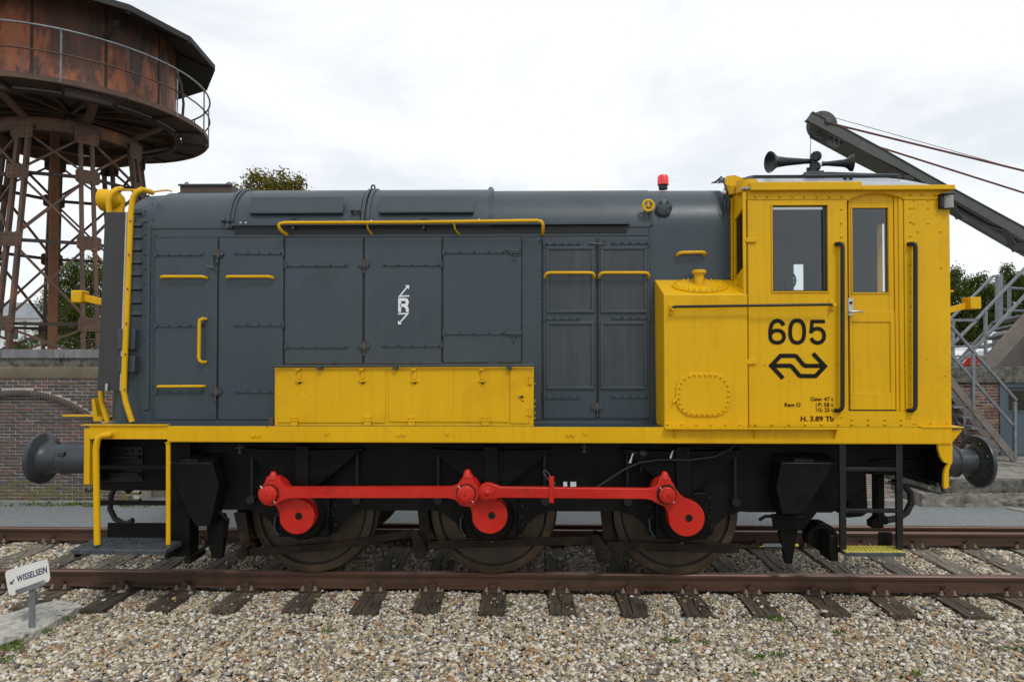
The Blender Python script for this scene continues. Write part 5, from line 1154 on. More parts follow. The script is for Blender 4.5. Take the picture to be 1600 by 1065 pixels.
# buffers
zbf = Z(1528,720.5,.875)
for side in (-1, 1):
    for ys in (-.875, .875):
        x_beam = xb_-.035 if side < 0 else xr_; t = Vector((side,0,0)); a = Vector((x_beam, ys, zbf))
        xf = X(66,720,.875) if side < 0 else X(1530,720,.875); Lb = abs(xf-x_beam)
        mb = MB(); mb.box(a.x, a.x+side*.02, ys-.20, ys+.20, zbf-.20, zbf+.20)
        if side < 0: pr = [(.02,.155),(.03,.148),(Lb*.55,.148),(Lb*.60,.16),(Lb*.66,.16),(Lb*.70,.135)]
        else: pr = [(.02,.15),(.03,.145),(Lb*.50,.142),(Lb*.52,.150),(Lb*.56,.148),(Lb*.58,.125)]
        mb.lathe(a, t, pr, 40); bf = mb.build('buffer', M['buffer'], loco, smooth=30)
        mb = MB()
        if side < 0: mb.lathe(a, t, [(Lb*.62,.14),(Lb*.80,.136),(Lb*.90,.148),(Lb*.935,.172),(Lb*.955,.236),(Lb*.975,.247),(Lb+.012,.244),(Lb+.035,.15),(Lb+.04,.01)], 48)
        else: mb.lathe(a, t, [(Lb*.50,.115),(Lb*.86,.115),(Lb*.88,.15),(Lb*.90,.16),(Lb*.92,.20),(Lb*.94,.24),(Lb*.97,.245),(Lb+.0,.24),(Lb+.03,.12),(Lb+.032,.01)], 48)
        mb.build('buffer_head', M['buffer'], bf, smooth=40)
        if ys < 0:
            mb = MB()
            if side > 0:
                for k in range(8):
                    t_ = 2*math.pi*(k+.5)/8; mb.hexb((a.x+Lb*.925, ys+.185*math.cos(t_), zbf+.185*math.sin(t_)), (-1,0,0), r=.018, h=.014)
                mb.cyl((a.x+Lb*.25,ys-.12,zbf-.09),(a.x+Lb*.25,ys-.16,zbf-.11),.022,n=10)
                mb.build('buffer_bolts', M['buffer'], bf, kind='stuff')
            else:
                mb.box(a.x-Lb*.62,a.x-Lb*.52,ys-.165,ys-.12,zbf+.05,zbf+.085); mb.build('buffer_key', M['buffer'], bf, bevel=.004)
# left steps
sT = 1.33
mb = MB(); mb.tube([P(173,679,sT-.04),P(171,678.5,sT),P(161,679.5,sT),P(155,683,sT),P(151.8,690,sT),P(150,702,sT),P(151,780,sT),P(152,850,sT)], .027, 12); mb.build('step_handrail', M['yellow'], loco, smooth=60)
mb = MB(); mb.tube([P(263,691,SV-.02),P(263,850,SV-.02)], .020, 12); mb.tube([P(263,691,SV-.02),P(263,690,SV-.02)], .03, 8); mb.build('step_handrail', M['yellow'], loco, smooth=60)
def rung(x0, x1, py, s, h=.035, nm='step_rung', mt='black'):
    m_ = MB(); m_.box(X(x0,py,s), X(x1,py,s), -s, -s+.05, Z((x0+x1)/2,py+3,s), Z((x0+x1)/2,py-3,s)); return m_.build(nm, M[mt], loco, bevel=.004)
rung(154,262,730,1.2,nm='step_rung'); rung(154,262,786,1.2,nm='step_rung')
# tread: chequer plate with raised bars
za = PG(180,858,0); zst = Z(180,858,1.40)
x0, x1 = X(110,856,1.40), X(259,859,1.40); y0, y1 = -1.40, -1.02
mb = MB(); mb.box(x0, x1, y0, y1, zst-.045, zst); tr_ = mb.build('step_tread', M['gtread'], loco, bevel=.006)
mb = MB()
for i in range(17):
    for j in range(8):
        xx = x0+.03+(x1-x0-.06)*(i+.5*(j%2))/17; yy = y0+.03+(y1-y0-.05)*j/7
        if xx > x1-.02: continue
        mb.bar((xx-.013,yy-.014,zst+.001),(xx+.013,yy+.014,zst+.001),.010,.008)
mb.build('tread_studs', M['gtread'], tr_, kind='stuff')
mb = MB(); mb.box(x0+.10, x1, y1-.02, y1, zst, Z(200,816,1.02)); mb.box(x0+.02,x0+.05,y0+.02,y1,zst-.08,zst-.046); mb.box(x1-.02, x1+.01, y0+.02, y1, zst-.09, zst-.046); mb.build('step_back', M['black'], loco)
mb = MB(); mb.box(X(264,800,1.12), X(298,800,1.12), -1.14, -.97, Z(280,868,1.12), ZF-.05); mb.build('step_support', M['black'], loco)
# right steps
s_ = 1.26
for px in (1317.5, 1406):
    mb = MB(); a = P(px,690,s_); b_ = P(px,860,s_); xm = (a.x+b_.x)/2; mb.box(xm-.028, xm+.028, -s_, -s_+.03, b_.z, zb_-.01 if False else Z(px,691,s_)); st_ = mb.build('step_hanger', M['blackgloss'], loco, bevel=.003)
for py in (733,798): rung(1321,1402,py,s_-.005,nm='step_rung',mt='blackgloss')
zs2 = Z(1370,862,1.32); x0, x1 = X(1321,860,1.32), X(1416,862,1.32)
mb = MB(); mb.box(x0, x1, -1.32, -1.12, zs2-.04, zs2-.005); tr2 = mb.build('step_tread', M['gtread'], loco, bevel=.004)
mb = MB(); mb.box(x0+.005, x1-.005, -1.315, -1.13, zs2-.0045, zs2); mb.build('tread_plate', M['ytread'], tr2)
mb = MB()
for i in range(14):
    xx = x0+.03+(x1-x0-.05)*i/14; mb.bar((xx,-1.30,zs2+.002),(xx+.035,-1.14,zs2+.002),.011,.008)
mb.build('tread_bars', M['ytread'], tr2, kind='stuff')
mb = MB(); mb.box(x0-.09, x0-.01, -1.22, -1.0, zs2-.12, zs2+.12); mb.box(x1-.13, x1, -1.12, -1.09, zs2-.09, zs2+.12); mb.build('tread_bracket', M['black'], loco, bevel=.02)
# hoses and under-end gear
mb = MB(); mb.tube([P(250,742,.5),P(240,744,.5),P(215,752,.5),P(195,751,.5),P(182,757,.5),P(173,775,.5),P(172,795,.5),P(180,810,.5),P(196,818,.5),P(208,812,.5)], .028, 10); mb.build('air_hose', M['rubber'], loco, smooth=60)
mb = MB(); mb.cyl(P(190,753,.52),P(204,768,.52),.035,n=12); mb.cyl(P(186,752,.52),P(192,760,.52),.05,n=12); mb.build('hose_coupling', M['black'], loco, bevel=.005)
mb = MB(); mb.tube([P(136,762,.9),P(134,765,.9),P(138,767.5,.9),P(160,761,.9),P(185,752,.9)], .011, 8); mb.build('uncoupling_bar', M['blackgloss'], loco, smooth=60)
mb = MB(); mb.tube([P(1388,752,.85),P(1420,758,.9),P(1468,769.5,.95),P(1472,769,.95),P(1473,765,.95),P(1470,758,.95)], .013, 8); mb.build('uncoupling_bar', M['blackgloss'], loco, smooth=60)
mb = MB(); mb.tube([P(1395,752,.6),P(1412,758,.6),P(1422,768,.6),P(1424,785,.6),P(1416,800,.6),P(1403,809,.6),P(1385,812,.6)], .033, 12); mb.build('air_hose', M['rubber'], loco, smooth=60)
mb = MB(); mb.cyl(P(1385,812,.6),P(1372,812,.6),.045,n=12); mb.cyl(P(1376,806,.6),P(1360,819,.6),.055,n=12); mb.box(X(1357,812,.6),X(1376,812,.6),-.66,-.56,Z(1360,822,.6),Z(1360,812,.6)); mb.build('hose_coupling', M['black'], loco, bevel=.008)
mb = MB(); mb.box(X(1366,780,.6), X(1377,780,.6), -.66,-.55, Z(1370,812,.6), Z(1370,740,.6)); mb.build('coupling_bracket', M['black'], loco, bevel=.005)
mb = MB(); o_ = [P(a,b_,.8) for a,b_ in ((1322,740),(1352,738),(1355,800),(1345,806),(1322,808))]; mb.prism([(q.x,q.z) for q in o_], -.82, -.40); mb.build('ash_box', M['black'], loco, bevel=.01)
mb = MB(); mb.bar(P(1325,775,.95), P(1350,803,.95), .02, .04); mb.build('step_stay', M['black'], loco)
mb = MB(); mb.box(xr_-.55, xr_-.03, -.12,.12, zbf-.2, zbf+.1); mb.box(xb_+.02, xb_+.55, -.12,.12, zbf-.2, zbf+.1); mb.build('draw_gear', M['black'], loco)
mb = MB()
for sx, xx in ((1, xr_), (-1, xb_-.035)): mb.box(min(xx, xx+sx*.22), max(xx, xx+sx*.22), -.03, .03, zbf-.05, zbf+.03)
mb.build('draw_hook', M['black'], loco, bevel=.012)
# ------------------------------------------------------------------ water tower
TX, TY = -10.75, 7.87
tower = thing('water_tower', 'rusty round iron water tower with railed gallery on latticed legs behind the brick wall', 'water tower', (TX,TY,1.93))
def cp(r, deg, z): t = math.radians(deg); z = z-.11*min(1, max(0, (z-2)/5)); return Vector((TX+r*math.cos(t), TY+r*math.sin(t), z))
def ringmesh(m_, prof, n=64, closed=True):
    """prof [(r,z)...] revolved about the tower axis"""
    k = len(prof); base = len(m_.v)
    for i in range(n):
        for r, z in prof: m_.v.append(tuple(cp(r, 360*i/n, z)))
    for i in range(n):
        j = (i+1) % n
        for q in range(k if closed else k-1): m_.f.append((base+i*k+q, base+j*k+q, base+j*k+(q+1)%k, base+i*k+(q+1)%k))
    return m_
mb = MB(); ringmesh(mb, [(2.20,7.75),(2.20,9.85),(2.18,9.85),(2.18,7.75)]); tk = mb.build('tank', M['rusty_tank'], tower, smooth=20)
mb = MB()
for k in range(9): 
    d = -140+k*34
    for j in range(2): pass
    a_ = cp(2.205, d, 7.78); b_ = cp(2.205, d, 9.8); mb.bar(a_, b_, .05, .012, up=(TX-a_.x, TY-a_.y, 0))
mb.build('tank_seams', M['rustdark'], tk, kind='stuff')
mb = MB(); ringmesh(mb, [(0.02,7.95),(2.32,7.80),(2.32,7.82),(.02,7.98)], 48); mb.build('tank_floor', M['soffit'], tower)
mb = MB(); ringmesh(mb, [(2.20,7.52),(2.34,7.52),(2.34,7.545),(2.275,7.545),(2.275,7.74),(2.34,7.74),(2.34,7.76),(2.20,7.76)], 64); mb.build('tank_girder', M['rustdark'], tower, smooth=20)
mb = MB(); ringmesh(mb, [(2.92,7.555),(2.97,7.555),(2.97,7.66),(2.96,7.66),(2.96,7.57),(2.92,7.57)], 72); mb.build('gallery_rim', M['rust'], tower, smooth=20)
for k in range(16):
    d0, d1 = -170+22.5*k+.6, -170+22.5*(k+1)-.6; mb = MB(); n = 6
    grate = k in (0,2,3,5,8,12)
    if grate:
        for i in range(22):
            d = d0+(d1-d0)*i/21; mb.bar(cp(2.34,d,7.60), cp(2.92,d,7.60), .009, .014)
        mb.build('gallery_grating', M['rustdark'], tower)
    else:
        for i in range(n):
            e0, e1 = d0+(d1-d0)*i/n, d0+(d1-d0)*(i+1)/n; q = [cp(2.34,e0,7.59),cp(2.92,e0,7.59),cp(2.92,e1,7.59),cp(2.34,e1,7.59)]; mb.add(q+[p_+Vector((0,0,.012)) for p_ in q], [(3,2,1,0),(4,5,6,7),(0,1,5,4),(2,3,7,6)])
        mb.build('gallery_plate', M['rustdark'], tower)
    mb = MB(); mb.bar(cp(2.3,d0-.6,7.56), cp(2.94,d0-.6,7.57), .05, .06); mb.build('gallery_bracket', M['rustdark'], tower)
    mb = MB(); mb.bar(cp(2.975,d0-.6,7.56), cp(2.975,d0-.6,8.62), .045, .012, up=(0,0,1)); mb.build('railing_post', M['galv'] if k%2 else M['rust'], tower)
for z, r in ((8.62,.022),(8.13,.018)):
    mb = MB(); mb.tube([cp(2.985,360*i/72,z) for i in range(72)], r, 8, closed=True); mb.build('gallery_rail', M['galv'] if z > 8.5 else M['rust'], tower, smooth=60)
# roof: twelve-sided, boarded underside
mb = MB(); n = 13; e = [cp(3.12, 360*i/n-8, 9.35) for i in range(n)]; e2 = [p_+Vector((0,0,.13)) for p_ in e]; inn = [cp(2.0, 360*i/n-8, 9.80) for i in range(n)]; top = cp(0,0,10.9)
mb.add(e+e2+inn+[top], [(i,(i+1)%n,n+(i+1)%n,n+i) for i in range(n)]+[(2*n+i,2*n+(i+1)%n,(i+1)%n,i) for i in range(n)]+[(n+i,n+(i+1)%n,3*n) for i in range(n)])
rf = mb.build('tower_roof', M['roofdark'], tower, smooth=5)
for i in range(n):
    mb = MB(); mb.bar(cp(2.1,360*i/n-8,9.74), cp(3.08,360*i/n-8,9.34), .07, .07); mb.build('rafter', M['rustdark'], rf)
mb = MB(); mb.tube([cp(2.05,-38,8.95),cp(2.7,-38,9.12),cp(2.78,-38,9.2)], .055, 12); mb.build('overflow_pipe', M['rustdark'], tower, smooth=50)
mb = MB(); mb.tube([cp(2.985,-14,8.6),cp(3.05,-12,8.3),cp(3.03,-10,7.9),cp(2.93,-8,7.65)],.03,8); mb.build('ladder_hoop', M['rustdark'], tower)
# leg ring
mb = MB(); ringmesh(mb, [(1.38,7.02),(1.48,7.02),(1.48,7.04),(1.47,7.04),(1.47,7.24),(1.50,7.25),(1.50,7.27),(1.38,7.27)], 56); mb.build('leg_ring', M['rust'], tower, smooth=20)
legs = [-43+45*k for k in range(8)]; rt, rb, zt_t, zb_t = 1.46, 2.05, 7.1, 1.93
def lr_(z): return rt+(rb-rt)*(zt_t-z)/(zt_t-zb_t)
levels = [6.05, 4.55, 2.75]
for d in legs:
    tdir = Vector((-math.sin(math.radians(d)), math.cos(math.radians(d)), 0)); rdir = Vector((math.cos(math.radians(d)), math.sin(math.radians(d)), 0))
    lg_ = MB(); 
    for sgn in (-1, 1): 
        a_ = cp(rt,d,zt_t)+tdir*.105*sgn; b_ = cp(rb,d,zb_t-.1)+tdir*.135*sgn; lg_.bar(a_, b_, .07, .10, up=rdir)
    lg = lg_.build('leg', M['rust'], tower)
    for z in levels+[6.98]:
        c = cp(lr_(z)+.06, d, z); m_ = MB(); hz = .15 if z < 6.9 else .17
        q = [c+tdir*a_*.23+Vector((0,0,b_*hz)) for a_, b_ in ((-1,-.75),(-.8,-1),(.8,-1),(1,-.75),(1,.75),(.8,1),(-.8,1),(-1,.75))]
        m_.add(q+[p_+rdir*.015 for p_ in q], [tuple(range(7,-1,-1)), tuple(range(8,16))]+[(i,(i+1)%8,8+(i+1)%8,8+i) for i in range(8)])
        gp = m_.build('gusset_plate', M['rust'], lg)
        m_ = MB()
        for a_ in (-.18,-.06,.06,.18):
            for b_ in (-.09,0,.09):
                if abs(a_) > .1 or b_: m_.rivet(c+rdir*.016+tdir*a_+Vector((0,0,b_)), rdir, r=.014, h=.9)
        m_.build('rivets', M['rustdark'], lg, kind='stuff')
    # bracket out to the tank girder
    m_ = MB(); m_.bar(cp(1.30,d,7.2), cp(2.25,d,7.60), .16, .05); m_.bar(cp(.15,d,7.88), cp(2.28,d,7.72), .07, .10); m_.build('tank_bracket', M['rust'], tower)
    m_ = MB(); m_.bar(cp(.2,d+22.5,7.87), cp(2.28,d+22.5,7.72), .06, .09); m_.build('floor_joist', M['rustdark'], tower)
for i in range(8):
    d0, d1 = legs[i], legs[(i+1)%8]; zz = [7.05]+levels+[1.95]
    for j in range(len(zz)):
        if 0 < j < 4: 
            m_ = MB(); m_.bar(cp(lr_(zz[j]),d0,zz[j]), cp(lr_(zz[j]),d1,zz[j]), .05, .07); m_.build('tie_bar', M['rustdark'], tower)
        if j < len(zz)-1:
            for p_, q_ in ((d0,d1),(d1,d0)):
                m_ = MB(); m_.bar(cp(lr_(zz[j])+.03,p_,zz[j]-.05), cp(lr_(zz[j+1])+.03,q_,zz[j+1]+.05), .045, .045); m_.build('diagonal_brace', M['rust'], tower)
mb = MB(); pa = P(82,540,-8.0); mb.cyl((pa.x,8.0,1.8),(pa.x,8.0,7.9),.098,n=20); mb.build('riser_pipe', mat('orange_rusted_pipe', (.13,.055,.025), (.22,.10,.045), rough=.8, scale=3, third=(.06,.035,.025), tscale=1.5), tower, smooth=60)

# ------------------------------------------------------------------ left brick wall with segmental arch
BL, BH, JT = .168, .0385, .0125
def brick_mesh(seed, l=BL, h=BH, d=.07):
    r = random.Random(seed); j = lambda: r.uniform(-.0022,.0022); m_ = MB()
    v = [(x+j(), y+j()*.6, z+j()) for z in (-h/2,h/2) for y in (-d/2,d/2) for x in (-l/2,l/2)]
    m_.add(v, [(0,2,3,1),(4,5,7,6),(0,1,5,4),(1,3,7,5),(3,2,6,7),(2,0,4,6)])
    me_ = bpy.data.meshes.new('brick'); me_.from_pydata(m_.v, [], m_.f); return me_
def addmat(me_, m): c = me_.copy(); c.materials.append(m); return c
bms = [brick_mesh(i) for i in range(8)]
b_main = [addmat(x, M['brick']) for x in bms]; b_moss = [addmat(x, M['brick_mossy']) for x in bms[:4]]; b_red = [addmat(x, M['brick_red']) for x in bms]
YL = 2.66; sW = -YL
wl = thing('brick_wall', 'old brown brick retaining wall with blind arch and lead coping, left of the locomotive', 'wall', (P(60,700,sW).x, YL, -.15))
xw0, xw1 = -16.0, X(217,770,sW); zw0, zw1 = -.16, Z(60,590.5,sW)
ac = P(25,812,sW); AR = abs(P(25,609,sW).z-ac.z); jx = X(170,660,sW)
def in_arch(x, z, r=None):
    r = r or AR-.088
    if x > jx-.02 or x < 2*ac.x-jx+.02: return False
    return z < ac.z+math.sqrt(max(0, r*r-(x-ac.x)**2))
# mortar backing with the arch notch
jl = 2*ac.x-jx; notch = []
for i in range(0, 25):
    x = jx-(jx-jl)*i/24; notch.append((x, ac.z+math.sqrt(max(0,(AR-.05)**2-(x-ac.x)**2))))
mb = MB(); out_ = [(xw0,zw0),(xw0,zw1),(xw1,zw1),(xw1,zw0),(jx,zw0)]+notch+[(jl,zw0)]
mb.prism(out_, YL+.006, YL+.10); mb.box(xw0+.01, xw1-.01, YL+.101, YL+.36, zw0, zw1-.002); mb.build('mortar', M['mortar'], wl)
mb = MB(); mb.box(jl-.02, jx+.02, YL+.070, YL+.0995, zw0, ac.z+AR-.03); mb.build('mortar_recess', M['mortar'], wl)
ind, rest, cutb = [], [], []
rows = int((zw1-zw0)/(BH+JT))
for r in range(rows):
    z = zw1-BH/2-.004-r*(BH+JT); off = (r%2)*(BL+JT)/2; k = int((xw1-xw0)/(BL+JT))
    if z < zw0: continue
    for i in range(k+1):
        x = xw1-BL/2-off-i*(BL+JT)
        if x-BL/2 < xw0: continue
        q = [in_arch(x+dx, z) for dx in (-BL/2,BL/2)]; qo = [in_arch(x+dx, z+dz, AR+.004) for dx in (-BL/2,BL/2) for dz in (-BH/2,BH/2)]
        if all(q): y = YL+.062+.035
        elif not any(qo): y = YL+.035
        else:
            if any(q): rest.append((x, YL+.062+.035, z))
            for c_ in range(6):
                xc_ = x-BL/2+BL*(c_+.5)/6
                if not any(in_arch(xc_+dx, z+dz, AR+.002) for dx in (-BL/12,BL/12) for dz in (-BH/2,BH/2)): cutb.append((xc_, YL+.035, z))
            continue
        # visible in frame, left of the locomotive?
        px = 820+1010*x/(YL+7.13)
        (ind if (-12 < px < 158) else rest).append((x, y, z))
ind.sort(key=lambda q: abs(q[2]-.9)); rest += ind[298:]; ind = ind[:298]
def moss(x, z): return z < .22+.12*math.sin(x*2.1+1) and random.random() < (.75 if z < .08 else .4)
for x, y, z in ind:
    inst(random.choice(b_moss if moss(x,z) else b_main), 'brick', wl, (x+random.uniform(-.002,.002), y+random.uniform(-.003,.003), z))
mb = MB(); mm2 = MB()
for x, y, z in rest:
    t_ = mm2 if moss(x,z) else mb; y += random.uniform(-.003,.003); t_.box(x-BL/2, x+BL/2, y-.035, y+.03, z-BH/2, z+BH/2)

for x, y, z in cutb: mb.box(x-BL/12-.0005, x+BL/12+.0005, y-.035, y+.03, z-BH/2, z+BH/2)
mb.build('bricks', mat('brown_brick_far', (.09,.058,.048), (.15,.075,.052), rough=.85, scale=5, bump=.3, bscale=60), wl, kind='stuff', smooth=10); mm2.build('mossy_bricks', M['brick_mossy'], wl, kind='stuff', smooth=10)
mb = MB(); nv = 74; a0 = math.acos((jx-ac.x)/AR)
for i in range(nv):
    t = a0+(math.pi-2*a0)*(i+.5)/nv; c = Vector((ac.x+(AR-.042)*math.cos(t), YL+.030, ac.z+(AR-.042)*math.sin(t))); u = Vector((math.cos(t),0,math.sin(t)))
    mb.bar(c-u*.042, c+u*.042, (AR*(math.pi-2*a0)/nv)-.014, .07, up=(0,1,0))
mb.build('arch_bricks', M['brick_arch'], wl, kind='stuff', smooth=10)
# weathered ledge, rough band and lead coping
z1_, z2_, z3_ = Z(60,573,sW+.05), Z(60,559,sW+.05), Z(60,545.5,sW+.06)
mb = MB(); mb.add([(xw0,YL-.01,zw1),(xw1,YL-.01,zw1),(xw1,YL-.07,z1_-.03),(xw0,YL-.07,z1_-.03),(xw0,YL-.07,z1_),(xw1,YL-.07,z1_),(xw1,YL+.4,z1_),(xw0,YL+.4,z1_),(xw1,YL+.4,zw1),(xw0,YL+.4,zw1)],[(0,1,2,3),(3,2,5,4),(4,5,6,7),(1,8,6,5,2),(0,3,4,7,9),(0,9,8,1)])
mb.build('ledge', mat('stained_ledge', (.17,.14,.09), (.26,.22,.16), rough=.9, scale=3, third=(.30,.19,.05), tscale=1.6, bump=.2), wl)
def roughbox(m_, x0, x1, y0, y1, z0, z1, nx, nz, amp, seed=0):
    r = random.Random(seed); g_ = {}
    def vtx(i, j): 
        return (x0+(x1-x0)*i/nx, y0+r.uniform(-amp,amp), z0+(z1-z0)*j/nz+(r.uniform(-amp,amp)*.5))
    b0 = len(m_.v)
    for i in range(nx+1):
        for j in range(nz+1): m_.v.append(vtx(i,j))
    for i in range(nx):
        for j in range(nz): a=b0+i*(nz+1)+j; m_.f.append((a,a+nz+1,a+nz+2,a+1))
    b1 = len(m_.v)
    for i in range(nx+1): x,y,z = m_.v[b0+i*(nz+1)+nz]; m_.v.append((x,y1,z1)); 
    for i in range(nx): m_.f.append((b0+i*(nz+1)+nz, b0+(i+1)*(nz+1)+nz, b1+i+1, b1+i))
    n_ = len(m_.v); m_.v += [(x0,y1,z0),(x1,y1,z0)]
    m_.f.append(tuple([n_,b1]+[b0+j for j in range(nz,-1,-1)])); m_.f.append(tuple([b0+nx*(nz+1)+j for j in range(nz+1)]+[b1+nx,n_+1]))
mb = MB(); roughbox(mb, xw0, X(148,566,sW), YL-.055, YL+.4, z1_+.001, z2_, 400, 5, .006, 2); mb.build('rough_band', M['concrete_dark'], wl)
for i in range(4):
    xa_ = X(150-i*150,550,sW)-1.42; xb2 = X(150-i*150,550,sW); mb = MB(); roughbox(mb, xa_+.004, xb2, YL-.085, YL+.45, z2_+.001, z3_, 24, 2, .003, 5+i); mb.build('coping_sheet', M['lead'], wl)

# ------------------------------------------------------------------ right retaining wall with door
YR = 4.9; sR = -YR
wr = thing('brick_wall', 'red brown brick wall under rough concrete coping behind the metal stairs', 'wall', (P(1540,650,sR).x, YR, .24))
ZP = .24
xr0_, xr1_ = X(1300,650,sR), 14.0; zr1 = Z(1520,597,sR); xd0, xd1 = X(1561,650,sR), X(1561,650,sR)+1.5
mb = MB(); mb.box(xr0_, xd0, YR+.006, YR+.3, -.16, zr1); mb.box(xd1, xr1_, YR+.006, YR+.3, -.16, zr1); mb.build('mortar', M['mortar'], wr)
ind2, rest2 = [], []
BH2 = .0465; JT2 = .0105
for r in range(int((zr1-ZP)/(BH2+JT2))+1):
    z = zr1-BH2/2-.004-r*(BH2+JT2); off = (r%2)*(BL+JT2+.01)/2; x = xd0-BL/2-.004-off
    if off: rest2.append((xd0-.004-off/2+.0, z, off-.012))
    while x > xr0_:
        px = 820+1010*x/(YR+7.13); (ind2 if px > 1482 else rest2).append((x, z, BL+.006)); x -= BL+JT2+.006
for x, z, _ in ind2: inst(random.choice(b_red), 'brick', wr, (x, YR+.035+random.uniform(-.003,.003), z), scale=(1.03,1,1.12))
mb = MB()
for x, z, l in rest2: mb.box(x-l/2, x+l/2, YR, YR+.05, z-BH2/2, z+BH2/2)
mb.build('bricks', M['brick_red'], wr, kind='stuff', smooth=10)
mb = MB(); roughbox(mb, xr0_, xr1_, YR-.07, YR+.5, zr1+.001, Z(1540,574,sR), 260, 7, .012, 3); mb.build('coping', M['concrete_dark'], wr)
mb = MB(); mb.box(xd0+.001, xd1-.001, YR+.04, YR+.10, ZP, zr1-.001); dd = mb.build('door', M['bluedoor'], wr)
mb = MB(); mb.box(xd0+.001, xd0+.09, YR-.02, YR+.039, ZP, zr1-.001); mb.box(xd0+.091, xd1-.02, YR-.02, YR+.039, zr1-.09, zr1-.001); mb.box(xd0+.091, xd0+.17, YR+.015, YR+.039, ZP+.02, zr1-.10); mb.box(xd0+.1701, xd1-.1, YR+.02, YR+.039, ZP+.02, ZP+.09); mb.build('door_frame', M['bluedoor'], wr, bevel=.004)
wz_a, wz_b = Z(1590,641,sR), Z(1590,610,sR); wx_a = X(1577,620,sR)
mb = MB(); framebox(mb, wx_a, wx_a+.75, wz_a, wz_b, .03, YR+.022, YR+.0395); wf = mb.build('door_window', M['bluedoor'], dd)
mb = MB(); mb.box(wx_a, wx_a+.75, YR+.030, YR+.0385, wz_a, wz_b); mb.build('pane', mat('dark_window', (.012,.012,.010), (.03,.028,.015), rough=.12, scale=2, stretch=(1,1,4)), wf)

# concrete platform, ramp and edging
YF = 2.72; xp0 = X(1450,770,-YF)
mb = MB(); roughbox(mb, xp0, 16, YF, YR+.3, .045, ZP, 220, 6, .016, 8); pass
tag(mb.build('concrete_platform', M['concrete_dark']), kind='structure')
mb = MB(); roughbox(mb, xp0-.12, 16, YF-.05, YR, -.17, .044, 220, 6, .018, 9); tag(mb.build('concrete_footing', M['concrete']), kind='structure')
mb = MB(); mb.box(xp0+.05, 16, YF+.06, YR-.001, ZP-.01, ZP+.012); tag(mb.build('platform_paving', M['concrete']), kind='structure')
rp = thing('paved_ramp', None, None, (X(1300,790,-2.75), 2.8, -.1), kind='structure')
xe = X(1416,780,-2.75); mb = MB(); mb.prism([(X(1000,780,-2.75),-.16),(xe,-.16),(xe,-.065),(X(1000,780,-2.75),-.065)], 2.70, 2.84); mb.build('kerb', M['concrete'], rp, bevel=.01)
mb = MB(); rr0 = random.Random(4)
for j in range(16):
    y0_ = 2.845+j*.098
    for i in range(26):
        x0_ = xe-.05+j*.035-(i+(j%2)*.5)*.205; z_ = -.085+j*.014+rr0.uniform(-.002,.002); mb.box(x0_-.2, x0_, y0_, y0_+.092, z_-.05, z_)
mb.build('pavers', mat('worn_pavers', (.20,.165,.14), (.29,.25,.22), rough=.9, scale=4, bump=.3), rp, kind='stuff', smooth=10)
mb = MB(); mb.box(xe-5.6, xe+.45, 2.845, 4.4, -.17, -.13); mb.build('sand_bed', M['earth'], rp)
mb = MB(); a = PG(1572,793,-.14); b_ = PG(1640,806,-.14); mb.bar(a, b_, .06, .04); tag(mb.build('edging_strip', M['slab'], bevel=.006), 'pale narrow concrete edging lying at the foot of the concrete platform, right edge', 'edging')

# ------------------------------------------------------------------ metal stairs
st = thing('metal_staircase', 'galvanised steel outdoor staircase with tube handrails against the brick wall right of the cab', 'stairs', P(1585,718,-4.25))
def sbar(name, p0, p1, s, wd=.05, dp=.05, mt='galv'):
    m_ = MB(); m_.bar(P(*p0,s), P(*p1,s), dp, wd); return m_.build(name, M[mt], st, bevel=.004)
def stube(name, pts, s, r=.022, mt='galv'): m_ = MB(); m_.tube([P(*q,s) for q in pts], r, 8); return m_.build(name, M[mt], st, smooth=60)
sn, sf = -4.25, -4.80
sbar('handrail', (1400,412), (1588,625), sn, .042, .045); sbar('mid_rail', (1400,455), (1583,664), sn, .05, .03)
sbar('stringer', (1380,466), (1586,718), sn, .12, .03, 'stringer'); sbar('stringer', (1400,510), (1560,706), sf, .12, .03, 'stringer')
sbar('post', (1520.5,552), (1520.5,640), sn); sbar('post', (1585.5,627), (1585.5,720), sn); sbar('post', (1506,626), (1506,694), sf+.0)
sbar('handrail', (1420,522), (1508,626), sf, .05); sbar('mid_rail', (1420,570), (1504,669), sf, .035)
for k in range(-4, 7):
    py = 604+16.4*k; px = 1380+(py-466)*(1586-1380)/(718-466)
    if py < 480: continue
    q = P(px, py, sn); m_ = MB(); m_.box(q.x-.30, q.x-.02, 4.27, 4.78, q.z-.012, q.z+.02); m_.build('tread', M['galv'], st, bevel=.004)
u1, u2 = -5.6, -6.4
sbar('handrail', (1440,543), (1552,431.5), u2, .044); sbar('handrail', (1551,431.5), (1566,431.5), u2, .05); sbar('post', (1561,431), (1561,505), u2, .11, .08)
sbar('handrail', (1470,556), (1527,499), u1, .044); sbar('handrail', (1526,499), (1620,399), u1, .044); sbar('mid_rail', (1490,574), (1528,540), u1, .05); sbar('mid_rail', (1527,541), (1630,431), u1, .05)
sbar('post', (1540,487), (1540,572), u1); sbar('post', (1489,500), (1489,570), u1)
sbar('landing_rail', (1440,500), (1528,500), u1, .045); sbar('landing_rail', (1440,541), (1560,541), u1, .035); sbar('landing_rail', (1440,556), (1540,556), u1+.1, .035)
sbar('stringer', (1492,572), (1552,507), u2, .10, .04, 'stringer'); sbar('stringer', (1535,578), (1660,441), u1+.05, .27, .06, 'stringer')
for i,(a_, b_) in enumerate((((1562,503),(1604,493)),((1551,517),(1592,508)),((1541,530),(1580,521)),((1530,543),(1566,536)))):
    q0 = P(*a_, u2); q1 = P(*b_, u1); m_ = MB(); xc = (q0.x+q1.x)/2; m_.bar(q0, (q1.x, -u1, q1.z), .28, .035); m_.build('tread', M['galv'], st)
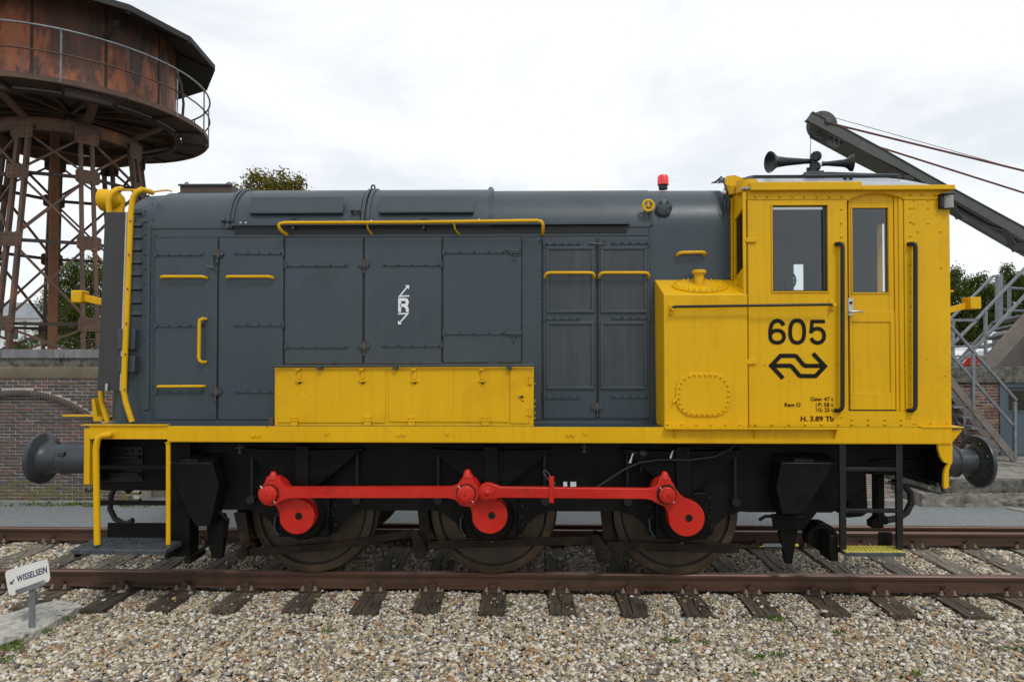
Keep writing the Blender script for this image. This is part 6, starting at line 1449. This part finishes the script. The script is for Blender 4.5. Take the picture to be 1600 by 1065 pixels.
stube('landing_rail', [(1563,447),(1580,450),(1620,453)], -7, .03); stube('landing_rail', [(1563,480),(1572,485),(1620,487)], -7, .03); sbar('post', (1577,450), (1577,500), -7, .06)
tag(st, 'galvanised steel outdoor staircase with tube handrails against the brick wall right of the cab')
mb = MB(); a = P(1580,500,-6.6); mb.add([(a.x,6.3,1.8),(a.x+1.6,6.3,1.8),(a.x+1.6,7.2,1.8),(a.x,7.2,1.8),(a.x+.02,6.3,P(1580,520,-6.3).z),(a.x+1.4,6.3,P(1580,470,-6.3).z),(a.x+1.4,7.2,P(1580,470,-6.3).z),(a.x+.02,7.2,P(1580,520,-6.3).z)],[(0,3,2,1),(4,5,6,7),(0,1,5,4),(1,2,6,5),(2,3,7,6),(3,0,4,7)])
tag(mb.build('plinth', M['stringer'], bevel=.02), 'brown grey solid plinth beside the upper stair flight at the right edge', 'plinth')

# ------------------------------------------------------------------ parked car above the wall
sC = -8.6; cr_ = thing('parked_car', 'white and red car parked above the brick wall, seen through the stairs', 'car', (P(1600,574,sC).x, 9.4, 1.8))
up = [(1484,578),(1485,563),(1500,551),(1530,545),(1585,541),(1622,514),(1690,509),(1745,520),(1765,545),(1768,578)]
mb = MB(); lo_ = [(1484,570)]+up[1:-1]+[(1768,570)]; mb.prism([(X(a,b_,sC),Z(a,b_,sC)) for a,b_ in lo_], 8.6, 10.2); cb = mb.build('body', M['carwhite'], cr_, bevel=.05)
for y in (8.57,10.201):
    mb = MB(); mb.prism([(X(a,b_,sC),Z(a,b_,sC)) for a,b_ in ((1503,571),(1512,558),(1560,554.5),(1760,554),(1764,571))], y, y+.028); mb.build('side_stripe', M['carred'], cr_)
mb = MB(); mb.prism([(X(a,b_,sC),Z(a,b_,sC)) for a,b_ in ((1594,540),(1624,518),(1688,513),(1738,523),(1744,540))], 8.575, 8.599); mb.build('side_window', M['glass'], cb)
for px in (1590,1725):
    for y in (8.56,10.05):
        mb = MB(); q = P(px,561,sC); mb.cyl((q.x,y,2.10),(q.x,y+.2,2.10),.30,n=28); wh = mb.build('wheel', M['rubber'], cr_, bevel=.02); mb = MB(); mb.cyl((q.x,y-.006,2.10),(q.x,y-.001,2.10),.19,n=24); mb.build('hubcap', M['galv'], wh)

# ------------------------------------------------------------------ crane jib
crane = thing('crane_jib', 'grey riveted lattice crane jib with pulley wheel rising behind the cab', 'crane', P(1960,574,-6.2))
sJ, sK = -6.2, -6.76
U = [(1269,175),(1324,203),(1374,230),(1455,276),(1600,355),(1800,464),(1960,552)]; Mi = [(1960,574),(1800,487),(1600,375),(1493,313),(1415,269),(1360,241),(1260,187)]
def outl(pts, s): return [(P(a,b_,s).x, P(a,b_,s).z) for a,b_ in pts]
ou = outl(U+Mi, sJ)
ou[0] = outl([(1269,175)],sJ)[0]
mb = MB(); mb.prism(ou, -sJ, -sJ+.03); j1 = mb.build('near_girder', M['jib'], crane)
mb = MB(); ouf = outl([(1296,189)]+U[1:]+Mi[:-1]+[(1284,200)], sJ); mb.prism(ouf, -sK-.03, -sK); mb.build('far_girder', M['jib'], crane)
for pts_, nm in ((U,'top_flange'),(Mi[::-1],'bottom_flange')):
    for y0, y1 in ((-sJ-.02,-sJ+.10),(-sK-.10,-sK+.02)):
        mb = MB(); o_ = outl(pts_, sJ) if y0 < 6.4 else outl([(1296,189) if nm == 'top_flange' else (1284,200)]+pts_[1:], sJ)
        for i in range(len(o_)-1): mb.bar((o_[i][0],(y0+y1)/2,o_[i][1]), (o_[i+1][0],(y0+y1)/2,o_[i+1][1]), abs(y1-y0), .018)
        mb.build(nm, M['jib'], crane, kind=None)
# solid soffit plate near the tip, lacing bars and battens beyond
o_ = outl(Mi[::-1], sJ)
def jm(t): # point along the lower edge by photo x
    for i in range(len(Mi)-1):
        a, b_ = Mi[::-1][i], Mi[::-1][i+1]
        if a[0] <= t <= b_[0]: k=(t-a[0])/(b_[0]-a[0]); return P(t, a[1]+(b_[1]-a[1])*k, sJ)
    return P(t, 574, sJ)
mb = MB(); a = jm(1322); b_ = jm(1480); mb.add([(a.x,-sJ+.01,a.z-.012),(b_.x,-sJ+.01,b_.z-.012),(b_.x,-sK-.01,b_.z-.012),(a.x,-sK-.01,a.z-.012)],[(3,2,1,0)]); mb.build('soffit_plate', M['jib'], crane)
xs_ = list(np.arange(1480, 1940, 46)); 
for i in range(len(xs_)-1):
    a, b_ = jm(xs_[i]), jm(xs_[i+1]); ya, yb = (-sJ+.03, -sK-.03) if i%2 == 0 else (-sK-.03, -sJ+.03)
    mb = MB(); mb.bar((a.x,ya,a.z-.02), (b_.x,yb,b_.z-.02), .12, .02); mb.build('lacing_bar', M['jib'], crane)
    if i%3 == 2: mb = MB(); c = jm(xs_[i]+30); d = jm(xs_[i]+62); mb.add([(c.x,-sJ+.02,c.z-.03),(d.x,-sJ+.02,d.z-.03),(d.x,-sK-.02,d.z-.03),(c.x,-sK-.02,c.z-.03)],[(3,2,1,0)]); mb.build('batten_plate', M['jib'], crane)
q = P(1284,197,(sJ+sK)/2); mb = MB(); mb.lathe((q.x,q.y-.06,q.z),(0,1,0),[(0,.30),(.03,.30),(.04,.27),(.08,.27),(.09,.30),(.12,.30)],40)
sh = mb.build('pulley_wheel', M['jib'], crane, smooth=30)
mb = MB(); mb.lathe((q.x,-sJ-.05,q.z),(0,1,0),[(0,.05),(.05,.08),(.10,.08)],18); mb.build('pulley_hub', M['jib'], sh)
mb = MB()
for k in range(5): t = 2*math.pi*k/5+.4; mb.bar((q.x,q.y-.08,q.z),(q.x+.26*math.cos(t),q.y-.07,q.z+.26*math.sin(t)),.03,.03)
mb.build('pulley_spokes', M['jib'], sh)
for (p0, p1, r, mt, s) in (((1290,191),(1700,291.5),.022,'jibrust',sJ),((1374,230),(1700,333),.020,'jibrust',sJ),((1304,184),(1700,295),.006,'oily',sJ-.3)):
    mb = MB(); mb.cyl(P(*p0,s), P(*p1,s), r, n=8); mb.build('tie_rod' if r > .01 else 'hoist_wire', M[mt], crane)
mb = MB(); mb.cyl(P(1267.5,205,sJ-.3), P(1265,262,sJ-.3), .007, n=6); mb.build('hook_wire', M['oily'], crane)
mb = MB(); a = P(1307,216,sJ); mb.tube([a+Vector((-.045,0,.06)),a+Vector((-.05,0,-.08)),a+Vector((-.03,0,-.17)),a+Vector((.005,0,-.19)),a+Vector((.04,0,-.16)),a+Vector((.05,0,-.08)),a+Vector((.05,0,.0))],.008,6); mb.build('shackle', M['jib'], crane)

# ------------------------------------------------------------------ white building far left
sB2 = -38
bx = thing('building', 'low white rendered building beyond the water tower legs', 'building', (P(10,540,sB2).x, 38, 1.9))
xb0, xb1 = X(-160,520,sB2), X(57,520,sB2); zb1 = Z(40,497,sB2)
mb = MB(); mb.box(xb0, xb1, 38, 46, 1.9, zb1); mb.box(xb1, X(78,520,sB2), 38.6, 46, 1.9, Z(60,507,sB2)); wl_ = mb.build('wall', M['render'], bx)
mb = MB(); mb.box(xb0-.1, xb1+.15, 37.8, 46, zb1+.001, zb1+.22); mb.box(xb1+.16, X(80,520,sB2), 38.4, 46, Z(60,507,sB2)+.001, Z(60,507,sB2)+.2); mb.box(xb0, X(22,520,sB2), 39, 45, zb1+.221, zb1+1.2); mb.build('roof', M['roofgrey'], bx)
mb = MB(); mb.cyl((X(39.5,520,sB2),37.95,1.9),(X(39.5,520,sB2),37.95,zb1-.3),.07,n=8); mb.box(X(37.5,520,sB2),X(41.5,520,sB2),37.85,38,zb1-.5,zb1-.2); mb.build('downpipe', M['galv'], bx)
for a, b_, t0, t1 in ((60,74,512,541),(8,30,510,530),(-40,-10,510,530)):
    mb = MB(); y = 38.6 if a > 57 else 38; framebox(mb, X(a,520,sB2), X(b_,520,sB2), Z(60,t1,sB2), Z(60,t0,sB2), .12, y-.08, y-.001); wn = mb.build('window', M['carwhite'], bx)
    mb = MB(); mb.box(X(a,520,sB2), X(b_,520,sB2), y-.03, y-.002, Z(60,t1,sB2), Z(60,t0,sB2)); mb.build('pane', mat('building_pane', (.02,.025,.03), rough=.1), wn)
    mb = MB(); xm = (X(a,520,sB2)+X(b_,520,sB2))/2; mb.box(xm-.05,xm+.05,y-.06,y-.031,Z(60,t1,sB2),Z(60,t0,sB2)); mb.build('mullion', M['carwhite'], wn)

# ------------------------------------------------------------------ trees
def leafcloud(blobs, nleaf, size, seed, droop=.3):
    nleaf = int(nleaf*2.1); size = size*.74
    r = np.random.default_rng(seed); V, F = [], []
    tot = sum(b_[3]**2 for b_ in blobs); vs = []
    for (x, y, z, rad) in blobs:
        n = int(nleaf*rad**2/tot); d = r.normal(size=(n,3)); d /= np.linalg.norm(d,axis=1)[:,None]; rr2 = rad*r.uniform(.35,1.08,n)**.6
        c = np.c_[x+d[:,0]*rr2, y+d[:,1]*rr2, z+d[:,2]*rr2*.85]
        # twig clusters: pull leaves towards random centres
        kc = max(4, n//22); cc = c[r.integers(0,n,kc)]; c = cc[r.integers(0,kc,n)]+r.normal(size=(n,3))*size*1.9
        a = r.normal(size=(n,3)); a /= np.linalg.norm(a,axis=1)[:,None]; b3 = np.cross(a, r.normal(size=(n,3))); b3 /= np.linalg.norm(b3,axis=1)[:,None]
        sz = size*r.uniform(.6,1.3,n)[:,None]; vs.append(np.stack([c-a*sz, c-b3*sz*.45, c+a*sz, c+b3*sz*.45],1))
    vs = np.concatenate(vs).reshape(-1,3); n = len(vs)//4; return vs, n
def tree(name, label, x, y, zg, h, blobs, nleaf, size, mt, seed, trunk_r=.14, cat='tree', group=None, flare=1):
    t = thing(name, label, cat, (x,y,zg), group)
    vs, n = leafcloud(blobs, nleaf, size, seed); me_ = bpy.data.meshes.new('crown'); me_.vertices.add(len(vs)); me_.vertices.foreach_set('co', vs.astype(np.float32).ravel())
    me_.loops.add(n*4); me_.polygons.add(n); me_.loops.foreach_set('vertex_index', np.arange(n*4)); me_.polygons.foreach_set('loop_start', np.arange(n)*4); me_.update(calc_edges=True); me_.materials.append(M[mt])
    o = bpy.data.objects.new('crown', me_); COL.objects.link(o); o.parent = t; o.matrix_parent_inverse = Matrix.Translation((-x,-y,-zg))
    r = random.Random(seed); mb_ = MB(); pts = [(x+r.uniform(-.1,.1)*i, y, zg-.05+h*.8*i/5) for i in range(6)]; mb_.tube(pts, [trunk_r*(1-.14*i) for i in range(6)], 10); mb_.build('trunk', M['bark'], t, smooth=60)
    mb_ = MB()
    for (bx_, by_, bz_, br) in blobs:
        z0_ = zg+min(h*.75, max(.3,(bz_-zg)*.55)); a = Vector((x,y,z0_)); b_ = Vector((bx_,by_,bz_)); m_ = (a+b_)/2+Vector((r.uniform(-.2,.2),0,.15)); mb_.tube([a,m_,b_],[trunk_r*.4,trunk_r*.26,trunk_r*.08],6)
        for _ in range(3): c = b_+Vector((r.uniform(-1,1),r.uniform(-1,1),r.uniform(-.4,1)))*br*.8; mb_.tube([m_, (m_+c)/2+Vector((0,0,.1)), c],[trunk_r*.18,trunk_r*.12,.008],5)
    mb_.build('branches', M['bark'], t, smooth=60); return t
def pb(px, py, s, rp_): q = P(px,py,s); return (q.x, q.y, q.z, rp_/1010*(CAM.y*-1-s))
s = -24.; q = P(118,545,s)
tree('deciduous_tree', 'green broadleaf tree behind the water tower legs, left of the locomotive nose', q.x, 24, 1.9, 5, [pb(108,430,s,22),pb(138,425,s,26),pb(95,478,s,30),pb(135,480,s,36),pb(82,520,s,24),pb(125,525,s,36),pb(165,500,s,36),pb(160,440,s,26),pb(105,455,s,20)], 13000, .085, 'leaf', 1)
s = -16.; q = P(45,545,s)
tree('leafy_shrub', 'small leafy shrub just above the wall coping in front of the white building', q.x, 16, 1.9, .8, [pb(38,540,s,13),pb(55,532,s,10),pb(20,545,s,12)], 900, .05, 'leaf', 2, .03, 'shrub')
s = -19.; q = P(420,545,s)
tree('deciduous_tree', 'olive green tree top showing above the locomotive hood', q.x, 19, 1.9, 7, [pb(405,292,s,26),pb(432,294,s,28),pb(462,300,s,22),pb(380,306,s,22),pb(478,312,s,16),pb(365,296,s,8),pb(425,345,s,60),pb(400,400,s,70),pb(450,400,s,70),pb(399,274,s,7),pb(449,279,s,7),pb(472,285,s,9)], 9500, .10, 'leafautumn', 3, .2)
s = -17.
for i,(lab, px, bl) in enumerate((('dark green bushy tree directly right of the cab end', 1492, [pb(1490,440,s,18),pb(1480,470,s,34),pb(1505,475,s,28),pb(1495,510,s,34),pb(1487,425,s,9),pb(1517,500,s,26),pb(1500,545,s,30)]),
    ('dark green tree behind the stair handrail posts', 1540, [pb(1530,452,s,20),pb(1545,470,s,26),pb(1560,455,s,16),pb(1540,505,s,34),pb(1530,540,s,34),pb(1565,500,s,26),pb(1521,440,s,8),pb(1533,436,s,8)]),
    ('taller dark tree with reddish tips at the right edge', 1590, [pb(1575,428,s,11),pb(1590,445,s,20),pb(1605,450,s,26),pb(1580,475,s,26),pb(1600,500,s,34),pb(1578,530,s,30),pb(1572,418,s,5),pb(1620,440,s,20)]))):
    q = P(px,560,s); tree('bushy_tree', lab, q.x, 17+i*.6, 1.75, 3, bl, 9000, .065, 'leafdark', 10+i, .09)
s = -30.
for i,(px,py) in enumerate(((1515,500),(1575,495),(1640,490))):
    pass

tree('roadside_tree', 'broad leafy tree on the near side of the yard, mirrored in the cab windows', 8.5, -34, -.3, 6, [(8,-34,4.2,1.9),(10.4,-34,3.4,1.6),(6.2,-34,3.0,1.5),(9,-33,2.2,1.6)], 3500, .16, 'leafdark', 31, .2)
tree('roadside_tree', 'lower rounded tree on the near side of the yard, mirrored in the door pane', 15.5, -36, -.3, 5, [(15,-36,3.2,1.7),(17,-36,2.6,1.4),(13.4,-36,2.2,1.3)], 2500, .16, 'leafdark', 32, .2)
# ------------------------------------------------------------------ sign and slab
base = PG(50,988,-.20); sg = 1*(-base.y)
sign = thing('trackside_sign', 'small white enamel sign reading WISSELSEIN with arrow on grey post, lower left', 'sign', (base.x, base.y, -.2))
mb = MB(); c = [Vector(q) for q in ((7.6,891.5),(75,872),(79.4,907),(14.5,930.5))]; pts = []
for i in range(4):
    a, b_, d = c[i-1], c[i], c[(i+1)%4]; u = (a-b_).normalized()*7; v_ = (d-b_).normalized()*7
    for t in (0,.25,.5,.75,1): q = b_+u*(1-t)**2+v_*t**2; pts.append((q.x,q.y))
mb.prism([(P(a,b_,sg).x, P(a,b_,sg).z) for a,b_ in pts], -sg-.004, -sg); pl = mb.build('sign_plate', M['signwhite'], sign)
mb = MB(); mb.bar(P(25.5,925,sg+.012), P(70,909,sg+.012), .012, .042); br = mb.build('bracket', M['galv'], sign, bevel=.002)
for px,py in ((32,923),(68.5,910)):
    mb = MB(); mb.hexb(P(px,py,sg+.018), r=.009, h=.008); mb.build('bolt', M['steel'], br)
mb = MB(); a = P(49,925,sg); mb.box(a.x-.027, a.x+.027, a.y+.004, a.y+.014, -.22, P(49,912,sg).z); mb.build('post', M['galv'], sign, bevel=.002)
ang = math.atan2(-(P(75,872,sg).z-P(7.6,891.5,sg).z), P(75,872,sg).x-P(7.6,891.5,sg).x)
c_ = bpy.data.curves.new('t','FONT'); c_.body = 'WISSELSEIN'; c_.size = 1; c_.offset = .022; c_.space_character = 1.06; o = bpy.data.objects.new('t', c_); COL.objects.link(o)
dg = bpy.context.evaluated_depsgraph_get(); me_ = bpy.data.meshes.new_from_object(o.evaluated_get(dg)); bpy.data.objects.remove(o)
xs2 = [v.co.x for v in me_.vertices]; x0_, x1_ = min(xs2), max(xs2); A0, A1 = Vector((26.5,909)), Vector((73.5,893.5)); e = A1-A0; upv = Vector((-.8,-9.5))
for v in me_.vertices:
    q = A0+e*((v.co.x-x0_)/(x1_-x0_))+upv*(v.co.y/.70); v.co = P(q.x,q.y,sg+.0065)
me_.materials.clear(); me_.materials.append(M['signblue']); o = bpy.data.objects.new('lettering', me_); COL.objects.link(o); o.parent = pl
mb = MB(); stroke(mb, [(22,905),(18,910)], 1.6, sg+.0065); poly(mb, [(15.6,907.5),(21,911.2),(16,912.6)], sg+.007); mb.build('arrow', M['signblue'], pl)
mb = MB(); pp_ = [PG(a,b_,-.160) for a,b_ in ((-30,975),(0,962),(40,949),(62,943),(84,938),(104,939),(128,942),(128,946),(112,955),(84,970),(60,984),(30,994),(0,1004),(-30,1015))]
r5 = random.Random(5); n = len(pp_); ctr = Vector((sum(q.x for q in pp_)/n, sum(q.y for q in pp_)/n, -.157))
mb.add([tuple(q+Vector((0,0,r5.uniform(-.006,.006)))) for q in pp_]+[(q.x,q.y,-.24) for q in pp_]+[tuple(ctr)], [(i,(i+1)%n,2*n) for i in range(n)]+[(i,n+i,n+(i+1)%n,(i+1)%n) for i in range(n)])
o = mb.build('concrete_slab', M['slab'], bevel=.008); tag(o, 'pale weathered concrete slab lying in the gravel behind the small sign post', 'slab')

# ------------------------------------------------------------------ weeds, fallen leaves
def weeds(spots, mt, name, label, seed):
    r = random.Random(seed); m_ = MB()
    for (x, y, z, rad, n, h) in spots:
        for _ in range(n):
            a = r.uniform(0,6.28); d = rad*math.sqrt(r.random()); c = Vector((x+d*math.cos(a), y+d*math.sin(a)*.7, z)); u = Vector((r.uniform(-1,1),r.uniform(-1,1),r.uniform(.3,1.4))).normalized(); w_ = u.cross(Vector((r.uniform(-1,1),r.uniform(-1,1),.2))).normalized(); l = h*r.uniform(.5,1.2)
            m_.add([c-w_*l*.10, c+u*l*.5-w_*l*.22, c+u*l, c+u*l*.5+w_*l*.22], [(0,1,2,3)])
    o_ = m_.build(name, M[mt], smooth=180); tag(o_, label, 'weeds', kind='stuff'); return o_
sp = []
for px,py,rp_,n,h in ((512,985,9,26,.035),(628,932,6,14,.04),(640,985,7,10,.03),(799,945,6,20,.04),(801,962,6,10,.03),(1047,1000,10,26,.035),(1102,1003,10,20,.03),(1160,1018,10,18,.03),(1185,1027,9,26,.035),(1217,1023,10,30,.035),(1212,967,10,34,.04),(1315,989,9,22,.03),(1432,1053,9,26,.035),(1180,1052,6,14,.035),(1270,922,14,40,.06),(1450,915,16,40,.05),(1560,1010,14,22,.03),(1585,1015,10,20,.035),(110,967,10,26,.035),(75,968,8,16,.035),(12,1005,20,90,.035),(22,1012,14,60,.035),(8,1030,12,50,.03),(76,985,8,22,.035)):
    q = PG(px,py,-.19); sp.append((q.x,q.y,-.195, rp_/1010*(q.y+7.13)*1.2, n, h))
weeds(sp, 'weed', 'weeds', 'small green weeds sprouting through the pebble ballast', 3)
sp = []
r6 = random.Random(6)
for i in range(70):
    px = r6.uniform(-10,255); q = P(px,790,-2.6); sp.append((q.x, 2.60-r6.uniform(0,.18), -.15, .09, r6.randint(4,14), .045))
weeds(sp, 'weed', 'wall_weeds', 'low weeds and moss along the foot of the left brick wall', 4)
m_ = MB(); r7 = random.Random(8)
for px,py in ((1247,920),(1262,905)): pass
a = PG(1276,925,-.17); m_.bar(a+Vector((-.06,-.04,.0)), a+Vector((.05,.06,.07)), .035, .02); tag(m_.build('wood_chip', M['wood'], bevel=.004), 'short splinter of grey wood leaning on the near rail foot, right of centre', 'wood scrap')
m_ = MB()
for i in range(60):
    x = r7.uniform(-7.5,7.5); y = r7.choice([r7.uniform(1.2,2.5), r7.uniform(2.3,2.6)]); z = -.146; t = r7.uniform(0,3.1); l = r7.uniform(.01,.028); m_.add([(x-l*math.cos(t),y-l*math.sin(t),z),(x+l*.5*math.sin(t),y-l*.5*math.cos(t),z+.004),(x+l*math.cos(t),y+l*math.sin(t),z+.002),(x-l*.5*math.sin(t),y+l*.5*math.cos(t),z+.005)],[(0,1,2,3)])
tag(m_.build('fallen_leaves', mat('dry_leaves', (.30,.25,.12), (.45,.40,.25), rough=.8, scale=8)), 'dry fallen leaves and litter on the asphalt path', 'leaves', kind='stuff')
